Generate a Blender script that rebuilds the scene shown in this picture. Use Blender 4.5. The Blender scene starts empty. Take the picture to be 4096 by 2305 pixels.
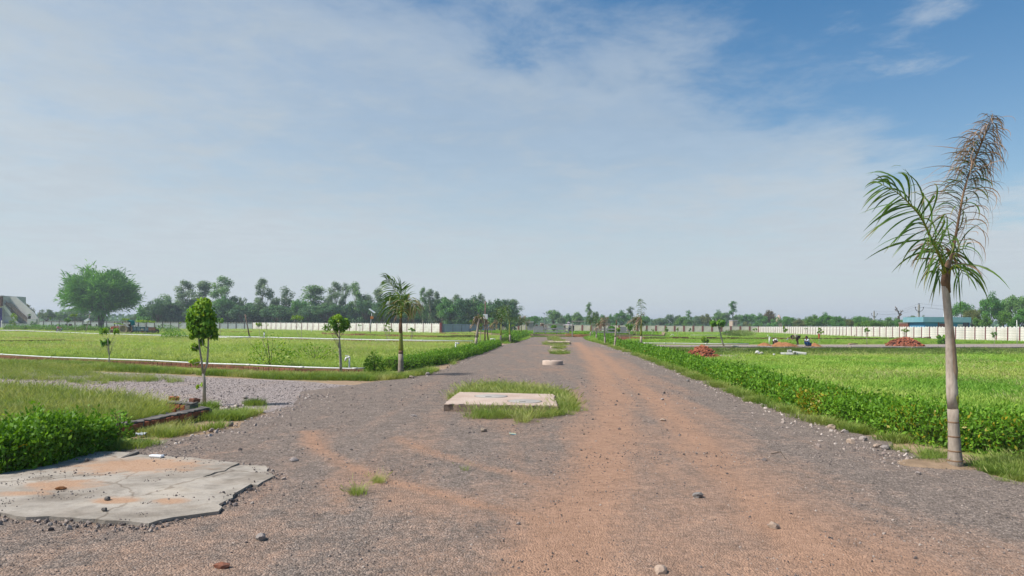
import bpy, bmesh, math, random
import numpy as np
from mathutils import Vector, Matrix
random.seed(7)
PI = math.pi
SC = bpy.context.scene
COL = SC.collection

# ------------------------------------------------------------------ camera
cam_d = bpy.data.cameras.new("camera")
cam_d.sensor_fit = 'HORIZONTAL'; cam_d.sensor_width = 36.0; cam_d.lens = 24.0
cam_d.shift_y = 0.0374
cam_d.clip_start = 0.1; cam_d.clip_end = 6000
cam = bpy.data.objects.new("camera", cam_d); COL.objects.link(cam)
cam.matrix_world = Matrix.Translation((0, 0, 1.65)) @ Matrix.Rotation(PI/2, 4, 'X') @ Matrix.Rotation(0.008, 4, 'Z')
SC.camera = cam

# ------------------------------------------------------------------ light
SUN_EL, SUN_AZ = math.radians(52), math.radians(-105)   # azimuth from +Y towards +X
sun_dir = Vector((math.cos(SUN_EL)*math.sin(SUN_AZ), math.cos(SUN_EL)*math.cos(SUN_AZ), math.sin(SUN_EL)))
sl = bpy.data.lights.new("sun", 'SUN'); sl.energy = 2.9; sl.angle = math.radians(7.0); sl.color = (1.0, 0.955, 0.885)
so = bpy.data.objects.new("sun", sl); COL.objects.link(so)
so.rotation_mode = 'QUATERNION'; so.rotation_quaternion = sun_dir.to_track_quat('Z', 'Y')

W = bpy.data.worlds.new("World"); SC.world = W; W.use_nodes = True
nt = W.node_tree; nt.nodes.clear()
def nd(t, **k):
    n = nt.nodes.new(t)
    for a, b in k.items(): setattr(n, a, b)
    return n
def mth(op, a, b=None, clamp=False):
    n = nd('ShaderNodeMath', operation=op); n.use_clamp = clamp
    for i, v in enumerate((a, b)):
        if v is None: continue
        if isinstance(v, (int, float)): n.inputs[i].default_value = v
        else: nt.links.new(v, n.inputs[i])
    return n.outputs[0]
def mixc(f, a, b):
    n = nd('ShaderNodeMix', data_type='RGBA')
    for s, v in ((n.inputs[0], f), (n.inputs[6], a), (n.inputs[7], b)):
        if isinstance(v, (int, float)): s.default_value = v
        elif isinstance(v, tuple): s.default_value = (*v, 1)
        else: nt.links.new(v, s)
    return n.outputs[2]
def smooth(v, lo, hi):
    n = nd('ShaderNodeMapRange', interpolation_type='SMOOTHSTEP')
    nt.links.new(v, n.inputs[0]); n.inputs[1].default_value = lo; n.inputs[2].default_value = hi
    return n.outputs[0]
sky = nd('ShaderNodeTexSky', sky_type='NISHITA'); sky.sun_disc = False
sky.sun_elevation = SUN_EL; sky.sun_rotation = SUN_AZ
sky.air_density = 1.0; sky.dust_density = 1.2; sky.ozone_density = 2.0
tc = nd('ShaderNodeTexCoord')
sx = nd('ShaderNodeSeparateXYZ'); nt.links.new(tc.outputs['Generated'], sx.inputs[0])
X, Y, Zc = sx.outputs
zz = mth('ADD', mth('MAXIMUM', Zc, 0.0), 0.05)
u = mth('DIVIDE', X, zz); v = mth('DIVIDE', Y, zz)           # a flat cloud sheet high above
cb = nd('ShaderNodeCombineXYZ'); nt.links.new(u, cb.inputs[0]); nt.links.new(v, cb.inputs[1])
def noise(scale, det, rough, off, warp=0.0):
    n = nd('ShaderNodeTexNoise'); mp = nd('ShaderNodeMapping'); mp.inputs[1].default_value = off
    nt.links.new(cb.outputs[0], mp.inputs[0]); nt.links.new(mp.outputs[0], n.inputs['Vector'])
    n.inputs['Scale'].default_value = scale; n.inputs['Detail'].default_value = det; n.inputs['Roughness'].default_value = rough
    n.inputs['Distortion'].default_value = warp
    return n.outputs['Fac']
n1 = noise(0.8, 7, 0.6, (3, 1, 0), 0.3); n2 = noise(2.6, 9, 0.66, (9, 4, 0), 0.25); n3 = noise(0.28, 4, 0.5, (5, 8, 0))
# edge of the cloud sheet runs from upper left to lower right
side = mth('SUBTRACT', mth('SUBTRACT', v, mth('MULTIPLY', u, 0.74)), 1.62)
side = mth('ADD', side, mth('MULTIPLY', mth('SUBTRACT', n1, 0.5), 2.2))
side = mth('ADD', side, mth('MULTIPLY', mth('SUBTRACT', n2, 0.5), 1.7))
cover = smooth(side, -0.15, 0.75)
wisp = mth('MULTIPLY', smooth(mth('ADD', mth('MULTIPLY', n1, 0.5), mth('MULTIPLY', n2, 0.5)), 0.53, 0.66), 0.45)
thin = mth('SUBTRACT', 1.0, mth('MULTIPLY', smooth(mth('ADD', mth('MULTIPLY', n2, 0.45), mth('MULTIPLY', n3, 0.55)), 0.40, 0.62), 0.50))
cover = mth('MULTIPLY', mth('MULTIPLY', cover, 0.93), thin)
cover = mth('MAXIMUM', cover, wisp)
n4 = noise(5.5, 8, 0.62, (2, 7, 0), 0.4)
bright = smooth(mth('ADD', mth('MULTIPLY', n2, 0.75), mth('MULTIPLY', n4, 0.25)), 0.38, 0.66)
skyc = nd('ShaderNodeHueSaturation'); skyc.inputs['Saturation'].default_value = 1.40; skyc.inputs['Value'].default_value = 0.64
nt.links.new(sky.outputs[0], skyc.inputs['Color'])
cloudc = mixc(bright, (2.50, 2.86, 3.18), (3.05, 3.36, 3.60))
tintn = nd('ShaderNodeMix', data_type='RGBA', blend_type='MULTIPLY'); tintn.inputs[0].default_value = 1.0; tintn.inputs[7].default_value = (0.94, 1.07, 1.0, 1)
nt.links.new(skyc.outputs[0], tintn.inputs[6])
c = mixc(cover, tintn.outputs[2], cloudc)
hz = mth('POWER', mth('SUBTRACT', 1.0, mth('MULTIPLY', mth('MAXIMUM', Zc, 0.0), 1.0), True), 5.5)
c = mixc(mth('MULTIPLY', hz, 0.95, True), c, (3.20, 3.48, 3.68))
bg = nd('ShaderNodeBackground'); bg.inputs[1].default_value = 0.10
nt.links.new(c, bg.inputs[0])
ow = nd('ShaderNodeOutputWorld'); nt.links.new(bg.outputs[0], ow.inputs[0])

SC.view_settings.view_transform = 'Standard'; SC.view_settings.look = 'None'
SC.view_settings.exposure = 1.0; SC.view_settings.gamma = 1.0; SC.view_settings.use_curve_mapping = False
SC.cycles.use_denoising = True
SC.cycles.max_bounces = 6; SC.cycles.diffuse_bounces = 3; SC.cycles.transparent_max_bounces = 8
SC.cycles.volume_bounces = 0
SC.cycles.use_adaptive_sampling = True

# ------------------------------------------------------------------ mesh helpers
def vnoise(x, y, sc, seed=0):
    x = np.asarray(x, float)/sc; y = np.asarray(y, float)/sc
    xi = np.floor(x).astype(np.int64); yi = np.floor(y).astype(np.int64)
    fx = x-xi; fy = y-yi; fx = fx*fx*(3-2*fx); fy = fy*fy*(3-2*fy)
    def h(a, b):
        n = (a*374761393+b*668265263+seed*1442695041) & 0xffffffff
        n = ((n ^ (n >> 13))*1274126177) & 0xffffffff
        return ((n ^ (n >> 16)) & 0xffff)/65535.0
    return (h(xi, yi)*(1-fx)+h(xi+1, yi)*fx)*(1-fy)+(h(xi, yi+1)*(1-fx)+h(xi+1, yi+1)*fx)*fy
def fbm(x, y, sc, seed=0, o=4):
    t = 0; a = .5
    for i in range(o): t = t+a*vnoise(x, y, sc/2**i, seed+i*17); a *= .5
    return t/(1-.5**o)
def np_mesh(name, V_, F_, mat=None, smooth=False, attrs=None):
    V_ = np.ascontiguousarray(V_, np.float32); F_ = np.ascontiguousarray(F_, np.int32)
    me = bpy.data.meshes.new(name)
    me.vertices.add(len(V_)); me.vertices.foreach_set('co', V_.ravel())
    k = F_.shape[1]
    me.loops.add(F_.size); me.loops.foreach_set('vertex_index', F_.ravel())
    me.polygons.add(len(F_)); me.polygons.foreach_set('loop_start', np.arange(0, F_.size, k, dtype=np.int32))
    me.update(calc_edges=True)
    if attrs:
        for a, val in attrs.items():
            at = me.attributes.new(a, 'FLOAT', 'POINT'); at.data.foreach_set('value', np.ascontiguousarray(val, np.float32))
    if mat: me.materials.append(mat)
    if smooth: me.polygons.foreach_set('use_smooth', np.ones(len(F_), bool))
    return me
def link(name, data, parent=None, loc=None, rz=None):
    o = bpy.data.objects.new(name, data); COL.objects.link(o)
    if parent: o.parent = parent
    if loc is not None: o.location = loc
    if rz is not None: o.rotation_euler = (0, 0, rz)
    return o
def tag(o, label=None, cat=None, group=None, kind=None):
    if label: o['label'] = label
    if cat: o['category'] = cat
    if group: o['group'] = group
    if kind: o['kind'] = kind
    return o
def thing(name, label, cat, loc=(0, 0, 0), rz=0, group=None):
    o = link(name, None, None, loc, rz); o.empty_display_size = .2
    return tag(o, label, cat, group, 'thing')
class MB:
    def __init__(s): s.v = []; s.f = []; s.sm = []
    def add(s, vs, fs, sm=False):
        b = len(s.v); s.v += [tuple(map(float, p)) for p in vs]; s.f += [tuple(i+b for i in f) for f in fs]; s.sm += [sm]*len(fs); return s
    def box(s, c, d, rz=0, rx=0, ry=0):
        M = Matrix.Translation(c) @ Matrix.Rotation(rz, 4, 'Z') @ Matrix.Rotation(ry, 4, 'Y') @ Matrix.Rotation(rx, 4, 'X')
        x, y, z = d[0]/2, d[1]/2, d[2]/2
        P = [M @ Vector(p) for p in ((-x,-y,-z),(x,-y,-z),(x,y,-z),(-x,y,-z),(-x,-y,z),(x,-y,z),(x,y,z),(-x,y,z))]
        return s.add(P, [(0,3,2,1),(4,5,6,7),(0,1,5,4),(1,2,6,5),(2,3,7,6),(3,0,4,7)])
    def tube(s, pts, r, n=8, cap=True):
        pts = [Vector(p) for p in pts]; m = len(pts)
        if not hasattr(r, '__len__'): r = [r]*m
        vs = []; up = None
        for i, p in enumerate(pts):
            t = (pts[min(i+1, m-1)]-pts[max(i-1, 0)]).normalized()
            if up is None or abs(up.dot(t)) > .99:
                up = Vector((1, 0, 0)) if abs(t.x) < .8 else Vector((0, 1, 0))
            a = (up-t*up.dot(t)).normalized(); up = a; b = t.cross(a)
            for k in range(n):
                q = 2*PI*k/n; vs.append(p+(a*math.cos(q)+b*math.sin(q))*r[i])
        fs = [(i*n+k, i*n+(k+1) % n, (i+1)*n+(k+1) % n, (i+1)*n+k) for i in range(m-1) for k in range(n)]
        s.add(vs, fs, True)
        if cap:
            bse = len(s.v)-m*n
            s.f += [tuple(bse+k for k in reversed(range(n))), tuple(bse+(m-1)*n+k for k in range(n))]; s.sm += [False, False]
        return s
    def bar(s, a, b, w, h=None):
        a = Vector(a); b = Vector(b); d = b-a; L = d.length; h = h or w
        q = d.to_track_quat('X', 'Z').to_matrix().to_4x4(); M = Matrix.Translation((a+b)/2) @ q
        P = [M @ Vector(p) for p in ((-L/2,-w/2,-h/2),(L/2,-w/2,-h/2),(L/2,w/2,-h/2),(-L/2,w/2,-h/2),(-L/2,-w/2,h/2),(L/2,-w/2,h/2),(L/2,w/2,h/2),(-L/2,w/2,h/2))]
        return s.add(P, [(0,3,2,1),(4,5,6,7),(0,1,5,4),(1,2,6,5),(2,3,7,6),(3,0,4,7)])
    def lathe(s, prof, n=20, c=(0, 0, 0), axis='Z', cap=True):
        vs = []
        for r_, z_ in prof:
            for k in range(n):
                q = 2*PI*k/n; p = (r_*math.cos(q), r_*math.sin(q), z_)
                if axis == 'Y': p = (p[0], p[2], p[1])
                if axis == 'X': p = (p[2], p[0], p[1])
                vs.append((p[0]+c[0], p[1]+c[1], p[2]+c[2]))
        m = len(prof)
        fs = [(i*n+k, i*n+(k+1) % n, (i+1)*n+(k+1) % n, (i+1)*n+k) for i in range(m-1) for k in range(n)]
        s.add(vs, fs, True)
        if cap:
            b = len(s.v)-m*n
            s.f += [tuple(b+k for k in reversed(range(n))), tuple(b+(m-1)*n+k for k in range(n))]; s.sm += [False, False]
        return s
    def prism(s, poly, z0, z1):
        n = len(poly)
        z0s = z0 if hasattr(z0, '__len__') else [z0]*n; z1s = z1 if hasattr(z1, '__len__') else [z1]*n
        vs = [(p[0], p[1], z0s[i]) for i, p in enumerate(poly)]+[(p[0], p[1], z1s[i]) for i, p in enumerate(poly)]
        return s.add(vs, [tuple(reversed(range(n))), tuple(range(n, 2*n))]+[(i, (i+1) % n, n+(i+1) % n, n+i) for i in range(n)])
    def xprism(s, poly, y0, y1):     # polygon in x,z extruded along y
        n = len(poly)
        vs = [(p[0], y0, p[1]) for p in poly]+[(p[0], y1, p[1]) for p in poly]
        return s.add(vs, [tuple(range(n)), tuple(reversed(range(n, 2*n)))]+[(i, n+i, n+(i+1) % n, (i+1) % n) for i in range(n)])
    def mesh(s, name, mat=None, fix=True, bevel=0):
        me = bpy.data.meshes.new(name); me.from_pydata(s.v, [], s.f)
        me.polygons.foreach_set('use_smooth', s.sm)
        if fix or bevel:
            bm = bmesh.new(); bm.from_mesh(me); bmesh.ops.recalc_face_normals(bm, faces=bm.faces[:])
            if bevel: bmesh.ops.bevel(bm, geom=[e for e in bm.edges if e.calc_face_angle(0) > .6], offset=bevel, segments=1, affect='EDGES')
            bm.to_mesh(me); bm.free()
        if mat: me.materials.append(mat)
        return me
    def obj(s, name, mat, parent=None, loc=None, rz=None, bevel=0):
        return link(name, s.mesh(name, mat, bevel=bevel), parent, loc, rz)
def roughen(me, amp, seed=0, sc=.1):
    rs = np.random.default_rng(seed); n = len(me.vertices); co = np.empty(n*3, np.float32); me.vertices.foreach_get('co', co)
    me.vertices.foreach_set('co', co+rs.normal(0, amp, n*3).astype(np.float32)); me.update()
def unit(a): return a/np.maximum(np.linalg.norm(a, axis=-1, keepdims=True), 1e-9)
def leaves(C, D, N, L, Wd, fold=.15):
    """diamond shaped leaves: centres, axis directions, rough normals, lengths, widths -> verts, quads"""
    n = len(C); L = np.broadcast_to(np.asarray(L, float), (n,))[:, None]; Wd = np.broadcast_to(np.asarray(Wd, float), (n,))[:, None]
    D = unit(D); S = unit(np.cross(D, N)); Nn = np.cross(S, D)
    a = C-D*L*.5; b = C+S*Wd*.5+Nn*Wd*fold-D*L*.04; t = C+D*L*.5-Nn*L*.10; e = C-S*Wd*.5+Nn*Wd*fold-D*L*.04
    return np.stack([a, b, t, e], 1).reshape(-1, 3), np.arange(4*n).reshape(n, 4)
def inpoly(P, poly):
    x, y = P[:, 0], P[:, 1]; c = np.zeros(len(P), bool); n = len(poly)
    for i in range(n):
        x0, y0 = poly[i]; x1, y1 = poly[(i+1) % n]
        if y0 == y1: continue
        c ^= ((y0 > y) != (y1 > y)) & (x < (x1-x0)*(y-y0)/(y1-y0)+x0)
    return c
def pdist(x, y, line):
    best = np.full(np.shape(x), 1e9)
    for (x0, y0), (x1, y1) in zip(line[:-1], line[1:]):
        dx, dy = x1-x0, y1-y0; L2 = dx*dx+dy*dy+1e-9
        t = np.clip(((x-x0)*dx+(y-y0)*dy)/L2, 0, 1); best = np.minimum(best, np.hypot(x-x0-t*dx, y-y0-t*dy))
    return best

# ------------------------------------------------------------------ materials
def newmat(name):
    m = bpy.data.materials.new(name); m.use_nodes = True; m.node_tree.nodes.clear(); return m, m.node_tree
def _l(t, a, b): t.links.new(a, b)
def ramp(t, fac, stops):
    n = t.nodes.new('ShaderNodeValToRGB'); el = n.color_ramp.elements
    while len(el) < len(stops): el.new(.5)
    for e, (p, c_) in zip(el, stops): e.position = p; e.color = (*c_, 1)
    _l(t, fac, n.inputs[0]); return n.outputs[0]
def tnoise(t, scale, det=4, coord='Object', rough=.55, off=(0, 0, 0), sc=(1, 1, 1)):
    c_ = t.nodes.new('ShaderNodeTexCoord'); mp = t.nodes.new('ShaderNodeMapping'); mp.inputs[1].default_value = off; mp.inputs[3].default_value = sc
    n = t.nodes.new('ShaderNodeTexNoise'); n.inputs['Scale'].default_value = scale; n.inputs['Detail'].default_value = det; n.inputs['Roughness'].default_value = rough
    _l(t, c_.outputs[coord], mp.inputs[0]); _l(t, mp.outputs[0], n.inputs['Vector']); return n.outputs['Fac']
def tmix(t, f, a, b, mode='MIX'):
    n = t.nodes.new('ShaderNodeMix'); n.data_type = 'RGBA'; n.blend_type = mode
    for s, v_ in ((n.inputs[0], f), (n.inputs[6], a), (n.inputs[7], b)):
        if isinstance(v_, (int, float)): s.default_value = v_
        elif isinstance(v_, tuple): s.default_value = (*v_, 1)
        else: _l(t, v_, s)
    return n.outputs[2]
def tmath(t, op, a, b=0., clamp=False):
    n = t.nodes.new('ShaderNodeMath'); n.operation = op; n.use_clamp = clamp
    for i, v_ in enumerate((a, b)):
        if isinstance(v_, (int, float)): n.inputs[i].default_value = v_
        else: _l(t, v_, n.inputs[i])
    return n.outputs[0]
def tattr(t, name):
    n = t.nodes.new('ShaderNodeAttribute'); n.attribute_name = name; return n.outputs['Fac']
def finish(m, t, col, rough=.8, spec=.3, metal=0., bump=None, bstr=.3, bdist=.02):
    p = t.nodes.new('ShaderNodeBsdfPrincipled')
    if isinstance(col, tuple): p.inputs['Base Color'].default_value = (*col, 1)
    else: _l(t, col, p.inputs['Base Color'])
    if isinstance(rough, float): p.inputs['Roughness'].default_value = rough
    else: _l(t, rough, p.inputs['Roughness'])
    p.inputs['Specular IOR Level'].default_value = spec; p.inputs['Metallic'].default_value = metal
    if bump is not None:
        b = t.nodes.new('ShaderNodeBump'); b.inputs['Strength'].default_value = bstr; b.inputs['Distance'].default_value = bdist
        _l(t, bump, b.inputs['Height']); _l(t, b.outputs[0], p.inputs['Normal'])
    o = t.nodes.new('ShaderNodeOutputMaterial'); _l(t, p.outputs[0], o.inputs[0]); return m
def mat(name, c1, c2=None, scale=3., rough=.8, spec=.3, metal=0., bump=.25, bdist=.01, fine=None, coord='Object', var=0.):
    """two colours mottled by noise, with a fine grain on top"""
    m, t = newmat(name); c2 = c2 or tuple(x*.75 for x in c1)
    f = tnoise(t, scale, 5, coord); col = ramp(t, f, [(.35, c1), (.65, c2)])
    g = tnoise(t, fine or scale*9, 3, coord)
    col = tmix(t, .5, col, ramp(t, g, [(.3, (.62,)*3), (.7, (1.0,)*3)]), 'MULTIPLY') if bump else col
    if var:
        oi = t.nodes.new('ShaderNodeObjectInfo')
        r_ = ramp(t, oi.outputs['Random'], [(0, (1-var,)*3), (1, (1+var, 1+var*.6, 1+var*.5))])
        col = tmix(t, 1., col, r_, 'MULTIPLY')
    return finish(m, t, col, rough, spec, metal, g, bump, bdist)
def leafmat(name, c1, c2, c3=None, trans=.35, rough=.45, spec=.35):
    m, t = newmat(name)
    st = [(0., c1), (.6, c2)]+([(1., c3)] if c3 else [])
    col = ramp(t, tattr(t, 'tint'), st)
    p = t.nodes.new('ShaderNodeBsdfPrincipled'); _l(t, col, p.inputs['Base Color'])
    p.inputs['Roughness'].default_value = rough; p.inputs['Specular IOR Level'].default_value = spec
    tr = t.nodes.new('ShaderNodeBsdfTranslucent')
    _l(t, tmix(t, 1., col, (1.25, 1.2, .55), 'MULTIPLY'), tr.inputs[0])
    mx = t.nodes.new('ShaderNodeMixShader'); mx.inputs[0].default_value = trans
    _l(t, p.outputs[0], mx.inputs[1]); _l(t, tr.outputs[0], mx.inputs[2])
    o = t.nodes.new('ShaderNodeOutputMaterial'); _l(t, mx.outputs[0], o.inputs[0]); return m
def grassmat(name, c1, c2, c3, scale=.12):
    """blade colour from its tint attribute, the clump's own random value and a broad drift over the field"""
    m, t = newmat(name)
    oi = t.nodes.new('ShaderNodeObjectInfo')
    nz = t.nodes.new('ShaderNodeTexNoise'); nz.inputs['Scale'].default_value = scale; nz.inputs['Detail'].default_value = 4
    _l(t, oi.outputs['Location'], nz.inputs['Vector'])
    f = tmath(t, 'ADD', tmath(t, 'MULTIPLY', oi.outputs['Random'], .45), tmath(t, 'MULTIPLY', tattr(t, 'tint'), .55))
    f = tmath(t, 'ADD', tmath(t, 'MULTIPLY', f, .55), tmath(t, 'SUBTRACT', tmath(t, 'MULTIPLY', nz.outputs['Fac'], 1.9), .70), True)
    col = ramp(t, f, [(.05, c1), (.45, c2), (.95, c3)])
    p = t.nodes.new('ShaderNodeBsdfPrincipled'); _l(t, col, p.inputs['Base Color']); p.inputs['Roughness'].default_value = .6; p.inputs['Specular IOR Level'].default_value = .2
    tr = t.nodes.new('ShaderNodeBsdfTranslucent'); _l(t, tmix(t, 1., col, (1.15, 1.15, .6), 'MULTIPLY'), tr.inputs[0])
    mx = t.nodes.new('ShaderNodeMixShader'); mx.inputs[0].default_value = .35
    _l(t, p.outputs[0], mx.inputs[1]); _l(t, tr.outputs[0], mx.inputs[2])
    o = t.nodes.new('ShaderNodeOutputMaterial'); _l(t, mx.outputs[0], o.inputs[0]); return m

M = {}
M['pvc'] = mat('white_pvc', (.78, .78, .75), (.66, .66, .62), 2., .45, .4, bump=.05)
M['pvc_old'] = mat('cream_pvc', (.70, .68, .56), (.60, .58, .48), 2., .45, .4, bump=.05)
M['brick'] = mat('red_brick', (.36, .13, .07), (.27, .09, .05), 4., .9, .15, bump=.5, fine=40, var=.28)
M['brick_old'] = mat('weathered_brick', (.30, .13, .08), (.20, .10, .07), 5., .9, .15, bump=.5, fine=40, var=.3)
M['mortar'] = mat('grey_mortar', (.20, .18, .16), (.11, .10, .095), 4., .95, .1, bump=.6, fine=30)
M['brick_line'] = mat('brick_retaining', (.26, .10, .06), (.15, .07, .05), 2., .95, .1, bump=.5, fine=12)
M['concrete'] = mat('pale_concrete', (.46, .42, .37), (.36, .33, .30), 2.5, .9, .2, bump=.35, fine=45)
M['conc_warm'] = mat('dusty_pink_concrete', (.56, .44, .36), (.46, .34, .27), 2., .92, .15, bump=.35, fine=50)
M['conc_edge'] = mat('rough_aggregate', (.36, .26, .19), (.24, .17, .13), 12., .95, .1, bump=.8, fine=60, bdist=.02)
M['stone'] = mat('road_stone', (.34, .31, .28), (.24, .22, .21), 8., .9, .2, bump=.4, fine=60, var=.3)
M['stone_tan'] = mat('tan_stone', (.44, .35, .27), (.36, .28, .22), 8., .9, .2, bump=.4, fine=60, var=.25)
M['earth'] = mat('dug_red_earth', (.36, .17, .075), (.27, .115, .05), 3., .95, .1, bump=.7, fine=25, bdist=.03)
M['bark'] = mat('bark', (.16, .12, .09), (.09, .07, .055), 6., .9, .15, bump=.5, fine=30)
M['bark_pale'] = mat('pale_bark', (.46, .40, .33), (.32, .27, .21), 5., .9, .15, bump=.4, fine=30)
def streakmat(name, a, b, c3, ring=0.):
    m, t = newmat(name); f1 = tnoise(t, 9., 6, rough=.7, sc=(1, 1, .10)); f2 = tnoise(t, 2.2, 5, rough=.6); f3 = tnoise(t, 38., 4, rough=.6, sc=(1, 1, .35))
    col = ramp(t, f1, [(.34, a), (.52, b), (.68, c3)]); col = tmix(t, .55, col, ramp(t, f2, [(.35, (.62, .58, .55)), (.62, (1.12, 1.1, 1.08))]), 'MULTIPLY')
    col = tmix(t, .4, col, ramp(t, f3, [(.35, (.6,)*3), (.6, (1.1,)*3)]), 'MULTIPLY')
    return finish(m, t, col, .88, .15, bump=tmath(t, 'ADD', f1, tmath(t, 'MULTIPLY', f3, .5)), bstr=.5, bdist=.012)
M['palm_trunk'] = streakmat('palm_trunk_grey', (.40, .34, .28), (.33, .275, .225), (.21, .165, .13))
M['palm_peel'] = streakmat('palm_peeling_brown', (.36, .27, .20), (.27, .19, .135), (.16, .105, .075))
M['palm_sheath'] = streakmat('palm_sheath_pale', (.56, .49, .42), (.44, .37, .31), (.27, .20, .155))
M['palm_green'] = mat('palm_crownshaft_green', (.30, .29, .03), (.20, .23, .03), 3., .55, .35, bump=.12)
M['palm_brown'] = mat('palm_dead_sheath', (.27, .17, .10), (.17, .10, .065), 5., .9, .15, bump=.4)
M['wood'] = mat('weathered_wood', (.25, .17, .13), (.15, .10, .08), 5., .9, .2, bump=.4)
M['wood_new'] = mat('tan_wood', (.46, .34, .18), (.36, .25, .13), 5., .8, .2, bump=.3)
M['steel'] = mat('galvanised_steel', (.36, .37, .38), (.28, .29, .30), 4., .5, .5, .5, bump=.1)
M['dark_metal'] = mat('dark_painted_metal', (.045, .045, .05), (.03, .03, .033), 4., .5, .4, bump=.1)
M['rubber'] = mat('tyre_rubber', (.035, .033, .03), (.055, .048, .04), 5., .9, .2, bump=.3)
M['mud_tyre'] = mat('muddy_tyre', (.33, .27, .18), (.20, .16, .11), 4., .95, .1, bump=.5)
M['wall_white'] = mat('whitewashed_panel', (.82, .79, .74), (.62, .58, .52), .9, .9, .2, bump=.12, fine=14, var=.05)
M['wall_shaded'] = mat('shaded_white_panel', (.58, .61, .62), (.47, .50, .51), .9, .9, .2, bump=.12, fine=14, var=.05)  # white panels greyed: the shade on this stretch is in the colour
M['wall_cream'] = mat('cream_plaster', (.80, .73, .60), (.62, .55, .44), .7, .9, .2, bump=.12, fine=14, var=.05)
M['maroon'] = mat('maroon_paint', (.19, .045, .045), (.14, .035, .04), 3., .8, .25, bump=.15)
M['maroon_dark'] = mat('dark_maroon_paint', (.085, .045, .05), (.06, .033, .04), 3., .8, .25, bump=.15)
M['brick_red_paint'] = mat('brick_red_paint', (.30, .11, .085), (.24, .085, .065), 3., .85, .2, bump=.15)
M['tin'] = mat('blue_grey_tin', (.44, .50, .57), (.36, .42, .49), 1.2, .55, .4, .0, bump=.1, var=.1)
M['white_paint'] = mat('white_wall_paint', (.74, .71, .66), (.64, .62, .58), .8, .85, .25, bump=.1)
M['grey_paint'] = mat('pale_grey_paint', (.50, .51, .50), (.44, .45, .44), .8, .85, .25, bump=.1)
M['fence_grey'] = mat('pale_grey_rail', (.40, .38, .38), (.31, .30, .30), 2., .85, .2, bump=.2)
M['gate_stone'] = mat('grey_beige_post', (.40, .36, .30), (.32, .29, .25), 2., .85, .2, bump=.2)
M['step_stone'] = mat('ochre_step_stone', (.52, .27, .11), (.42, .20, .09), 2., .85, .2, bump=.2)
M['roof_pink'] = mat('grey_pink_roof', (.37, .33, .34), (.30, .27, .28), 2., .8, .25, bump=.2)
M['blue_wall'] = mat('sky_blue_wall', (.055, .26, .45), (.09, .31, .48), .7, .85, .25, bump=.2, fine=10)
M['blue_pale'] = mat('faded_blue_parapet', (.16, .36, .43), (.24, .42, .46), .5, .85, .25, bump=.2, fine=10)
M['blue_door'] = mat('deep_blue_paint', (.05, .04, .22), (.035, .03, .16), 2., .6, .3, bump=.1)
M['glass'] = mat('dark_window', (.03, .035, .045), (.04, .05, .06), 2., .12, .5, bump=.0)
M['tank'] = mat('white_tank_plastic', (.76, .77, .78), (.70, .71, .72), 2., .5, .4, bump=.05)
M['orange'] = mat('orange_paint', (.55, .17, .015), (.48, .14, .012), 3., .4, .5, bump=.08)
M['red_hood'] = mat('faded_red_paint', (.48, .075, .035), (.40, .06, .03), 3., .4, .5, bump=.08)
M['teal'] = mat('teal_cloth', (.02, .30, .26), (.015, .22, .20), 5., .9, .1, bump=.3)
M['trolley_blue'] = mat('steel_blue_paint', (.04, .10, .15), (.06, .13, .17), 3., .6, .35, bump=.2)
M['trolley_pale'] = mat('scraped_pale_panel', (.28, .34, .38), (.17, .24, .29), 5., .6, .35, bump=.2)
M['rust'] = mat('rusty_sheet', (.28, .14, .09), (.20, .10, .07), 4., .9, .2, bump=.3)
M['skin'] = mat('brown_skin', (.14, .07, .04), (.11, .055, .032), 8., .6, .3, bump=.05)
M['hair'] = mat('black_hair', (.012, .010, .009), (.02, .017, .015), 20., .6, .3, bump=.3)
M['olive_shirt'] = mat('olive_shirt', (.42, .42, .29), (.36, .36, .24), 8., .95, .1, bump=.2)
M['dark_shorts'] = mat('dark_olive_shorts', (.06, .055, .035), (.05, .045, .03), 8., .95, .1, bump=.2)
M['pale_shirt'] = mat('pale_blue_shirt', (.55, .60, .68), (.48, .53, .62), 8., .95, .1, bump=.2)
M['denim'] = mat('blue_denim', (.03, .09, .22), (.025, .07, .17), 8., .95, .1, bump=.2)
M['white_cloth'] = mat('white_cloth', (.68, .67, .64), (.56, .55, .53), 8., .95, .1, bump=.2)
M['dark_cloth'] = mat('dark_cloth', (.04, .042, .05), (.03, .03, .036), 8., .95, .1, bump=.2)
M['brown_plastic'] = mat('dark_brown_plastic', (.07, .03, .025), (.05, .022, .02), 4., .5, .4, bump=.05)
M['bike_red'] = mat('red_bike_paint', (.30, .02, .03), (.24, .015, .025), 3., .3, .5, bump=.0)
M['chrome'] = mat('dull_chrome', (.5, .5, .5), (.4, .4, .4), 3., .25, .5, .9, bump=.0)
M['amber'] = mat('amber_lens', (.65, .30, .01), (.55, .25, .01), 3., .3, .5, bump=.0)
M['pink_temple'] = mat('pale_pink_plaster', (.62, .44, .36), (.54, .38, .31), 3., .85, .2, bump=.2)
M['pipe_conc'] = mat('white_cement_pipe', (.60, .58, .54), (.48, .46, .43), 3., .9, .2, bump=.25, fine=30)
M['plastic_clear'] = mat('crumpled_plastic', (.55, .58, .60), (.42, .46, .50), 12., .25, .5, bump=.3)
M['wrapper'] = mat('green_yellow_wrapper', (.55, .55, .08), (.12, .42, .10), 14., .4, .4, bump=.2)
M['wrapper_blue'] = mat('blue_yellow_wrapper', (.60, .50, .15), (.15, .35, .50), 14., .4, .4, bump=.1)
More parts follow.
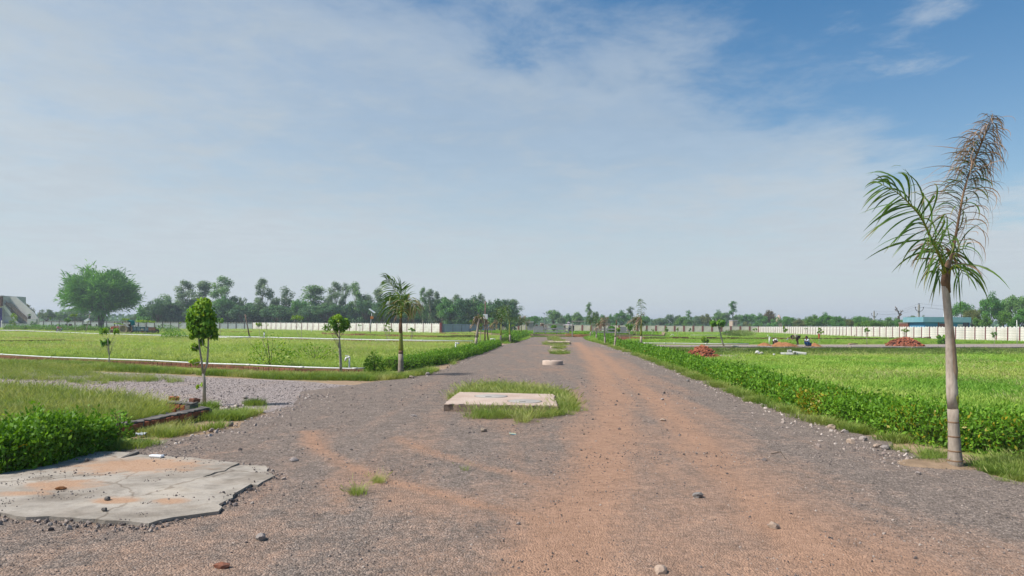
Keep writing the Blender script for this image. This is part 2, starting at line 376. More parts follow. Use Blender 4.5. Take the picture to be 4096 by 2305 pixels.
# foliage
M['hedge'] = leafmat('hedge_leaf', (0.077, 0.18, 0.013), (0.162, 0.34, 0.024), (0.33, 0.505, 0.046), .35, .55, .25)
M['hedge_dark'] = leafmat('hedge_leaf_dark', (0.061, 0.164, 0.021), (0.129, 0.31, 0.034), (0.276, 0.5, 0.061), .32, .55, .25)
M['hedge_core'] = mat('hedge_twigs', (.085, .135, .025), (.06, .09, .02), 20., .95, .1, bump=.5)
M['leaf_yellow'] = leafmat('yellowing_leaf', (.22, .22, .02), (.42, .34, .02), (.50, .26, .03), .35)
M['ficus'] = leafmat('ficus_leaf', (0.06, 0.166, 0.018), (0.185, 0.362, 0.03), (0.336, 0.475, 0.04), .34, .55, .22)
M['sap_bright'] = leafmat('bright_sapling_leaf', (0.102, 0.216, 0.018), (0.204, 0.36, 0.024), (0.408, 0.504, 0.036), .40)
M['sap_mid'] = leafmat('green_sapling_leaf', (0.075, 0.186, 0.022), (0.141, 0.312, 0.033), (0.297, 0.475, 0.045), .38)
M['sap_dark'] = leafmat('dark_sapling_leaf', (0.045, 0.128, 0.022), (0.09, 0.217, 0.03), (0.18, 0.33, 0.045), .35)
M['big_tree'] = leafmat('thorn_tree_leaf', (0.056, 0.166, 0.033), (0.131, 0.324, 0.052), (0.234, 0.479, 0.072), .35, .6, .2)
M['euc'] = leafmat('eucalyptus_leaf', (0.088, 0.154, 0.088), (0.175, 0.263, 0.128), (0.285, 0.383, 0.164), .3, .6, .2)
M['euc2'] = leafmat('eucalyptus_leaf_green', (0.092, 0.189, 0.066), (0.175, 0.323, 0.094), (0.309, 0.457, 0.131), .3, .6, .2)
M['broad'] = leafmat('broad_tree_leaf', (0.058, 0.166, 0.034), (0.115, 0.291, 0.049), (0.211, 0.426, 0.069), .33, .5, .3)
M['broad_br'] = leafmat('bright_tree_leaf', (0.068, 0.162, 0.02), (0.128, 0.27, 0.03), (0.223, 0.385, 0.041), .35, .5, .3)
M['broad_ol'] = leafmat('olive_tree_leaf', (0.105, 0.133, 0.042), (0.182, 0.21, 0.063), (0.266, 0.287, 0.084), .33, .6, .2)
M['broad_brown'] = leafmat('brownish_tree_leaf', (.105, .090, .040), (.165, .130, .060), (.21, .17, .085), .3, .7, .2)
M['broad_dk'] = leafmat('dark_understory_leaf', (0.054, 0.128, 0.059), (0.103, 0.21, 0.084), (0.186, 0.296, 0.11), .28, .6, .2)
M['palm_leaf'] = leafmat('palm_leaflet', (0.046, 0.111, 0.016), (0.111, 0.195, 0.026), (0.429, 0.312, 0.195), .3, .45, .35)
M['palm_dead'] = leafmat('dried_leaflet', (0.144, 0.105, 0.068), (0.359, 0.239, 0.172), (0.575, 0.42, 0.303), .2, .8, .15)
M['grass_left'] = grassmat('field_grass_left', (.175, .310, .045), (.315, .440, .085), (.490, .530, .165))
M['grass_right'] = grassmat('field_grass_right', (.125, .285, .028), (.235, .405, .048), (.430, .500, .120), .14)
M['grass_near'] = grassmat('rough_grass', (.110, .210, .028), (.230, .310, .060), (.420, .420, .160), .8)
M['grass_bank'] = grassmat('bank_grass', (.085, .160, .030), (.150, .235, .045), (.280, .320, .095), .5)
M['lawn'] = grassmat('lawn_grass', (.120, .270, .016), (.180, .345, .022), (.235, .400, .036), .3)

# ================================================================== GROUND
HEDGE_R = [(9.6, 8.75), (8.3, 8.8), (6.95, 9.05), (6.28, 9.9), (5.98, 12.2), (6.22, 16), (6.92, 25), (8.05, 40), (9.25, 60), (10.3, 78)]
BANK = [(9.8, 56.8), (12.67, 57.408), (49.05, 65.378), (95, 75.5)]
_hy = [p[1] for p in HEDGE_R[2:]]; _hx = [p[0] for p in HEDGE_R[2:]]
def gz(x, y):
    """height of the ground: level everywhere but in the sunken plot on the right"""
    x = np.asarray(x, float); y = np.asarray(y, float)
    hx = np.interp(y, _hy, _hx)+.55
    by = np.interp(x, [p[0] for p in BANK], [p[1] for p in BANK])
    a = np.clip((x-hx)/2.5, 0, 1); b = np.clip((by-y)/3.6, 0, 1); c_ = np.clip((y-9.3)/2.5, 0, 1)
    s = lambda t: t*t*(3-2*t)
    return -.55*s(a)*s(b)*s(c_)
def axis(lo, f0, f1, hi, st):
    a = list(np.arange(f0, f1+1e-6, st)); d = st
    while a[-1] < hi: d *= 1.22; a.append(a[-1]+d)
    d = st
    while a[0] > lo: d *= 1.22; a.insert(0, a[0]-d)
    return np.array(a)
xs = axis(-4000, -32, 60, 4000, .6); ys = axis(-300, 3, 76, 5000, .6)
gx, gy = np.meshgrid(xs, ys); nxs, nys = len(xs), len(ys)
h = gz(gx, gy)-.012
far = np.clip((np.hypot(gx, gy)-30)/60, 0, 1)
idx = np.arange(nxs*nys).reshape(nys, nxs)
F_ = np.stack([idx[:-1, :-1], idx[:-1, 1:], idx[1:, 1:], idx[1:, :-1]], -1).reshape(-1, 4)
LEFT_EDGE = [(-7.5, 2.0), (-6.6, 6.5), (-5.6, 8.2), (-5.001, 8.649), (-4.585, 9.87), (-4.461, 11.47), (-4.321, 12.485), (-4.6, 14.5), (-5.0, 17.0), (-4.271, 19.241), (-3.292, 20.621), (-2.666, 24.404), (-2.028, 37.665), (-0.863, 58.221), (2.807, 104.007), (2.9, 112)]
RIGHT_EDGE = [(4.2, 2.0), (5.3, 7.048), (5.244, 7.698), (5.263, 8.264), (5.249, 9.131), (5.266, 10.094), (5.414, 11.779), (5.465, 12.503), (5.6, 15.552), (6.168, 22.295), (7.514, 38.887), (8.641, 64.42), (12.035, 108.598), (12.9, 112)]
def edge(lst, y):
    l = sorted(lst, key=lambda p: p[1]); return np.interp(y, [p[1] for p in l], [p[0] for p in l])
onroad = ((gx > edge(LEFT_EDGE, gy)-1.3) & (gx < edge(RIGHT_EDGE, gy)+.6) & (gy < 106)).astype(float)
green = np.clip(1-onroad, 0, 1)
ct_l = (gx < -3) & (gy > 9) & (gy < 24); green = np.where(ct_l, green*.35, green)
# a little unevenness away from roads
h = h+np.where((far > .1) & (gy < 140), 0, 0)
me = np_mesh('ground', np.stack([gx.ravel(), gy.ravel(), h.ravel()], 1), F_, smooth=True, attrs={'green': green.ravel()})
m, t = newmat('ground_soil_and_grass')
nA = tnoise(t, .9, 6, 'Object', .6); nB = tnoise(t, 9., 4, 'Object', .6); nC = tnoise(t, .05, 4, 'Object')
soil0 = ramp(t, nA, [(.3, (.28, .195, .130)), (.55, (.34, .24, .155)), (.75, (.24, .175, .125))])
soil = tmix(t, .8, soil0, ramp(t, nB, [(.3, (.55, .52, .5)), (.5, (.95,)*3), (.7, (1.2, 1.18, 1.15))]), 'MULTIPLY')
grs = ramp(t, nA, [(.25, (.13, .185, .04)), (.5, (.20, .24, .055)), (.75, (.29, .28, .10))])
grs = tmix(t, .5, grs, ramp(t, nC, [(.3, (.8, .95, .8)), (.7, (1.15, 1.05, .9))]), 'MULTIPLY')
f = tmath(t, 'ADD', tattr(t, 'green'), tmath(t, 'MULTIPLY', tmath(t, 'SUBTRACT', nB, .5), 1.0), True)
f = ramp(t, f, [(.35, (0,)*3), (.65, (1,)*3)])
finish(m, t, tmix(t, f, soil, grs), .95, .1, bump=nB, bstr=.4, bdist=.05)
me.materials.append(m)
tag(link('ground', me), 'level earth and grass ground running out to the horizon', kind='structure')

# ------------------------------------------------------------------ gravel roads
def roadmat(name, gravel, gravel2, dust, scale=1.):
    m, t = newmat(name)
    vo = t.nodes.new('ShaderNodeTexVoronoi'); c_ = t.nodes.new('ShaderNodeTexCoord'); _l(t, c_.outputs['Object'], vo.inputs['Vector']); vo.inputs['Scale'].default_value = 70.*scale
    vo2 = t.nodes.new('ShaderNodeTexVoronoi'); _l(t, c_.outputs['Object'], vo2.inputs['Vector']); vo2.inputs['Scale'].default_value = 13.*scale
    sp = t.nodes.new('ShaderNodeSeparateColor'); _l(t, vo.outputs['Color'], sp.inputs[0])
    sp2 = t.nodes.new('ShaderNodeSeparateColor'); _l(t, vo2.outputs['Color'], sp2.inputs[0])
    nL = tnoise(t, .55, 5); nM = tnoise(t, 3.2, 6, rough=.65); nF = tnoise(t, 60, 3); nG = tnoise(t, 17, 6, rough=.75); nS = tnoise(t, 1.1, 5, rough=.6, sc=(1.7, .16, 1.))
    g = ramp(t, sp.outputs[0], [(.0, tuple(x*.72 for x in gravel)), (.4, gravel), (.75, gravel2), (1., tuple(min(1, x*1.45) for x in gravel2))])
    g = tmix(t, .6, g, ramp(t, nM, [(.3, (.68,)*3), (.7, (1.18,)*3)]), 'MULTIPLY')
    g = tmix(t, .75, g, ramp(t, nG, [(.34, (.55,)*3), (.50, (1.0,)*3), (.66, (1.45, 1.42, 1.38))]), 'MULTIPLY')
    d = tmix(t, .7, dust, ramp(t, nM, [(.3, (.80, .76, .72)), (.7, (1.12, 1.1, 1.08))]), 'MULTIPLY')
    d = tmix(t, .35, d, ramp(t, sp.outputs[1], [(0., (.55,)*3), (.8, (1.15,)*3)]), 'MULTIPLY')
    d = tmix(t, .6, d, ramp(t, nG, [(.34, (.66, .64, .62)), (.52, (1.0,)*3), (.66, (1.22, 1.2, 1.18))]), 'MULTIPLY')
    a = tattr(t, 'dust')
    f = tmath(t, 'ADD', a, tmath(t, 'MULTIPLY', tmath(t, 'SUBTRACT', nM, .5), .75))
    f = tmath(t, 'ADD', f, tmath(t, 'MULTIPLY', tmath(t, 'SUBTRACT', nS, .5), 1.15))
    f = tmath(t, 'ADD', f, tmath(t, 'MULTIPLY', tmath(t, 'SUBTRACT', nL, .5), .55))
    f = tmath(t, 'ADD', f, tmath(t, 'MULTIPLY', tmath(t, 'SUBTRACT', nG, .5), .8), True)
    f = ramp(t, f, [(.15, (.0,)*3), (.50, (.45,)*3), (1.0, (.95,)*3)])
    bmp = tmath(t, 'ADD', tmath(t, 'MULTIPLY', vo.outputs['Distance'], -1.), tmath(t, 'MULTIPLY', nF, .6))
    return finish(m, t, tmix(t, f, g, d), .93, .12, bump=bmp, bstr=.8, bdist=.016)
M['road'] = roadmat('gravel_and_red_dust', (.188, .149, .124), (.238, .191, .160), (.385, .235, .158))
M['path'] = roadmat('brown_gravel', (.265, .222, .205), (.33, .28, .26), (.42, .31, .23), .6)

TRACKS = [  # worn wheel tracks where red earth shows: line, half width, strength
 ([(6.774, 71.671), (4.33, 36.697), (2.93, 20.699), (2.088, 13.705), (1.386, 9.545), (0.793, 6.633), (0.489, 5.371), (0.312, 4.586), (1.3, 3.0)], .50, .95),
 ([(5.643, 45.603), (3.666, 20.772), (3.076, 13.77), (2.625, 9.602), (2.365, 7.186), (2.26, 5.742), (2.211, 4.591), (2.9, 3.0)], .42, .85),
 ([(5.199, 34.651), (4.16, 20.821), (3.327, 12.055), (2.725, 8.001), (2.514, 5.636), (2.725, 4.602)], .55, .38),
 ([(1.988, 15.997), (1.802, 9.255), (1.433, 6.218), (1.118, 4.603)], .55, .42),
 ([(-3.091, 10.452), (-2.608, 9.169), (-1.988, 8.102), (-1.522, 7.438), (-1.033, 6.932), (-0.611, 6.538), (-0.189, 6.188), (0.253, 5.799), (0.504, 5.323)], .13, .85),
 ([(-1.688, 9.934), (-1.107, 8.957), (-0.555, 8.158), (-0.168, 7.748), (0.308, 7.145)], .11, .55),
 ([(-1.947, 7.182), (-1.618, 6.412), (-1.413, 5.906)], .06, .45),
 ([(-1.715, 7.623), (-1.364, 6.921), (-1.088, 6.429), (-0.627, 6.008)], .35, .4),
 ([(1.853, 9.469), (1.998, 9.093), (2.112, 8.661)], .06, .75),
 ([(0.164, 6.18), (0.562, 4.908), (1.658, 4.615)], .55, .40),
 ([(1.556, 17.425), (1.313, 11.939), (0.885, 9.852)], .30, .5),
 ([(-0.979, 15.769), (0.088, 10.744), (1.044, 9.221)], .5, .25),
 ([(-0.907, 25.489), (0.744, 26.214), (2.057, 25.857)], .5, .22),
 ([(2.686, 58.399), (6.192, 55.647), (5.983, 43.694)], 1.2, .45),
 ([(2.234, 41.554), (3.681, 39.932)], .5, .3),
]
def dustmask(x, y, base):
    wob = .18*(fbm(x, y, .8, 41)-.5); x = x+wob; y = y+.3*(fbm(x, y, 1.1, 43)-.5)
    d = base+0*x
    for line, w, a in TRACKS:
        if len(line): d = np.maximum(d, base+.92*a*np.exp(-(pdist(x, y, line)/(w*1.0))**2))
    return d
ry = np.concatenate([np.arange(2.2, 12, .07), np.arange(12, 24, .14), np.arange(24, 60, .4), np.arange(60, 112, 1.2)])
nc = 130; le = edge(LEFT_EDGE, ry)+(fbm(ry, ry*0, 1.2, 3)-.5)*.9; re_ = edge(RIGHT_EDGE, ry)+.12+(fbm(ry, ry*0+9, 1.0, 5)-.5)*.7
tt = np.linspace(0, 1, nc); rx = le[:, None]*(1-tt)+re_[:, None]*tt; ryy = np.repeat(ry[:, None], nc, 1)
dm = dustmask(rx, ryy, .20)
rrd = np.clip((6.4-ryy)/2.5, 0, 1)*np.clip((rx+.4)/2., 0, 1)*.25; dm = dm+rrd+np.clip((10.5-ryy)/8., 0, 1)*.10
edge_d = np.minimum(rx-le[:, None], re_[:, None]-rx)
dm = dm-.22*np.exp(-(np.maximum(re_[:, None]-rx-.4, 0)/.9)**2)*(ryy < 60)
dm = dm-.12*np.exp(-(np.maximum(rx-le[:, None], 0)/2.0)**2)
zr = .016+.020*(fbm(rx, ryy, 1.1, 11)-.3)*np.clip(edge_d/.6, 0, 1)-.012*np.clip(dm-.4, 0, 1)+.008*(fbm(rx, ryy, .22, 2, 3)-.5)
zr = np.maximum(zr, .006)
id2 = np.arange(rx.size).reshape(rx.shape)
F2 = np.stack([id2[:-1, :-1], id2[:-1, 1:], id2[1:, 1:], id2[1:, :-1]], -1).reshape(-1, 4)
tag(link('main_road', np_mesh('main_road', np.stack([rx.ravel(), ryy.ravel(), zr.ravel()], 1), F2, M['road'], True, {'dust': dm.ravel()})), 'wide grey gravel road with red dusty wheel tracks', kind='structure')
ROAD_Z = .014
def strip_sheet(name, label, A, B, z, matl, base, n=60, k=16, jit=.3, seed=1):
    """sheet between two polylines given in the same order"""
    def along(l):
        l = np.array(l, float); s = np.r_[0, np.cumsum(np.hypot(*np.diff(l, axis=0).T))]; u_ = np.linspace(0, s[-1], n)
        return np.stack([np.interp(u_, s, l[:, 0]), np.interp(u_, s, l[:, 1])], 1)
    a, b = along(A), along(B); q = np.linspace(0, 1, k)[None, :, None]
    P = a[:, None]*(1-q)+b[:, None]*q
    ja = (fbm(a[:, 0], a[:, 1], 1.5, seed)-.5)*jit; jb = (fbm(b[:, 0], b[:, 1], 1.5, seed+5)-.5)*jit
    P[:, 0, 1] += ja; P[:, -1, 1] += jb
    i = np.arange(n*k).reshape(n, k); Fq = np.stack([i[:-1, :-1], i[1:, :-1], i[1:, 1:], i[:-1, 1:]], -1).reshape(-1, 4)
    x_, y_ = P[..., 0], P[..., 1]
    zz_ = z+.006*fbm(x_, y_, .6, seed)
    o = link(name, np_mesh(name, np.stack([x_.ravel(), y_.ravel(), zz_.ravel()], 1), Fq, matl, True, {'dust': (base+0*x_).ravel()}))
    return tag(o, label, kind='structure')
strip_sheet('side_road', 'stony side road branching off to the left of the main road', [(-34, 32.0), (-18.485, 24.663), (-11.553, 22.116), (-8.092, 20.78), (-4.452, 18.814), (-3.0, 18.8)], [(-26, 21.5), (-13.204, 17.622), (-8.655, 15.29), (-5.113, 13.143), (-4.4, 12.8), (-3.0, 12.6)], .0, M['path'], .12, 110, 40, .8, 4)
strip_sheet('gravel_path', 'narrow brown path behind the second white pipe on the left', [(-128.774, 149.767), (-99.102, 137.709), (-62.139, 100.45), (-48.084, 90.698), (-30.449, 80.426), (-16.422, 73.561), (-9.679, 71.783), (-2.317, 68.545)], [(-110.42, 128.423), (-79.096, 109.912), (-53.572, 86.605), (-40.258, 75.938), (-26.387, 69.7), (-14.048, 62.932), (-8.308, 61.626), (-2.116, 62.631)], .002, M['path'], .3, 120, 8, .8, 7)
strip_sheet('gravel_path', 'reddish brown path along the top of the grassy bank on the right', [(8.9, 57.2), (12.59, 57.044), (29.765, 60.087), (48.697, 64.907), (70, 70.0)], [(9.6, 66), (12.379, 64.654), (18.407, 65.378), (28.054, 69.377), (33.684, 71.206), (46.689, 76.145), (62.092, 82.766), (80, 79)], .003, M['path'], .28, 120, 12, .5, 9)
strip_sheet('gravel_path', 'faint far cross path before the white wall on the right', [(23.897, 97.962), (30.844, 98.621), (41.21, 104.538), (50.23, 109.517)], [(25.011, 102.531), (33.202, 106.162), (43.433, 110.179), (53.838, 117.387)], .003, M['path'], .2, 80, 6, .5, 12)

# ================================================================== GRASS
RS = np.random.default_rng(11)
def tuft_mesh(name, nb, rad, hgt, wid, lean, matl, seed, heads=0):
    r = np.random.default_rng(seed); V_, F_, T = [], [], []
    for i in range(nb):
        a = r.uniform(0, 2*PI); rr = rad*math.sqrt(r.uniform()); b = np.array([rr*math.cos(a), rr*math.sin(a), 0])
        hh = hgt*r.uniform(.55, 1.1); da = a+r.normal(0, 1.); ln = lean*r.uniform(.3, 1.3)*hh
        d = np.array([math.cos(da), math.sin(da), 0]); s = np.array([-d[1], d[0], 0])*wid*r.uniform(.7, 1.3)*.5
        p1 = b+d*ln*.35+np.array([0, 0, hh*.6]); p2 = b+d*ln+np.array([0, 0, hh*.97])
        k = len(V_); V_ += [b-s, b+s, p1+s*.8, p1-s*.8, p2]; F_ += [(k, k+1, k+2), (k, k+2, k+3), (k+3, k+2, k+4)]; tn = r.uniform(0, .75); T += [tn]*5
        if i < heads:
            k = len(V_); p3 = p2+d*ln*.3+np.array([0, 0, hh*.28]); w2 = s*1.6
            V_ += [p2-w2*.3, p2+w2*.3, p3+w2*1.1, p3+np.array([0, 0, .05])+d*.03]; F_ += [(k, k+1, k+2), (k, k+2, k+3)]; T += [1.0]*4
    return np_mesh(name, np.array(V_), np.array(F_), matl, False, {'tint': T})
def tuft_set(name, matl, nb, rad, hgt, wid, lean, heads=0, n=4):
    c_ = bpy.data.collections.new(name)
    for i in range(n): c_.objects.link(bpy.data.objects.new(name+'_clump', tuft_mesh(name+'_clump', nb, rad, hgt*(1+.15*(i-1.5)/1.5), wid, lean, matl, 31*i+len(name), heads)))
    return c_
_ng = None
def scatter_group():
    global _ng
    if _ng: return _ng
    g = bpy.data.node_groups.new('scatter', 'GeometryNodeTree')
    g.interface.new_socket('Geometry', in_out='INPUT', socket_type='NodeSocketGeometry')
    g.interface.new_socket('Clumps', in_out='INPUT', socket_type='NodeSocketCollection')
    g.interface.new_socket('Geometry', in_out='OUTPUT', socket_type='NodeSocketGeometry')
    i = g.nodes.new('NodeGroupInput'); o = g.nodes.new('NodeGroupOutput'); ci = g.nodes.new('GeometryNodeCollectionInfo')
    ci.inputs['Separate Children'].default_value = True; ci.inputs['Reset Children'].default_value = True
    ip = g.nodes.new('GeometryNodeInstanceOnPoints'); ip.inputs['Pick Instance'].default_value = True
    def at(nm, tp):
        n = g.nodes.new('GeometryNodeInputNamedAttribute'); n.data_type = tp; n.inputs['Name'].default_value = nm; return n.outputs['Attribute']
    L = g.links.new
    L(i.outputs['Geometry'], ip.inputs['Points']); L(i.outputs['Clumps'], ci.inputs['Collection']); L(ci.outputs[0], ip.inputs['Instance'])
    L(at('pick', 'INT'), ip.inputs['Instance Index']); L(at('rot', 'FLOAT_VECTOR'), ip.inputs['Rotation']); L(at('scl', 'FLOAT_VECTOR'), ip.inputs['Scale'])
    L(ip.outputs[0], o.inputs[0]); _ng = g; return g
def scatter(name, label, P, scl, coll, rot=None, seed=0, cat=None):
    r = np.random.default_rng(seed); n = len(P)
    me = bpy.data.meshes.new(name); me.vertices.add(n); me.vertices.foreach_set('co', np.ascontiguousarray(P, np.float32).ravel())
    scl = np.asarray(scl, float)
    if scl.ndim == 1: scl = np.repeat(scl[:, None], 3, 1)
    if rot is None: rot = np.stack([r.normal(0, .08, n), r.normal(0, .08, n), r.uniform(0, 2*PI, n)], 1)
    a = me.attributes.new('pick', 'INT', 'POINT'); a.data.foreach_set('value', r.integers(0, 64, n).astype(np.int32))
    a = me.attributes.new('rot', 'FLOAT_VECTOR', 'POINT'); a.data.foreach_set('vector', rot.astype(np.float32).ravel())
    a = me.attributes.new('scl', 'FLOAT_VECTOR', 'POINT'); a.data.foreach_set('vector', scl.astype(np.float32).ravel())
    o = link(name, me); md = o.modifiers.new('scatter', 'NODES'); md.node_group = scatter_group()
    for it in md.node_group.interface.items_tree:
        if it.item_type == 'SOCKET' and it.in_out == 'INPUT' and it.name == 'Clumps': md[it.identifier] = coll
    return tag(o, label, cat, kind='stuff')
def sample(poly, n, p=1.5, rng=RS, tries=60):
    poly = np.array(poly); lo, hi = poly.min(0), poly.max(0); out = []; got = 0
    dmin = max(6., np.hypot(poly[:, 0], poly[:, 1]).min())
    for _ in range(tries):
        Q = rng.uniform(lo, hi, (n*4, 2)); Q = Q[inpoly(Q, poly)]
        d = np.hypot(Q[:, 0], Q[:, 1]); Q = Q[rng.uniform(size=len(Q)) < np.minimum(1, (dmin/d)**p)]
        out.append(Q); got += len(Q)
        if got >= n: break
    return np.concatenate(out)[:n]
def field(label, poly, n, coll, s0, grow, p=1.5, avoid=(), patch=None, seed=0, hvar=.3, name='grass'):
    """tufts over a polygon, denser near the camera; tufts farther off stand for wider clumps"""
    Q = sample(poly, n, p)
    for a in avoid: Q = Q[~inpoly(Q, a)]
    if patch: Q = Q[fbm(Q[:, 0], Q[:, 1], patch[0], seed) > patch[1]]
    d = np.hypot(Q[:, 0], Q[:, 1]); d0 = d.min(); g = (d/d0)**grow
    hs = s0*(1-hvar/2+hvar*fbm(Q[:, 0], Q[:, 1], 4.+d0*.15, seed+3)*1.2)
    s_ = np.stack([s0*g, s0*g, hs*np.minimum(g, 1.25)], 1)*RS.uniform(.8, 1.2, (len(Q), 1))
    P = np.c_[Q, gz(Q[:, 0], Q[:, 1])-.012]
    return scatter(name, label, P, s_, coll, seed=seed+1)
HEAPCLR = [(11.758, 46.616), (14.412, 47.057), (18.166, 59.663), (15.46, 60.901)]
PIPECLR = [(16.504, 46.483), (20.342, 47.108), (25.014, 57.936), (20.232, 56.993)]
T_left = tuft_set('left_field', M['grass_left'], 36, .32, .30, .016, 1.0, 5)
T_right = tuft_set('right_field', M['grass_right'], 36, .32, .26, .016, 1.0, 2)
T_bank = tuft_set('bank', M['grass_bank'], 34, .34, .26, .018, 1.0, 2)
T_near = tuft_set('rough', M['grass_near'], 26, .13, .36, .007, 1.0, 8)
T_short = tuft_set('short', M['grass_near'], 30, .12, .13, .006, 1.1, 0)
T_slab = tuft_set('slab_grass', M['grass_near'], 28, .10, .17, .006, 1.1, 4)
T_lawn = tuft_set('lawn', M['lawn'], 40, .5, .08, .05, 1.2, 0)
field('tall yellow green grass filling the plot between the two white pipes on the left', [(-31.438, 33.703), (-25.266, 33.703), (-18.316, 29.684), (-12.232, 26.943), (-5.721, 24.161), (-4.805, 24.006), (-4.19, 25.423), (-3.358, 30.713), (-2.544, 47.187), (-1.93, 57.152), (-3.836, 58.719), (-14.6, 61.294), (-40.564, 76.517), (-77.151, 107.225), (-115.784, 129.16)], 40000, T_left, .55, .75, 1.55, seed=3)
field('green grass between the narrow left path and the left boundary wall', [(-128.95, 163.935), (-64.52, 104.298), (-49.458, 93.288), (-32.027, 84.591), (-16.899, 75.692), (-10.067, 74.654), (-2.38, 70.391), (-1.568, 70.671), (-1.374, 93.727), (2.928, 141.766), (4.313, 160.053), (6.557, 243.581), (-4.799, 250.371), (-12.853, 152.245), (-14.518, 140.462), (-74.686, 196.238), (-101.79, 191.971), (-118.374, 220.081)], 15000, T_left, .75, .8, 1.0, seed=5)
field('lush bright green grass in the sunken plot beyond the long right hedge', [(9.6, 9.6), (7.6, 9.7), (6.75, 10.4), (6.55, 12.2), (6.85, 16), (7.55, 25), (8.7, 40), (9.7, 54), (13, 55.2), (30, 59.0), (49, 62.8), (72, 67.2), (50, 36), (22, 13), (14, 9.2)], 44000, T_right, .55, .75, 1.5, seed=7, avoid=[HEAPCLR])
field('darker rough grass growing down the bank below the right path', [(10.4, 51.0), (13, 51.5), (30, 55.3), (49, 59.5), (68, 63.5), (69, 67.1), (49, 63.4), (30, 59.7), (13, 55.9), (10.4, 55.2)], 8000, T_bank, .95, .6, .6, seed=9, patch=(3., .18))
field('green grass between the right path and the white boundary wall', [(11.275, 69.57), (24.68, 70.749), (40.841, 76.777), (69.527, 88.2), (69.656, 92.852), (66.061, 101.425), (68.324, 136.898), (80.095, 207.853), (91.082, 282.816), (47.614, 248.874), (37.908, 212.411), (19.011, 106.487)], 20000, T_right, .8, .85, 1.1, seed=11)
field('tall wispy grass in the brick edged plot at the near left', [(-12.12, 15.549), (-10.732, 15.088), (-9.424, 14.4), (-7.979, 13.789), (-7.135, 13.196), (-6.453, 12.552), (-6.095, 12.123), (-5.987, 11.395), (-6.094, 10.537), (-5.939, 9.699), (-6.612, 9.557), (-7.256, 9.315)], 4600, T_near, .56, .5, .8, seed=13)
field('grass strip in the middle of the stony side road', [(-18.597, 23.849), (-17.938, 23.933), (-17.704, 25.912), (-14.37, 22.872), (-11.689, 20.527), (-9.63, 20.043), (-9.194, 18.988), (-10.559, 18.856), (-11.379, 18.116), (-12.789, 19.257), (-15.186, 19.477)], 1300, T_near, .45, .4, .6, seed=15, patch=(.9, .40))
field('low grass along the foot of the brick kerb under the nearest white pipe', [(-22.11, 28.35), (-20.929, 27.922), (-16.854, 26.904), (-12.058, 23.959), (-7.683, 22.168), (-4.735, 22.26), (-3.557, 22.274), (-2.829, 25.595), (-2.711, 23.725), (-3.361, 21.053), (-4.245, 20.201), (-7.104, 20.499), (-8.261, 21.207), (-11.369, 22.592), (-16.358, 24.28), (-20.263, 25.983)], 3000, T_short, 1.3, .5, .5, seed=17, patch=(.8, .33))
field('patchy grass beside the low brick wall at the near left', [(-6.065, 13.371), (-5.91, 13.597), (-5.41, 12.342), (-5.069, 13.026), (-4.904, 13.665), (-4.708, 13.049), (-4.617, 10.817), (-4.94, 10.216), (-4.818, 9.481), (-4.85, 8.794), (-5.052, 8.74), (-5.218, 8.471), (-5.417, 8.635), (-5.548, 9.292), (-5.57, 10.307), (-5.453, 11.273)], 900, T_short, .95, .4, .5, seed=19, patch=(.35, .50))
SLAB = [(-1.171, 15.353), (0.921, 15.028), (0.86, 12.804), (-1.274, 13.014)]
_grow = [(x_+(x_-np.mean([q[0] for q in SLAB]))*.03, y_+(y_-np.mean([q[1] for q in SLAB]))*.05) for x_, y_ in SLAB]
field('grass growing round the big concrete slab in the road', [(-1.39, 15.181), (-1.33, 16.348), (-1.168, 17.669), (-0.666, 18.8), (-0.062, 18.19), (0.664, 17.681), (1.331, 16.667), (1.362, 14.689), (1.275, 13.19), (0.928, 12.592), (0.669, 12.278), (0.344, 11.864), (0.185, 11.435), (0.01, 12.067), (-0.265, 11.939), (-0.843, 11.906), (-0.653, 12.936), (-0.797, 13.261), (-0.885, 13.435)], 1900, T_slab, .85, .2, .3, avoid=[_grow], seed=21, patch=(.30, .33))
Q_ = sample([(-1.506, 15.173), (-1.24, 18.748), (-0.069, 20.026), (1.547, 17.952), (1.428, 13.2), (0.881, 11.95), (0.179, 10.996), (-0.919, 11.527)], 700, .2); Q_ = Q_[~inpoly(Q_, _grow)]; Q_ = Q_[fbm(Q_[:, 0], Q_[:, 1], .2, 8) > .60]
scatter('grass', 'stray sprigs of grass around the big slab in the road', np.c_[Q_, np.full(len(Q_), .006)], RS.uniform(.35, .7, len(Q_)), T_slab, seed=96)
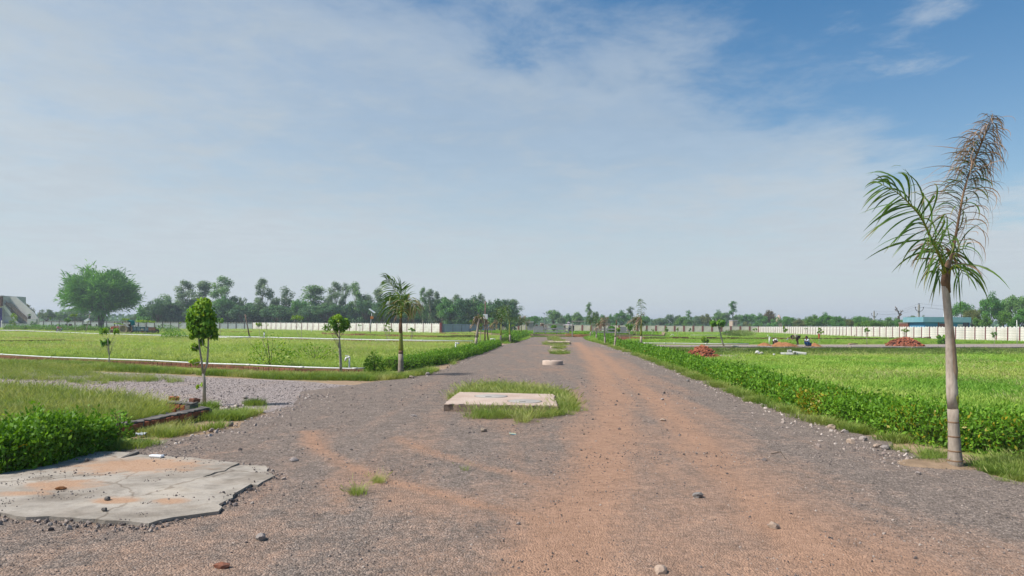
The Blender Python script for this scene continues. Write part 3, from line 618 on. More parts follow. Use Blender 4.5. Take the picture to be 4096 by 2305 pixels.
for i_, (lb, pl, k_, s_) in enumerate([
    ('brownish grass patch in the road nearest the wooden gate', [(5.171, 98.966), (6.492, 105.84), (6.628, 94.087), (5.71, 82.212), (4.353, 81.686)], 160, 1.5),
    ('pale grass patch in the road behind the far long slab', [(4.836, 78.786), (6.154, 80.415), (5.47, 70.993), (4.373, 71.229)], 140, 1.2),
    ('grass fringe around the far long slab in the road', [(3.009, 66.507), (3.77, 68.116), (5.45, 65.96), (5.006, 60.579), (2.753, 60.813)], 220, 1.2),
    ('grass fringe in front of the second round cover', [(3.109, 54.152), (3.972, 54.733), (4.104, 52.194), (3.581, 50.027), (3.021, 50.811)], 200, 1.1),
    ('grass fringe around the flat cover behind the nearest round cover', [(2.438, 42.797), (3.33, 43.43), (3.441, 41.088), (2.729, 39.768), (2.35, 40.874)], 240, 1.0),
    ('small grass tuft in the road left of the red track', [(-1.532, 6.681), (-1.459, 6.683), (-1.426, 6.537), (-1.498, 6.534)], 9, .6),
    ('small grass tuft in the red track', [(-1.414, 7.171), (-1.355, 7.174), (-1.328, 7.032), (-1.386, 7.03)], 7, .55),
    ('tiny green weed in the middle of the road', [(-0.559, 7.801), (-0.523, 7.802), (-0.514, 7.681), (-0.55, 7.68)], 4, .4),
    ('low grass patch on the gravel below the right hedge', [(5.25, 15.399), (5.456, 15.596), (5.54, 15.331), (5.404, 15.06), (5.217, 15.133)], 60, .9),
    ('small grass tuft at the edge of the gravel by the left hedge', [(-2.752, 30.442), (-2.524, 30.476), (-2.332, 28.176), (-2.543, 28.146)], 16, .9),
    ('sprigs of grass left of the road near the sapling corner', [(-5.485, 14.196), (-5.197, 14.216), (-5.032, 13.767), (-5.312, 13.748)], 50, .9)]):
    Q = sample(pl, k_, 0.1); P = np.c_[Q, np.full(len(Q), .004)]
    scatter('grass', lb, P, s_*RS.uniform(.7, 1.2, len(Q)), T_short if i_ == 8 or i_ == 10 else T_slab, seed=60+i_)
field('short grass around the foot of the near palm on the right', [(5.34, 8.092), (5.817, 8.431), (6.442, 8.927), (6.916, 9.203), (5.381, 7.156), (5.301, 7.49), (5.351, 7.958)], 520, T_slab, .48, .2, .3, seed=23, patch=(.4, .40))
_v = [(p[0]-.50, p[1]) for p in HEDGE_R[3:]]; _w = [(p[0]-.80, p[1]) for p in HEDGE_R[3:]]
field('thin grass along the foot of the long right hedge', _v+_w[::-1], 1500, T_short, 1.1, .6, 1.0, seed=25, patch=(.7, .50))
field('low grass before the raised park at the end of the road', [(2.701, 103.954), (9.398, 107.286), (11.994, 136.971), (3.779, 145.667)], 1600, T_bank, .8, .2, .2, seed=27)
field('bright verge grass beside the far right row of palms', [(10.218, 95.674), (14.996, 130.577), (14.024, 113.141), (12.582, 84.877), (12.479, 80.877), (9.595, 64.706), (8.815, 65.716), (8.832, 71.216), (9.267, 83.592)], 1600, T_right, .8, .4, .6, seed=29)
field('verge grass beside the far left hedge', [(-0.893, 63.935), (-0.207, 64.148), (1.952, 88.833), (2.651, 103.007), (2.557, 116.572), (-1.315, 93.754)], 1100, T_right, .8, .4, .6, seed=30)
field('tall dark clump of grass before the white wall left of the workers', [(41.894, 133.26), (51.876, 162.924), (57.559, 166.511), (46.201, 132.869), (39.757, 119.182)], 900, T_bank, 2.6, .3, .2, seed=31)

_sv = [(5.202, 9.306), (5.431, 9.139), (5.751, 8.981), (5.202, 8.121), (5.084, 8.402), (5.132, 8.955)]
Q_ = sample(_sv, 160, .1); Q_ = Q_[fbm(Q_[:, 0], Q_[:, 1], .25, 4) > .48]
scatter('grass', 'sparse sprigs on the bare soil left of the near palm', np.c_[Q_, np.full(len(Q_), -.01)], RS.uniform(.4, .8, len(Q_)), T_slab, seed=95)
field('rough grass at the near right beyond the road edge', [(5.9, 3.5), (16, 3.5), (16, 8.9), (8, 8.3), (6.6, 7.6), (5.7, 6.4)], 2600, T_slab, 1.0, .3, .4, seed=33)
field('rough grass at the near left beyond the broken slab', [(-15, 3.5), (-7.4, 3.5), (-6.9, 7.0), (-7.6, 8.6), (-15, 12)], 2200, T_near, .6, .3, .4, seed=34)
M['grass_dry'] = grassmat('dry_grass', (.30, .31, .09), (.42, .39, .16), (.52, .46, .24), .4)
T_dry = tuft_set('dry', M['grass_dry'], 26, .30, .36, .010, 1.0, 12)
T_weed = tuft_set('weeds', M['grass_bank'], 40, .30, .30, .045, 1.0, 0)
_LF = [(-28.25, 32.867), (-17.96, 29.108), (-12.016, 26.468), (-5.63, 23.778), (-4.232, 25.673), (-3.439, 31.453), (-2.591, 48.055), (-14.213, 59.671), (-38.597, 72.807), (-92.069, 111.846)]
_RF = [(9.5, 11), (7.4, 14), (7.7, 25), (8.9, 40), (10.2, 52), (30, 56), (60, 62), (48, 38), (22, 14)]
field('dry yellow stems standing in drifts in the left field', _LF, 5200, T_dry, .62, .75, 1.4, seed=131, patch=(5., .52))
field('patches of broad leaved weeds in the left field', _LF, 2600, T_weed, .6, .75, 1.4, seed=137, patch=(3., .60))
field('drifts of pale dry grass in the sunken right plot', _RF, 6000, T_dry, .5, .75, 1.3, avoid=[HEAPCLR], seed=141, patch=(5., .54))
field('patches of darker weeds in the sunken right plot', _RF, 3000, T_weed, .5, .7, 1.3, seed=143, patch=(3.5, .60))
# loose gravel and pebbles on the road
def rock_mesh(name, seed, matl, sub=1, sq=(1, .85, .6)):
    bm = bmesh.new(); bmesh.ops.create_icosphere(bm, subdivisions=sub, radius=.5); r = np.random.default_rng(seed)
    for v_ in bm.verts:
        n_ = 1+r.normal(0, .13); v_.co = Vector((v_.co.x*sq[0]*n_, v_.co.y*sq[1]*n_, v_.co.z*sq[2]*n_))
    for _ in range(3):
        d = Vector(r.normal(size=3)).normalized(); k = r.uniform(.22, .38)
        for v_ in bm.verts:
            e_ = v_.co.dot(d)-k
            if e_ > 0: v_.co -= d*e_
    me = bpy.data.meshes.new(name); bm.to_mesh(me); bm.free(); me.materials.append(matl); return me
def pebmat(name, a, b, c3):
    m, t = newmat(name); oi = t.nodes.new('ShaderNodeObjectInfo')
    return finish(m, t, ramp(t, oi.outputs['Random'], [(0., a), (.55, b), (1., c3)]), .9, .2)
M['pebble'] = pebmat('gravel_pebble', (.075, .065, .065), (.18, .145, .13), (.40, .33, .28))
M['rubble'] = pebmat('pale_rubble', (.22, .17, .15), (.36, .29, .25), (.50, .43, .38))
PEB = bpy.data.collections.new('pebbles'); RUB = bpy.data.collections.new('rubble')
for i in range(5):
    PEB.objects.link(bpy.data.objects.new('pebble', rock_mesh('pebble', i, M['pebble'])))
    RUB.objects.link(bpy.data.objects.new('rubble', rock_mesh('rubble', i+9, M['rubble'])))
Q = sample([(-6.8, 3.0), (5.0, 3.0), (6, 8), (5.4, 12), (6.2, 22), (-2.6, 24), (-4.6, 16), (-5.2, 8)], 46000, 1.5)
Q = Q[(Q[:, 0] > edge(LEFT_EDGE, Q[:, 1])+.05) & (Q[:, 0] < edge(RIGHT_EDGE, Q[:, 1])-.05)]
_dm = dustmask(Q[:, 0], Q[:, 1], 0.); Q = Q[RS.uniform(size=len(Q)) > _dm*.88-.05*0]
Q = Q[RS.uniform(size=len(Q)) < .25+1.1*np.clip(fbm(Q[:, 0], Q[:, 1], .9, 77)-.25, 0, 1)*1.4]
Qn = RS.uniform((-5.2, 3.4), (6.4, 9.), (42000, 2)); Qn = Qn[(np.abs(Qn[:, 0]) < .80*Qn[:, 1]) & (Qn[:, 0] < edge(RIGHT_EDGE, Qn[:, 1])-.05)]
Qn = Qn[RS.uniform(size=len(Qn)) > .25+.6*np.clip(dustmask(Qn[:, 0], Qn[:, 1], 0.), 0, 1)-.55*(fbm(Qn[:, 0], Qn[:, 1], .6, 91)-.5)]; Q = np.r_[Q, Qn]
dd = np.hypot(Q[:, 0], Q[:, 1]); sz = np.where(RS.uniform(size=len(Q)) < .006, 2.4, 1.)*np.clip(.0080*np.exp(RS.normal(0, .55, len(Q))), .003, .04)*np.clip(dd/7, .8, 2.2)
scatter('gravel', 'loose grey gravel strewn over the main road', np.c_[Q, np.full(len(Q), .017)], sz, PEB, RS.uniform(0, 6.28, (len(Q), 3)), 5)
Q = sample([(-18.497, 23.53), (-11.441, 21.901), (-4.415, 18.658), (-4.6, 14.), (-5.235, 13.457), (-8.744, 15.447), (-13.542, 17.231)], 9000, .8)
scatter('gravel', 'coarse stones strewn over the side road', np.c_[Q, np.full(len(Q), .008)], np.clip(.015*np.exp(RS.normal(0, .5, len(Q))), .006, .06), PEB, RS.uniform(0, 6.28, (len(Q), 3)), 6)
yy_ = RS.uniform(8, 60, 1700)**1.0; xx_ = edge(RIGHT_EDGE, yy_)-.05-np.abs(RS.normal(0, .38, len(yy_)))
scatter('rubble', 'pale stone chips along the right edge of the road', np.c_[xx_, yy_, np.full(len(yy_), .016)], np.clip(.038*np.exp(RS.normal(0, .55, len(yy_))), .012, .11), RUB, RS.uniform(0, 6.28, (len(yy_), 3)), 7)
yy_ = np.r_[RS.uniform(9, 16, 260), RS.uniform(20, 75, 700)]; xx_ = edge(LEFT_EDGE, yy_)+np.abs(RS.normal(0, .35, len(yy_)))-.1
scatter('rubble', 'pale stone chips along the left edge of the road', np.c_[xx_, yy_, np.full(len(yy_), .014)], np.clip(.036*np.exp(RS.normal(0, .5, len(yy_))), .012, .10), RUB, RS.uniform(0, 6.28, (len(yy_), 3)), 8)
Q = sample([(17.242, 56.827), (19.948, 57.515), (18.159, 52.2), (15.788, 48.783), (15.183, 50.039)], 900, .1)
scatter('rubble', 'strip of grey stone rubble spilled down the bank by the papaya tree', np.c_[Q, gz(Q[:, 0], Q[:, 1])+.10], RS.uniform(.10, .26, len(Q)), RUB, RS.uniform(0, 6.28, (len(Q), 3)), 9)
Q = np.r_[sample([(-5.669, 12.987), (-5.444, 13.851), (-5.171, 13.222), (-5.196, 12.445)], 60, .1), sample([(-16.736, 26.476), (-16.187, 26.729), (-15.119, 25.045), (-15.689, 24.97)], 40, .1)]
scatter('rubble', 'broken stone bits beside the near sapling', np.c_[Q, np.full(len(Q), .02)], RS.uniform(.03, .11, len(Q)), RUB, RS.uniform(0, 6.28, (len(Q), 3)), 10)

# ================================================================== HEDGES
def ribbons(B, D, L, Wd, droop, wind=(0, 0, 0), seg=5, tint0=0., tint1=1., side=None, curl=0., seed=0):
    """tapering strips that start along D and bend under droop and wind; arrays of equal length -> verts, quads, tint"""
    n = len(B); r = np.random.default_rng(seed); p = B.copy(); d = unit(D.copy()); L = np.broadcast_to(np.asarray(L, float), (n,)); Wd = np.broadcast_to(np.asarray(Wd, float), (n,))
    droop = np.broadcast_to(np.asarray(droop, float), (n,)); wind = np.asarray(wind, float); st = (L/seg)[:, None]
    if side is None: side = r.normal(size=(n, 3))
    s = unit(np.cross(d, side)); V_ = []; T = []
    t0 = np.broadcast_to(np.asarray(tint0, float), (n,)); t1 = np.broadcast_to(np.asarray(tint1, float), (n,))
    k = r.normal(0, 1, (n, 3))
    for i in range(seg+1):
        f = i/seg; w = (Wd*(.55+.9*f if f < .5 else 1.0*(1-f)*2+.04))[:, None]*.5
        V_.append(np.stack([p-s*w, p+s*w], 1)); T.append(np.stack([t0*(1-f)+t1*f]*2, 1))
        d = unit(d+np.array([0, 0, -1.])*(droop*(.4+f)/seg)[:, None]*2+wind*(.4+f)/seg*2+k*curl*(.2+f)/seg); p = p+d*st
        s = unit(s-d*np.sum(s*d, 1, keepdims=True))
    V_ = np.stack(V_, 1).reshape(-1, 3); T = np.stack(T, 1).reshape(-1)     # n,(seg+1),2
    i0 = (np.arange(n)[:, None]*(seg+1)*2+np.arange(seg)[None]*2).ravel()
    return V_, np.stack([i0, i0+1, i0+3, i0+2], 1), T
def joinarr(parts):
    V_, F_, T = [], [], []; b = 0
    for v_, f_, t_ in parts: V_.append(v_); F_.append(f_+b); T.append(t_); b += len(v_)
    return np.concatenate(V_), np.concatenate(F_), np.concatenate(T)
def hedge(label, path, w, h, n, leaf, matl='hedge', seed=0, yellow=(), lod=8., group='clipped hedges beside the roads', rag=.12, power=1.2):
    r = np.random.default_rng(seed); path = np.array(path, float)
    sg = np.r_[0, np.cumsum(np.hypot(*np.diff(path, axis=0).T))]; L = sg[-1]
    fx = lambda s: np.interp(s, sg, path[:, 0]); fy = lambda s: np.interp(s, sg, path[:, 1])
    S = r.uniform(0, L, n*8); dd = np.hypot(fx(S), fy(S)); S = S[r.uniform(size=len(S)) < (dd.min()/dd)**power][:n]; n = len(S)
    x0, y0 = fx(S), fy(S); e = .2; tx, ty = fx(S+e)-fx(S-e), fy(S+e)-fy(S-e); l_ = np.hypot(tx, ty)+1e-9; nx_, ny_ = ty/l_, -tx/l_
    d = np.hypot(x0, y0); k = np.maximum(1, d/lod)**.62
    bw = w*(.78+.5*fbm(S, S*0, 1.0, seed)); bh = h*(.72+.55*fbm(S, S*0+4, .9, seed+2))
    taper = np.clip(np.minimum(S, L-S)/.35, .35, 1)**.5; bw = bw*taper; bh = bh*taper
    a = np.arccos(np.clip(r.uniform(-1.12, 1.12, n), -1, 1)); ru = r.uniform(size=n)**.28
    cx = np.cos(a); cz = np.abs(np.sin(a))
    lat = np.sign(cx)*np.abs(cx)**.55*bw/2*ru*(1+r.normal(0, rag, n)); hz_ = (cz**.55)*bh*ru*(1+r.normal(0, rag, n))
    low = r.uniform(size=n) < .30; hz_ = np.where(low, r.uniform(0.03, .85, n)*bh, hz_); lat = np.where(low, np.sign(lat)*bw/2*(.80+.25*r.uniform(size=n)), lat)
    shoot = (fbm(x0*1., y0*1.+lat, .10, seed+31, 2) > .62) & (hz_ > .6*bh); hz_ = np.where(shoot, hz_+r.uniform(0, .16, n)*h*1.3, hz_)
    C = np.stack([x0+nx_*lat, y0+ny_*lat, np.maximum(.02, hz_)], 1)
    out = unit(np.stack([nx_*lat/(bw/2+1e-6), ny_*lat/(bw/2+1e-6), .25+hz_/bh], 1))
    D = unit(out*.6+r.normal(0, .6, (n, 3))+np.array([0, 0, .35])); N = unit(out+r.normal(0, .5, (n, 3)))
    Ls = leaf*k*r.uniform(.55, 1.35, n)
    V_, F_ = leaves(C, D, N, Ls, Ls*.48)
    tn = np.clip(.38+.33*(fbm(C[:, 0]*1., C[:, 1]*1., .35, seed+7)-.5)*2+r.normal(0, .20, n), 0, 1)
    core = MB(); m_ = max(6, int(L/.5)); cs = []
    for i in range(m_+1):
        s = L*i/m_; s2 = np.clip(s, .12, L-.12); x_, y_ = fx(s2), fy(s2); tx_, ty_ = fx(s+.2)-fx(s-.2), fy(s+.2)-fy(s-.2); q = math.hypot(tx_, ty_); a_, b_ = ty_/q, -tx_/q
        hw = w*.5*(.78+.5*float(fbm(s, 0., 1.0, seed)))*.62; hh = h*(.72+.55*float(fbm(s, 4., .9, seed+2)))*.72
        cs += [(x_-a_*hw, y_-b_*hw, 0), (x_-a_*hw*1.1, y_-b_*hw*1.1, hh*.6), (x_-a_*hw*.6, y_-b_*hw*.6, hh), (x_+a_*hw*.6, y_+b_*hw*.6, hh), (x_+a_*hw*1.1, y_+b_*hw*1.1, hh*.6), (x_+a_*hw, y_+b_*hw, 0)]
    fs = [(i*6+j, i*6+(j+1), (i+1)*6+j+1, (i+1)*6+j) for i in range(m_) for j in range(5)]+[(0, 1, 2, 3, 4, 5), tuple(m_*6+j for j in range(6))]
    core.add(cs, fs)
    o = thing('hedge', label, 'hedge', (float(path[0][0]), float(path[0][1]), 0), 0, group)
    off = np.array([path[0][0], path[0][1], 0])
    ys_ = np.zeros(n, bool)
    for (s0, s1, fr) in yellow: ys_ |= (S > s0) & (S < s1) & (r.uniform(size=n) < fr) & (hz_ < bh*.95)
    q = np.repeat(~ys_, 4); Vm = V_[q]; link('foliage', np_mesh('foliage', Vm-off, np.arange(len(Vm)).reshape(-1, 4), M[matl], False, {'tint': np.repeat(tn[~ys_], 4)}), o)
    if ys_.any():
        Vy = V_[~q]; link('yellow_foliage', np_mesh('yellow_foliage', Vy-off, np.arange(len(Vy)).reshape(-1, 4), M['leaf_yellow'], False, {'tint': np.repeat(tn[ys_], 4)}), o)
    cm = core.mesh('twigs', M['hedge_core']); cm.transform(Matrix.Translation((-off[0], -off[1], 0))); link('twigs', cm, o)
    return o
hedge('long clipped green hedge along the right side of the road', HEDGE_R, 0.86, .50, 115000, .046, seed=1, yellow=[(0, 60, .012), (2.4, 4.5, .10), (6.2, 7.4, .45), (8, 12, .03)])
hedge('short clipped hedge at the far end of the right roadside', [(10.228, 69.053), (10.972, 77.221), (12.691, 100.939), (13.855, 119.164)], 1.1, .75, 3600, .10, seed=2, lod=30)
hedge('clipped green hedge behind the leaning palm on the left roadside', [(-4.454, 24.751), (-4.104, 25.689), (-3.243, 29.667), (-2.187, 40.591), (-1.284, 57.332)], .85, .52, 26000, .062, seed=3, lod=24)
hedge('far short hedge on the left roadside near the park', [(-0.709, 65.604), (-0.178, 68.357), (0.812, 86.884), (2.28, 106.988)], 1.2, .9, 3600, .12, seed=4, lod=38)
hedge('dark leafy hedge beside the broken concrete slab at the near left', [(-5.634, 7.167), (-5.625, 7.517), (-5.535, 7.833), (-5.505, 8.253), (-5.559, 8.808), (-5.646, 9.137)], .74, .46, 26000, .052, 'hedge', 5, yellow=[(0, 3, .015)], rag=.2)
hedge('low green hedge before the staircase building and the motorcycle', [(-107.765, 145.458), (-96.144, 137.062), (-83.569, 126.805), (-76.822, 122.581), (-71.601, 121.704), (-69.977, 123.172)], 1.4, 1.15, 5200, .22, 'hedge_dark', 6, lod=200)
hedge('low dark hedge in front of the left half of the park fence', [(4.28, 117.808), (6.261, 114.859), (8.379, 113.676), (9.634, 113.581)], 1.2, .75, 2600, .15, 'hedge_dark', 7, lod=120)
hedge('low dark hedge in front of the right half of the park fence', [(15.526, 121.838), (17.201, 117.561), (18.551, 113.466), (19.758, 109.621)], 1.2, .85, 2600, .15, 'hedge_dark', 8, lod=120, yellow=[(9, 12, .2)])

# ================================================================== BACKGROUND TREES
def limb(mb, a, b, r0, r1, rng, n=4, sag=.12):
    a = np.array(a, float); b = np.array(b, float); L = np.linalg.norm(b-a); pts = []
    for i in range(n+1):
        f = i/n; p = a*(1-f)+b*f
        if 0 < i < n: p = p+rng.normal(0, sag*L*.25, 3)
        pts.append(tuple(p))
    mb.tube(pts, [r0+(r1-r0)*i/n for i in range(n+1)], 6)
    return pts
def clump_leaves(cent, rad, n, ll, lw, rng, flat=.75, droop=.0):
    u_ = unit(rng.normal(size=(n, 3))); q = rng.uniform(size=(n, 1))**.45
    off = u_*q*rad*np.array([1, 1, flat]); C = cent+off
    D = unit(u_*.5+rng.normal(0, .6, (n, 3))+np.array([0, 0, -droop])); N = unit(u_+np.array([0, 0, .5])+rng.normal(0, .35, (n, 3)))
    v_, f_ = leaves(C, D, N, ll*rng.uniform(.6, 1.3, n), lw*rng.uniform(.7, 1.2, n))
    return v_, f_, rng.uniform(.15, .65, 1)+rng.normal(0, .14, n)
def tree_parts(kind, seed):
    r = np.random.default_rng(seed); tr = MB(); P = []
    def add(cent, rad, n, ll, lw, fl=.75, dr=0.):
        v_, f_, t_ = clump_leaves(np.array(cent), rad, n, ll, lw, r, fl, dr); P.append((v_, f_, np.repeat(np.clip(t_, 0, 1), 4)))
    if kind == 'euc':
        H = 18.; lean = r.normal(0, .5, 2); top = (lean[0], lean[1], H*.9); spine = limb(tr, (0, 0, 0), top, .24, .05, r, 8, .05)
        wmax = r.uniform(2.0, 2.9); lo = r.uniform(.20, .34)
        for i in range(int(r.integers(20, 28))):
            f = lo+(1-lo)*(i+.5)/26*1.03; f = min(f+r.normal(0, .03), 1.0); a = r.uniform(0, 6.28)
            q = np.clip((f-lo)/(1-lo), 0, 1); rr = wmax*(.25+.9*math.sin(PI*min(1, q*.80+.16)))*r.uniform(.25, 1.)
            c_ = (lean[0]*f+rr*math.cos(a), lean[1]*f+rr*math.sin(a), H*f*.97)
            k = min(8, int(f*.92*8)); base = spine[max(1, k-1)]
            limb(tr, base, c_, .06, .02, r, 3); add(c_, r.uniform(.95, 1.6), int(r.integers(95, 150)), .55, .26, 1.1, .5)
        return tr, joinarr(P), H, 2*wmax*1.05+.4
    if kind == 'broad':
        H = 9.; rx = 4.; tr_h = H*r.uniform(.18, .28); limb(tr, (0, 0, 0), (r.normal(0, .2), r.normal(0, .2), tr_h), .28, .2, r, 3)
        for i in range(36):
            u_ = unit(r.normal(size=3)); u_[2] = abs(u_[2])*1.0-.15; q = r.uniform(.5, 1.0)
            c_ = np.array([u_[0]*rx*.83*q, u_[1]*rx*.83*q, tr_h+(H-tr_h)*(.38+u_[2]*.52*q)]); c_ += r.normal(0, .25, 3)
            if i < 12: limb(tr, (0, 0, tr_h), c_, .11, .03, r, 3)
            add(c_, r.uniform(.75, 1.35), int(r.integers(95, 140)), .38, .24, .8)
        return tr, joinarr(P), H, 2*rx
    if kind == 'tallsparse':
        H = 12.; spine = limb(tr, (0, 0, 0), (r.normal(0, .4), r.normal(0, .4), H*.93), .16, .05, r, 7, .06)
        for i in range(13):
            f = .62+.38*i/12; a = r.uniform(0, 6.28); rr = r.uniform(.1, 1.3)
            c_ = (rr*math.cos(a), rr*math.sin(a), H*f); limb(tr, spine[min(6, int(f*6.5))], c_, .05, .02, r, 3); add(c_, r.uniform(.55, .95), 85, .4, .2, .9)
        return tr, joinarr(P), H, 3.2
    H = 4.; rx = 2.6                                   # bush
    for i in range(26):
        a = r.uniform(0, 6.28); q = r.uniform(0, 1)**.5; c_ = np.array([rx*.78*q*math.cos(a), rx*.78*q*math.sin(a), H*(.12+.72*r.uniform()*(1-.55*q*q))])
        if i < 8: limb(tr, (0, 0, 0), c_, .06, .02, r, 3)
        add(c_, r.uniform(.55, .9), 95, .36, .2, .85)
    return tr, joinarr(P), H, 2*rx
LIB = {}
def lib(kind, k):
    if (kind, k) not in LIB:
        tr, (v_, f_, t_), H, w = tree_parts(kind, 100+k*7+len(kind))
        LIB[(kind, k)] = (tr.mesh('trunk', M['bark_pale'] if kind == 'euc' else M['bark']), np_mesh('crown', v_, f_, M['broad'], False, {'tint': t_}), H, w)
    return LIB[(kind, k)]
NV = {'euc': 6, 'broad': 6, 'bush': 3, 'tallsparse': 2}
LOOK = {'euc': 'tall eucalyptus', 'broad': 'leafy tree', 'bush': 'low bush', 'tallsparse': 'thin tall tree'}
COLW = {'euc': 'grey green', 'euc2': 'mid green', 'broad': 'deep green', 'broad_br': 'bright green', 'broad_ol': 'olive', 'broad_brown': 'brownish', 'broad_dk': 'dark'}
ORD = 'first second third fourth fifth sixth seventh eighth ninth tenth eleventh twelfth thirteenth fourteenth fifteenth sixteenth seventeenth eighteenth nineteenth twentieth'.split()
def ordw(i):
    if i < 20: return ORD[i]
    t_ = {2: 'twenty', 5: 'fifty', 3: 'thirty', 4: 'forty'}[(i+1)//10]; u_ = (i+1) % 10
    return {20: 'twentieth', 30: 'thirtieth', 40: 'fortieth'}[i+1] if u_ == 0 else t_+'-'+ORD[u_-1]
def plant_trees(rows, where, group):
    rows = sorted(rows, key=lambda q: q[0][0]/q[0][1])
    cnt = {}
    for q in rows: cnt[(q[1], q[2])] = cnt.get((q[1], q[2]), 0)+1
    seen = {}
    for i, ((x_, y_, H, w), kind, mt) in enumerate(rows):
        tm, cm, h0, w0 = lib(kind, (i*5+int(abs(x_)*3)) % NV[kind]); key = (kind, mt); seen[key] = seen.get(key, 0)+1
        if cnt[key] == 1: lb = f'{COLW[mt]} {LOOK[kind]} {where}'
        else: lb = f'{ordw(seen[key]-1)} {COLW[mt]} {LOOK[kind]} from the left {where}'
        o = thing('eucalyptus_tree' if kind == 'euc' else 'shrub' if kind == 'bush' else 'tree', lb, 'bush' if kind == 'bush' else 'tree', (x_, y_, 0), random.uniform(0, 6.28), group)
        s_ = w/w0*(1.22 if kind != 'euc' else 1.); o.scale = (s_, s_, H/h0*(1.06 if kind != 'euc' else 1.))
        link('trunk', tm, o); c_ = link('crown', cm, o); c_.material_slots[0].link = 'OBJECT'; c_.material_slots[0].material = M[mt]
rows = []
for a in [(-116.62, 232, 12.757, 6.032), (-107.796, 226, 15.827, 5.794), (-105.908, 236, 16.162, 6.568), (-96.57, 228, 17.469, 6.179), (-81.13, 224, 16.482, 4.84), (-74.852, 226, 15.511, 4.469), (-69.941, 240, 15.128, 8.174), (-56.873, 220, 15.432, 4.27), (-56.529, 232, 15.616, 3.059), (-50.843, 222, 15.284, 5.04), (-48.023, 226, 14.153, 3.145), (-43.835, 222, 13.389, 3.903), (-40.788, 230, 14.439, 4.211), (-33.629, 218, 13.652, 4.471), (-31.538, 226, 12.298, 1.987), (-27.511, 210, 13.251, 2.23), (-25.594, 212, 12.758, 2.562), (-23.935, 216, 12.273, 1.819), (-21.148, 208, 12.275, 2.514), (-19.529, 212, 11.564, 2.251), (-16.408, 206, 10.927, 3.244), (-12.207, 202, 10.926, 3.994), (-9.282, 206, 11.361, 2.414), (-5.232, 214, 9.108, 2.195), (-2.722, 208, 8.614, 3.504), (0.684, 204, 9.553, 3.586)]:
    rows.append(((a[0], a[1], a[2], a[3]*1.35), 'euc', 'euc' if len(rows) % 3 else 'euc2'))
for a in [(-94.119, 236, 11.848, 4.494), (-83.412, 240, 12.471, 3.516), (-63.87, 236, 12.003, 3.457), (-7.231, 216, 10.587, 2.769)]: rows.append((a, 'broad', 'euc'))
plant_trees(rows, 'behind the left wall', 'tall trees behind the left boundary wall')
rows = []; xx = 560
for i in range(40):
    w = random.uniform(58, 92); 
    d = random.uniform(216, 232) if xx < 1750 else random.uniform(196, 212); pxm = 2730.667/d; top = random.uniform(1178, 1228)
    X_ = (xx+w/2-2048)/pxm; hor = 1305.7+.008*(xx-2048); rows.append(((X_, d, 1.65+(hor-top)/pxm, w*1.45/pxm), 'broad' if i % 3 else 'bush', 'broad_dk' if i % 4 else 'broad')); xx += w*.50
plant_trees(rows, 'under the tall left trees', 'undergrowth behind the left boundary wall')
plant_trees([((-168.77, 236, 8.745, 5.877), 'broad', 'broad_ol'), ((-168.171, 240, 4.761, 2.989), 'bush', 'broad'), ((-167.616, 246, 6.949, 5.405), 'broad', 'euc'), ((-173.524, 262, 6.662, 4.989), 'broad', 'euc2'), ((-171.032, 268, 8.301, 10.992), 'broad', 'euc2'), ((-153.207, 250, 5.341, 8.24), 'bush', 'broad_dk'), ((-155.335, 244, 4.848, 7.149), 'broad', 'broad_dk'), ((-137.277, 250, 5.469, 5.31), 'broad', 'euc'), ((-129.736, 246, 7.342, 6.577), 'broad', 'broad_br'), ((-142.883, 252, 3.802, 5.537), 'bush', 'euc2')], 'behind the big thorn tree', 'trees behind the wall near the big thorn tree')
plant_trees([((7.184, 236, 5.83, 5.617), 'broad', 'broad'), ((15.87, 262, 8.944, 5.373), 'broad', 'euc2'), ((18.575, 256, 6.083, 3.282), 'broad', 'euc'), ((21.593, 262, 7.264, 3.167), 'broad', 'broad'), ((25.668, 266, 7.963, 5.455), 'broad', 'euc2'), ((29.273, 258, 9.793, 2.551), 'tallsparse', 'euc2'), ((31.995, 262, 8.402, 2.687), 'broad', 'euc'), ((35.291, 268, 7.007, 3.729), 'broad', 'broad'), ((38.77, 270, 6.776, 3.461), 'broad', 'broad'), ((43.578, 272, 8.344, 6.774), 'broad', 'broad'), ((48.056, 276, 8.979, 3.234), 'tallsparse', 'euc'), ((48.252, 268, 6.521, 3.141), 'broad', 'broad_ol'), ((53.04, 274, 7.062, 5.017), 'broad', 'broad'), ((52.762, 262, 3.195, 4.606), 'bush', 'broad_br'), ((59.956, 276, 6.143, 5.357), 'broad', 'euc'),
 ((31.352, 258, 3.857, 7.559), 'bush', 'broad_dk'), ((39.993, 262, 4.052, 6.717), 'bush', 'broad'), ((46.584, 264, 4.024, 5.801), 'bush', 'broad_dk')], 'behind the park', 'trees behind the park')
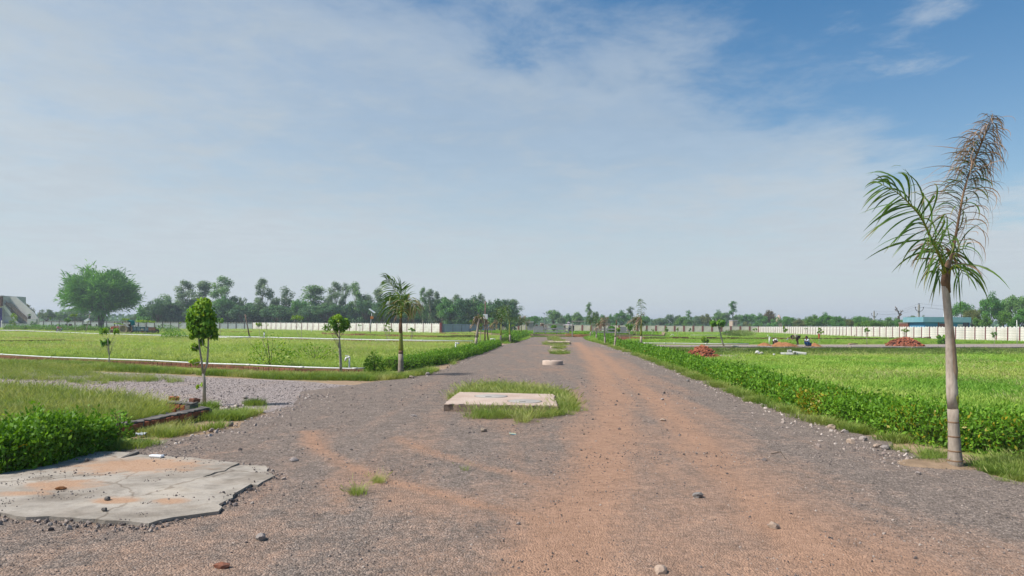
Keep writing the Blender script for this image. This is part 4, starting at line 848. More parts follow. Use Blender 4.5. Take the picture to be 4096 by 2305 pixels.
plant_trees([((65.268, 284, 7.966, 4.368), 'broad', 'euc'), ((69.882, 288, 7.662, 4.008), 'broad', 'euc'), ((69.554, 276, 6.624, 6.772), 'broad', 'broad_br'), ((75.09, 290, 8.166, 2.23), 'tallsparse', 'broad'), ((76.612, 284, 7.12, 3.952), 'broad', 'euc'), ((81.177, 286, 8.029, 6.18), 'broad', 'broad_ol'), ((75.694, 276, 3.64, 6.671), 'bush', 'euc2'), ((88.752, 292, 9.386, 5.668), 'broad', 'euc2'), ((92.678, 296, 9.405, 3.577), 'broad', 'euc'), ((90.908, 282, 11.641, 3.512), 'tallsparse', 'broad'), ((97.782, 296, 8.362, 4.661), 'broad', 'euc2'), ((92.43, 270, 4.832, 4.549), 'bush', 'broad_ol'), ((98.548, 284, 8.439, 5.824), 'broad', 'broad'), ((95.619, 262, 7.376, 5.181), 'broad', 'broad'), ((100.541, 268, 9.492, 6.085), 'broad', 'broad_brown'), ((101.383, 262, 6.655, 3.838), 'broad', 'broad'), ((94.062, 232, 6.37, 6.711), 'broad', 'broad'), ((95.24, 226, 5.036, 4.47), 'broad', 'broad_ol'), ((107.455, 250, 5.962, 3.296), 'broad', 'euc2'),
 ((63.935, 272, 3.925, 5.976), 'bush', 'broad'), ((68.885, 268, 3.742, 5.888), 'bush', 'broad_br'), ((87.84, 272, 4.315, 5.977), 'bush', 'euc2'), ((92.046, 256, 4.327, 5.625), 'bush', 'broad'), ((95.385, 250, 4.034, 5.494), 'bush', 'broad')], 'beyond the far white wall', 'trees beyond the far half of the white wall')
plant_trees([((86.462, 196, 6.053, 4.738), 'broad', 'broad_br'), ((88.281, 192, 6.273, 4.219), 'broad', 'broad'), ((89.715, 188, 5.79, 3.925), 'broad', 'broad'), ((116.78, 240, 5.897, 2.636), 'broad', 'euc'), ((90.981, 184, 4.851, 2.089), 'broad', 'broad_ol'), ((101.778, 200, 6.104, 4.687), 'broad', 'broad'), ((86.244, 168, 3.798, 3.692), 'broad', 'broad_br'), ((90.317, 170, 4.284, 4.607), 'broad', 'broad_br'), ((120.168, 230, 5.787, 3.369), 'broad', 'euc'), ((97.817, 176, 5.184, 4.383), 'broad', 'euc2'), ((94.513, 166, 4.577, 3.526), 'broad', 'broad'), ((110.743, 190, 6.064, 4.453), 'broad', 'euc'), ((117.905, 196, 5.73, 2.154), 'broad', 'euc'), ((108.803, 170, 5.117, 1.993), 'broad', 'broad'), ((98.827, 150, 8.796, 3.955), 'broad', 'broad'), ((93.258, 138, 6.525, 3.235), 'broad', 'broad_ol'), ((99.371, 142, 9.502, 4.16), 'broad', 'broad'), ((107.337, 150, 9.305, 3.626), 'broad', 'broad'), ((108.316, 146, 10.146, 4.812), 'broad', 'euc2'), ((95.418, 132, 5.976, 3.625), 'broad', 'broad_br'), ((95.923, 128, 6.153, 4.219), 'broad', 'broad'), ((92.332, 134, 5.122, 2.944), 'broad', 'broad_br'), ((92.381, 124, 3.102, 3.406), 'bush', 'broad_br')], 'beyond the near white wall', 'trees beyond the near half of the white wall')
# a far belt of woodland on the horizon, one mass
r_ = np.random.default_rng(5); ang = r_.uniform(-.62, .62, 26000); dd = r_.uniform(430, 640, len(ang))
xw, yw = dd*np.tan(ang)*1.0, dd; hw_ = 4.5+6.5*fbm(xw, yw*.0, 26., 3)
C_ = np.stack([xw, yw, hw_*r_.uniform(0, 1, len(ang))**.7], 1); v_, f_ = leaves(C_, r_.normal(size=(len(ang), 3)), r_.normal(size=(len(ang), 3)), 2.6, 1.7)
tag(link('woodland', np_mesh('woodland', v_, f_, M['broad_dk'], False, {'tint': np.repeat(r_.uniform(0, .8, len(ang)), 4)})), 'hazy far belt of woodland along the horizon', 'woodland', kind='stuff')

# ------------------------------------------------------------------ the big thorn tree on the left
def big_tree():
    bx, by = -112.0, 186.0
    o = thing('thorn_tree', 'big spreading feathery thorn tree on the left beside the boundary wall', 'tree', (bx, by, 0))
    r = np.random.default_rng(21); tr = MB(); H = 17.4; RX = 9.3
    limb(tr, (0, 0, 0), (0, 0, 2.6), .85, .75, r, 3, .05); forks = [(-1.6, .3, 4.4), (1.5, -.2, 4.8), (.2, .9, 5.2)]
    for f in forks: limb(tr, (0, 0, 2.5), f, .55, .38, r, 3, .1)
    P = []
    for i in range(120):
        u_ = unit(r.normal(size=3)); q = r.uniform(.35, 1.)**.7; zc = u_[2]
        c_ = np.array([u_[0]*RX*q, u_[1]*RX*.8*q, 9.3+zc*(6.9 if zc > 0 else 5.0)*q])
        c_[0] -= .3
        if i < 46: limb(tr, forks[i % 3], c_, .20, .04, r, 4, .15)
        n = 130; ou = unit(c_-np.array([0, 0, 6.]))
        B = c_+r.normal(0, 1.0, (n, 3))*np.array([1, 1, .75]); D = unit(ou*.9+np.array([0, 0, .25])+r.normal(0, .55, (n, 3)))
        v_, f_, _t = ribbons(B, D, r.uniform(.8, 1.9, n), r.uniform(.16, .30, n), .55, (0, 0, 0), 3, 0, 1, seed=i)
        t_ = np.clip(r.uniform(.1, .7)+r.normal(0, .15, n), 0, 1); P.append((v_, f_, np.repeat(t_, 8)))
    tr.obj('trunk', M['bark'], o); v_, f_, t_ = joinarr(P)
    link('crown', np_mesh('crown', v_, f_, M['big_tree'], False, {'tint': t_}), o)
big_tree()
# bare dead tree
def dead_tree():
    o = thing('dead_tree', 'leafless dead tree rising above the bushes left of the blue house', 'tree', ((97.717, 172, 7.515, 1.26)[0], 172, 0)); r = np.random.default_rng(3); tb = MB(); k = 172/2730.667
    pz = lambda px, py: ((px-3603)*k, r.normal(0, .3), 1.65+(1318-py)*k)
    tb.tube([(0, 0, 0), (0, 0, 2.), pz(3603, 1266), pz(3601, 1258)], [.3, .28, .26, .22], 7)
    for ln in ([(3601, 1258), (3594, 1247), (3588, 1235), (3584, 1226)], [(3594, 1247), (3584, 1243)], [(3588, 1235), (3592, 1228)], [(3601, 1258), (3606, 1250), (3613, 1243), (3616, 1246)], [(3606, 1250), (3604, 1242)], [(3588, 1240), (3582, 1237)]):
        tb.tube([pz(*p) for p in ln], [.17]+[.11]*(len(ln)-2)+[.05], 6)
    tb.obj('trunk', M['bark'], o)
dead_tree()

# ================================================================== PALMS
def rachis(pts, n):
    p = np.array(pts, float); s = np.r_[0, np.cumsum(np.linalg.norm(np.diff(p, axis=0), axis=1))]
    # smooth by Catmull-Rom
    q = [];
    for i in range(len(p)-1):
        p0, p1, p2, p3 = p[max(i-1, 0)], p[i], p[i+1], p[min(i+2, len(p)-1)]
        for t in np.linspace(0, 1, 12, endpoint=False): q.append(.5*((2*p1)+(-p0+p2)*t+(2*p0-5*p1+4*p2-p3)*t*t+(-p0+3*p1-3*p2+p3)*t**3))
    q.append(p[-1]); q = np.array(q); s = np.r_[0, np.cumsum(np.linalg.norm(np.diff(q, axis=0), axis=1))]; u_ = np.linspace(0, s[-1], n)
    return np.stack([np.interp(u_, s, q[:, i]) for i in range(3)], 1)
def frond(o, pts, n, length, width, droop, wind, matl, tint, r0=.02, start=.12, seed=0, curl=.3, forward=.6, both=True, sidev=None, label=None):
    """one palm leaf: the midrib is the part, its leaflets the sub-part"""
    R_ = rachis(pts, 26); rb = MB().tube([tuple(p) for p in R_], [r0*(1-.85*i/25) for i in range(26)], 6)
    f = rb.obj('frond', M['palm_green'] if matl == 'palm_leaf' else M['palm_brown'], o)
    r = np.random.default_rng(seed); nn = n*(2 if both else 1); t_ = start+(1-start)*(np.arange(nn)+r.uniform(0, 1, nn))/nn
    i = t_*25; i0 = np.minimum(i.astype(int), 24); fr = (i-i0)[:, None]; B = R_[i0]*(1-fr)+R_[i0+1]*fr; T = unit(R_[i0+1]-R_[i0])
    sv = np.array(sidev if sidev is not None else (0, 1, 0.1), float); S = unit(np.cross(T, np.broadcast_to(sv, T.shape)))
    sg = np.where(np.arange(nn) % 2 == 0, 1., -1.)[:, None] if both else 1.
    D = unit(T*forward+S*sg*.9+sv*r.normal(0, .45, (nn, 1))+r.normal(0, .12, (nn, 3)))
    L = length*(.35+.75*np.sin(PI*np.clip(t_*.85+.12, 0, 1)))*r.uniform(.7, 1.15, nn)
    v_, f_, tt_ = ribbons(B, D, L, width*r.uniform(.7, 1.2, nn), droop*r.uniform(.6, 1.4, nn), wind, 8, np.clip(tint[0]+r.normal(0, .15, nn), 0, 1), np.clip(tint[1]+r.normal(0, .2, nn), 0, 1), curl=curl, seed=seed+1)
    link('leaflets', np_mesh('leaflets', v_, f_, M[matl], False, {'tint': tt_}), f)
    return f
def trunk_lathe(o, name, pts, rad, matl, n=16):
    return MB().tube(pts, rad, n).obj(name, M[matl], o)
def near_palm():
    bx, by = (5.319, 8.126)
    o = thing('palm_tree', 'tall windblown palm with a dried frond beside the hedge at the right', 'palm', (bx, by, 0), 0, 'palms planted along the road')
    D0 = by
    def L(z, x_, y_, dy=0.):                       # authoring points around this palm, in its own metres
        return z
    P = lambda w, dy=0.: (w[0]*(D0+dy)/D0-bx, dy, (w[2]-1.65)*(D0+dy)/D0+1.65)
    seg = [(5.289, 8.08, 0.002), (5.286, 8.08, 0.095), (5.281, 8.08, 0.209), (5.272, 8.08, 0.381), (5.264, 8.08, 0.552), (5.255, 8.08, 0.709), (5.245, 8.08, 0.909), (5.231, 8.08, 1.166), (5.218, 8.08, 1.423), (5.205, 8.08, 1.68)]
    pts = [P(s) for s in seg]; rad = [.096, .080, .070, .063, .058, .059, .062, .056, .050, .044]
    pts[0] = (pts[0][0], 0, -.05)
    trunk_lathe(o, 'trunk', pts[:6], rad[:6], 'palm_trunk', 20)
    for k_, rr in ((1, .0820), (2, .0722), (3, .0652), (4, .0602)):
        z = pts[k_][2]; MB().lathe([(rr-.004, z-.012), (rr, z-.006), (rr, z+.006), (rr-.004, z+.012)], 20, (pts[k_][0], 0, 0)).obj('leaf_scar', M['palm_brown'], o)
    trunk_lathe(o, 'sheath', [pts[5], pts[6], pts[7], pts[8], pts[9], P((5.155, 8.08, 2.166)), P((5.163, 8.08, 2.183))], [.056, .062, .055, .049, .044, .041, .039], 'palm_sheath', 18)
    # the peeling outer sheath on the right and the green patch showing through
    a = pts[6]; MB().tube([(pts[5][0]+.024, -.026, pts[5][2]+.03), (a[0]+.024, -.027, a[2]-.06), (a[0]+.020, -.027, a[2]+.05)], [.022, .037, .010], 10).obj('green_shaft', M['palm_green'], o)
    MB().tube([(a[0]+.022, -.022, a[2]-.02), (pts[7][0]+.018, -.022, pts[7][2]), (pts[8][0]+.015, -.019, pts[8][2]), (pts[9][0]+.010, -.016, pts[9][2])], [.014, .042, .037, .028], 12).obj('peeling_sheath', M['palm_peel'], o)
    top = P((5.162, 8.08, 2.249))
    MB().tube([P((5.175, 8.08, 2.086)), P((5.155, 8.08, 2.216)), P((5.167, 8.08, 2.347)), P((5.201, 8.08, 2.478))], [.040, .050, .046, .026], 12).obj('crown_base', M['palm_brown'], o)
    # the long upright frond, leaflets dried and blown to the left
    up = [P((5.173, 8.08, 2.314)), P((5.226, 8.08, 2.527), .02), P((5.268, 8.08, 2.739), .05), P((5.312, 8.08, 3.001), .08), P((5.358, 8.08, 3.263), .10), P((5.43, 8.08, 3.524), .1), P((5.518, 8.08, 3.754), .08), P((5.606, 8.08, 3.983), .05), P((5.694, 8.08, 4.196), 0.)]
    frond(o, up, 80, .60, .011, 1.5, (-1.25, -.05, -.1), 'palm_dead', (.15, .6), .022, .14, 1, .95, .9, True, (0, 1, .1))
    frond(o, [P((5.173, 8.08, 2.314), .04), P((5.268, 8.08, 2.739), .09), P((5.35, 8.08, 3.246), .13), P((5.446, 8.08, 3.557), .13), P((5.566, 8.08, 3.885), .1)], 22, .42, .018, 1.6, (-.7, 0, -.1), 'palm_leaf', (.05, .85), .014, .45, 2, .7, .8, True, (0, 1, .1))
    frond(o, [P((5.406, 8.08, 3.459), .1), P((5.518, 8.08, 3.737), .07), P((5.63, 8.08, 4.0), .03), P((5.726, 8.08, 4.213), -.02)], 85, .40, .010, 2.3, (-.15, 0, 0), 'palm_dead', (.1, .65), .012, .0, 3, 1.1, .4, True, (0, 1, .1))
    frond(o, [P((5.43, 8.08, 3.524), .1), P((5.55, 8.08, 3.819), .07), P((5.662, 8.08, 4.082), .03), P((5.735, 8.08, 4.196), .0)], 18, .46, .008, 2.2, (.45, 0, .1), 'palm_dead', (0., .35), .010, .0, 13, .8, .5, False, (0, 1, .1))
    # green frond arching to the left
    frond(o, [P((5.137, 8.08, 2.379), -.03), P((5.054, 8.08, 2.591), -.08), P((4.971, 8.08, 2.753), -.13), P((4.871, 8.08, 2.965), -.19), P((4.739, 8.08, 3.127), -.24), P((4.558, 8.08, 3.289), -.28), P((4.378, 8.08, 3.377), -.30)], 32, .66, .024, 1.15, (-.75, 0, -.05), 'palm_leaf', (.15, .62), .020, .14, 4, .35, .75, True, (0, 1, .2))
    # shorter green leaves around the crown
    frond(o, [P((5.154, 8.08, 2.33), -.05), P((5.087, 8.08, 2.526), -.2), P((4.996, 8.08, 2.672), -.34), P((4.906, 8.08, 2.72), -.44)], 14, .52, .022, 1.9, (-.30, 0, -.2), 'palm_leaf', (.2, .7), .016, .2, 5, .4, .5, True, (0, 1, .2))
    frond(o, [P((5.194, 8.08, 2.347), .05), P((5.234, 8.08, 2.494), .16), P((5.315, 8.08, 2.593), .28), P((5.413, 8.08, 2.626), .40)], 9, .50, .021, .75, (.35, 0, 0), 'palm_leaf', (.1, .5), .015, .1, 6, .25, .6, True, (0, 1, .2))
    frond(o, [P((5.186, 8.08, 2.314), -.03), P((5.251, 8.08, 2.413), -.10), P((5.325, 8.08, 2.389), -.16), P((5.366, 8.08, 2.299), -.2)], 7, .55, .022, 1.3, (.30, 0, -.1), 'palm_leaf', (.2, .6), .014, .1, 7, .25, .7, True, (0, 1, .2))
    frond(o, [P((5.137, 8.08, 2.314), -.05), P((5.08, 8.08, 2.371), -.15), P((5.023, 8.08, 2.313), -.22)], 6, .46, .022, 1.6, (-.25, 0, -.1), 'palm_leaf', (.3, .8), .013, .0, 8, .4, .6, True, (0, 1, .2))
    frond(o, [P((5.153, 8.08, 2.363), .06), P((5.136, 8.08, 2.526), .16), P((5.102, 8.08, 2.656), .3)], 14, .52, .022, 1.3, (-.3, 0, 0), 'palm_dead', (.2, .7), .012, .15, 9, .7, .6, True, (0, 1, .2))
near_palm()
def left_palm():
    bx, by = (-3.65, 22.498)
    o = thing('palm_tree', 'palm with a yellow green stem at the near end of the left hedge', 'palm', (bx, by, 0), 0, 'palms planted along the road')
    P = lambda w, dy=0.: (w[0]*(22.6+dy)/22.6*by/22.6-bx if 0 else (w[0]-bx*22.6/by)*by/22.6, dy, 1.65+(w[2]-1.65)*by/22.6)
    c = lambda x_, y_: None
    A = [(-3.666, 22.6, -0.025), (-3.668, 22.6, 0.198), (-3.67, 22.6, 0.455), (-3.672, 22.6, 0.712), (-3.673, 22.6, 0.883), (-3.67, 22.6, 1.168), (-3.677, 22.6, 1.397), (-3.679, 22.6, 1.625), (-3.687, 22.6, 1.882)]
    A = [P(w) for w in A]
    trunk_lathe(o, 'trunk', A[:4], [.115, .095, .085, .082], 'palm_trunk', 14)
    trunk_lathe(o, 'brown_ring', [A[3], P((-3.673, 22.6, 0.82))], [.083, .076], 'palm_brown', 14)
    trunk_lathe(o, 'crownshaft', [P((-3.673, 22.6, 0.82)), A[4], A[5], A[6]], [.070, .084, .062, .056], 'palm_green', 14)
    trunk_lathe(o, 'dead_sheath', [A[6], A[7], A[8]], [.058, .050, .040], 'palm_brown', 12)
    frond(o, [P((-3.695, 22.6, 1.853)), P((-3.713, 22.6, 2.253), .1), P((-3.772, 22.6, 2.538), .15), P((-3.917, 22.6, 2.822), .2), P((-4.091, 22.6, 3.077), .2), P((-4.234, 22.6, 3.19), .2)], 30, .72, .04, .85, (-.75, 0, -.05), 'palm_leaf', (.1, .45), .022, .2, 21, .2, .8, True, (0, 1, .2))
    frond(o, [P((-3.696, 22.6, 1.91), -.05), P((-3.769, 22.6, 2.138), -.2), P((-3.915, 22.6, 2.508), -.35), P((-4.001, 22.6, 2.593), -.45)], 22, .85, .045, 1.6, (-.35, 0, -.3), 'palm_leaf', (.3, .6), .02, .15, 22, .2, .55, True, (0, 1, .2))
    frond(o, [P((-3.683, 22.6, 2.024), .1), P((-3.685, 22.6, 2.31), .2), P((-3.722, 22.6, 2.652), .35), P((-3.742, 22.6, 3.023), .45)], 16, .55, .04, .5, (-.2, 0, .1), 'palm_leaf', (.2, .4), .02, .2, 23, .2, .9, True, (0, 1, .2))
    frond(o, [P((-3.667, 22.6, 1.91)), P((-3.627, 22.6, 2.253), -.05), P((-3.486, 22.6, 2.44), -.1), P((-3.286, 22.6, 2.399), -.15), P((-3.113, 22.6, 2.2), -.2)], 30, .62, .03, 1.8, (.05, 0, -.3), 'palm_leaf', (.55, .95), .018, .15, 24, .3, .45, True, (0, 1, .2))
    frond(o, [P((-3.667, 22.6, 1.882), .1), P((-3.655, 22.6, 2.196), .15), P((-3.543, 22.6, 2.397), .2), P((-3.371, 22.6, 2.369), .3), P((-3.227, 22.6, 2.142), .35)], 26, .60, .025, 2.1, (.0, 0, -.3), 'palm_dead', (.3, .8), .016, .1, 25, .4, .4, True, (0, 1, .2))
left_palm()
def small_palm(label, bx, by, H, lean, fr, shaft=True, stub=False, seed=0, dead=.3):
    """roadside palm: height to the crown, lean of the crown, list of fronds (dx, dz, length of leaflets, dead)"""
    o = thing('palm_tree', label, 'palm', (bx, by, 0), 0, 'palms planted along the road'); r = np.random.default_rng(seed)
    f = lambda t: (lean*t**1.2, 0, H*t)
    trunk_lathe(o, 'trunk', [f(0), f(.08), f(.25), f(.45)], [.13, .105, .09, .08], 'palm_trunk', 12)
    trunk_lathe(o, 'crownshaft', [f(.45), f(.55), f(.8), f(1.)], [.075, .083, .062, .045], 'palm_green' if shaft else 'palm_trunk', 12)
    if stub: MB().tube([f(.98), (lean+.03, 0, H+.3), (lean+.02, .02, H+.45)], [.05, .04, .01], 8).obj('dead_spear', M['palm_brown'], o)
    for i, (dx, dz, ll, dd_) in enumerate(fr):
        L = math.hypot(dx, dz); p0 = np.array(f(.97)); dy = r.normal(0, .25*L)
        pts = [p0, p0+np.array([dx*.22, dy*.3, max(dz, .0)*.5+.28*L]), p0+np.array([dx*.6, dy*.7, dz*.85+.22*L]), p0+np.array([dx, dy, dz])]
        frond(o, pts, max(9, int(11*L+6)), ll*.72, .042, 1.2, (0, 0, -.2), 'palm_dead' if dd_ else 'palm_leaf', (.15, .55) if not dd_ else (.4, .9), .018, .15, seed*10+i, .3, .6, True, (0, 1, .2))
    return o
def at(p): return p[0], p[1]
small_palm('leaning grey palm with a drooping dry crown at the left roadside', *(-2.232, 41.229), 2.109, 0.245, [(-.5, -.5, .5, True), (.35, -.5, .5, True), (-.2, .1, .4, True), (.25, .2, .4, False), (-.55, -.15, .45, False), (.6, -.2, .45, True)], False, seed=1)
small_palm('left roadside palm with one hanging brown frond', *(-1.023, 60.901), 1.846, 0.058, [(-1.0, .9, .8, False), (-1.1, -.3, .9, True), (.2, 1.4, .8, False), (.5, .8, .8, False), (-.2, 1.3, .8, False)], seed=2)
small_palm('left roadside palm with a frond arching back to the left', *(-0.18, 65.773), 1.869, -0.066, [(-1.4, 1.4, .9, False), (-.5, 1.7, .8, False), (.3, .6, .6, False)], seed=3)
small_palm('left roadside palm behind the far clipped hedge', *(1.173, 88.501), 1.732, 0.05, [(-1.4, .5, 1.0, False), (.4, 1.2, .9, True), (-.2, 1.4, .9, False), (.6, .9, .8, False), (-.9, 1.0, .9, False)], seed=4)
small_palm('last palm of the left row nearest the park fence', *(2.453, 109.29), 1.691, -.1, [(-.3, 1.6, .8, False), (.5, 1.0, .8, True), (-.6, .9, .7, False)], seed=5)
small_palm('palm with bare upright fan of leaflets beside the long right hedge', *(9.518, 50.311), 2.214, 0.011, [(-.05, 1.5, .65, False), (-.75, -.6, .8, False), (-.6, -.9, .8, True), (.2, -.3, .7, False), (-.3, -.5, .8, False), (-.85, -.2, .7, True)], seed=6)
small_palm('crownless bare palm stump at the far end of the long right hedge', *(8.526, 56.435), 1.829, 0.078, [], False, True, seed=7)
small_palm('pale trunked palm with a yellowed crown on the right roadside', *(8.889, 65.062), 1.598, -0.103, [(-.7, .3, .8, True), (.2, 1.0, .8, True), (-.3, .9, .8, True), (-.9, -.2, .7, True)], False, seed=8)
small_palm('young palm with broad green leaves on the right roadside', *(11.018, 89.141), 1.531, 0.057, [(-.9, .5, .8, False), (.5, 1.4, .8, False), (-.2, 1.5, .9, False), (.6, .6, .7, False)], False, seed=9)
small_palm('dark crowned palm standing before the right gate post', *(12.008, 104.502), 2.041, 0.031, [(-.6, 1.3, 1.2, False), (.4, 1.6, 1.2, False), (-.1, 2.0, 1.2, False), (.7, .9, 1.1, False), (-.8, .6, 1.1, False)], seed=10)

# ================================================================== SAPLINGS
def sapling(label, sp, stems=1, leaf=.11, n=420, mt='sap_mid', seed=0, fill=1., shape='ball', long_=False, wood='bark_pale', r0=.022, name='sapling', z=0., droop=.25, cat='tree'):
    bx, by, H, Hb, w, dx = sp; r = np.random.default_rng(seed+900)
    o = thing(name, label, cat, (bx, by, z), 0, 'young trees planted among the plots'); tr = MB()
    zc = (H+Hb)/2; rz_ = max(.08, (H-Hb)/2); rx = w/2
    for k in range(stems):
        a = r.uniform(0, 6.28); off = 0 if stems == 1 else .05+.02*k
        e = (dx+(r.normal(0, .25)*rx if stems > 1 else 0), r.normal(0, .25)*rx, zc-rz_*.1)
        b = (off*math.cos(a)*(1 if stems > 1 else 0), off*math.sin(a), 0)
        rx, rz_ = rx*(1.22 if k == 0 else 1.), rz_*(1.10 if k == 0 else 1.)
        mid = (b[0]*.4+e[0]*.6+r.normal(0, .02*H), b[1]*.4+e[1]*.6, Hb*.6)
        tr.tube([b, ((b[0]+mid[0])/2+r.normal(0, .012*H), (b[1]+mid[1])/2, Hb*.3), mid, e], [r0, r0*.85, r0*.75, r0*.4], 7)
        for j in range(5):
            u_ = unit(r.normal(size=3)); tr.tube([mid if j < 2 else tuple((np.array(mid)+np.array(e))/2), tuple(np.array([dx, 0, zc])+u_*np.array([rx, rx, rz_])*.75)], [r0*.4, r0*.15], 5)
    tr.obj('trunk', M[wood], o)
    nc = max(5, int(14*fill)); P = []
    for i in range(nc):
        u_ = unit(r.normal(size=3)); q = r.uniform(.25, 1)**.5*.78; c_ = np.array([dx+u_[0]*rx*q, u_[1]*rx*q, zc+u_[2]*rz_*q])
        if shape == 'flat': c_[2] = zc+abs(u_[2])*rz_*q-.3*rz_
        k = max(4, n//nc); uu = unit(r.normal(size=(k, 3))); C = c_+uu*r.uniform(size=(k, 1))**.5*np.array([rx, rx, rz_])*(.34 if fill >= .8 else .22)
        D = unit(uu*.5+r.normal(0, .5, (k, 3))+np.array([0, 0, -droop])); N = unit(uu+np.array([0, 0, .6])+r.normal(0, .3, (k, 3)))
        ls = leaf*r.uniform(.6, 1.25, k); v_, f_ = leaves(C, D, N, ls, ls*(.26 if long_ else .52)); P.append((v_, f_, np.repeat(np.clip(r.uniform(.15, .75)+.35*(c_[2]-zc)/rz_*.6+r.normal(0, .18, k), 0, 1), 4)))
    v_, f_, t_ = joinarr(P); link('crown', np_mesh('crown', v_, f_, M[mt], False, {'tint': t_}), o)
    return o
def near_sapling():
    bx, by = (-6.182, 13.755)
    o = thing('sapling', 'slender young ficus with two pale stems at the corner of the brick wall', 'tree', (bx, by, 0), 0, 'young trees planted among the plots')
    D0 = 14.1; P = lambda w, dy=0.: ((w[0]-bx*D0/by)*by/D0, dy, 1.65+(w[2]-1.65)*by/D0); tr = MB()
    base = [(0, 0, -.03), P((-6.346, 14.1, 0.48)), P((-6.374, 14.1, 0.622))]
    tr.tube(base, [.038, .030, .028], 9)
    s1 = [P((-6.374, 14.1, 0.622)), P((-6.403, 14.1, 0.871)), P((-6.444, 14.1, 1.103)), P((-6.463, 14.1, 1.316)), P((-6.458, 14.1, 1.53)), P((-6.428, 14.1, 1.851))]
    s2 = [P((-6.365, 14.1, 0.605)), P((-6.304, 14.1, 0.819), .03), P((-6.294, 14.1, 1.139), .05), P((-6.291, 14.1, 1.317), .05), P((-6.31, 14.1, 1.531), .03), P((-6.34, 14.1, 1.923))]
    for s_ in (s1, s2): tr.tube(s_, [.024, .021, .019, .017, .014, .007], 8)
    tr.tube([s1[2], P((-6.548, 14.1, 1.173), -.1)], [.01, .004], 5); tr.tube([s2[3], P((-6.158, 14.1, 1.408), -.1)], [.012, .005], 5); tr.tube([s1[1], P((-6.527, 14.1, 0.835), -.1)], [.01, .004], 5); tr.tube([s2[2], P((-6.352, 14.1, 1.21), -.06), P((-6.38, 14.1, 1.352), -.05)], [.012, .008, .005], 5)
    tr.obj('trunk', M['bark_pale'], o)
    r = np.random.default_rng(44); Pl = []
    def blob(x_, y_, rx, rz_, k, top=0.):
        c_ = P((-6.409, 14.1, 1.673)); s = 14.1/2730.667/2.9*by/D0; c_ = np.array([c_[0]+(x_-600)*s, 0, c_[2]-(y_-700)*s])
        uu = unit(r.normal(size=(k, 3))); q = r.uniform(size=(k, 1))**.4; C = c_+uu*q*np.array([rx, rx*.9, rz_])*s
        D = unit(uu*.35+r.normal(0, .45, (k, 3))+np.array([0, 0, -.75])); N = unit(uu+r.normal(0, .35, (k, 3))+np.array([0, -.1, .3]))
        ls = .098*r.uniform(.6, 1.3, k); v_, f_ = leaves(C, D, N, ls, ls*.60, .2)
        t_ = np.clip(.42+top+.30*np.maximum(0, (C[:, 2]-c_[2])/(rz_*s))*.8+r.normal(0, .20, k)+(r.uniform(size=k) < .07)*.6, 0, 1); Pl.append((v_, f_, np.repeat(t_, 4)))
    for a in [(615, 500, 100, 85, 240, .25), (560, 600, 130, 110, 260), (655, 610, 115, 120, 260), (500, 640, 75, 80, 170, .1), (520, 720, 95, 90, 250), (620, 720, 140, 110, 280), (700, 680, 75, 100, 230), (560, 800, 90, 70, 190), (640, 810, 100, 75, 200), (500, 760, 60, 60, 110, .1), (730, 780, 50, 60, 90), (520, 980, 40, 45, 46, .2), (490, 850, 30, 40, 30), (740, 850, 55, 40, 55), (520, 1150, 55, 30, 50, .55), (600, 920, 30, 40, 30), (605, 1420, 14, 25, 9, .6), (560, 1440, 12, 12, 6, .6)]: blob(*a)
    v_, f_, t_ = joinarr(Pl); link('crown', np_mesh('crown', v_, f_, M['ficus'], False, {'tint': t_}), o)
near_sapling()
sapling('round headed young tree with twin pale stems beside the nearest standpipe', (-5.59, 22.361, 2.061, 1.299, 0.841, -0.13), 2, .085, 1500, 'ficus', 2, shape='ball', r0=.03)
sapling('narrow leaved seedling standing before the nearest white pipe on the left', (-15.205, 25.835, 1.615, 0.685, 0.832, -0.098), 2, .22, 210, 'sap_mid', 3, .5, long_=True, r0=.018, droop=.5)
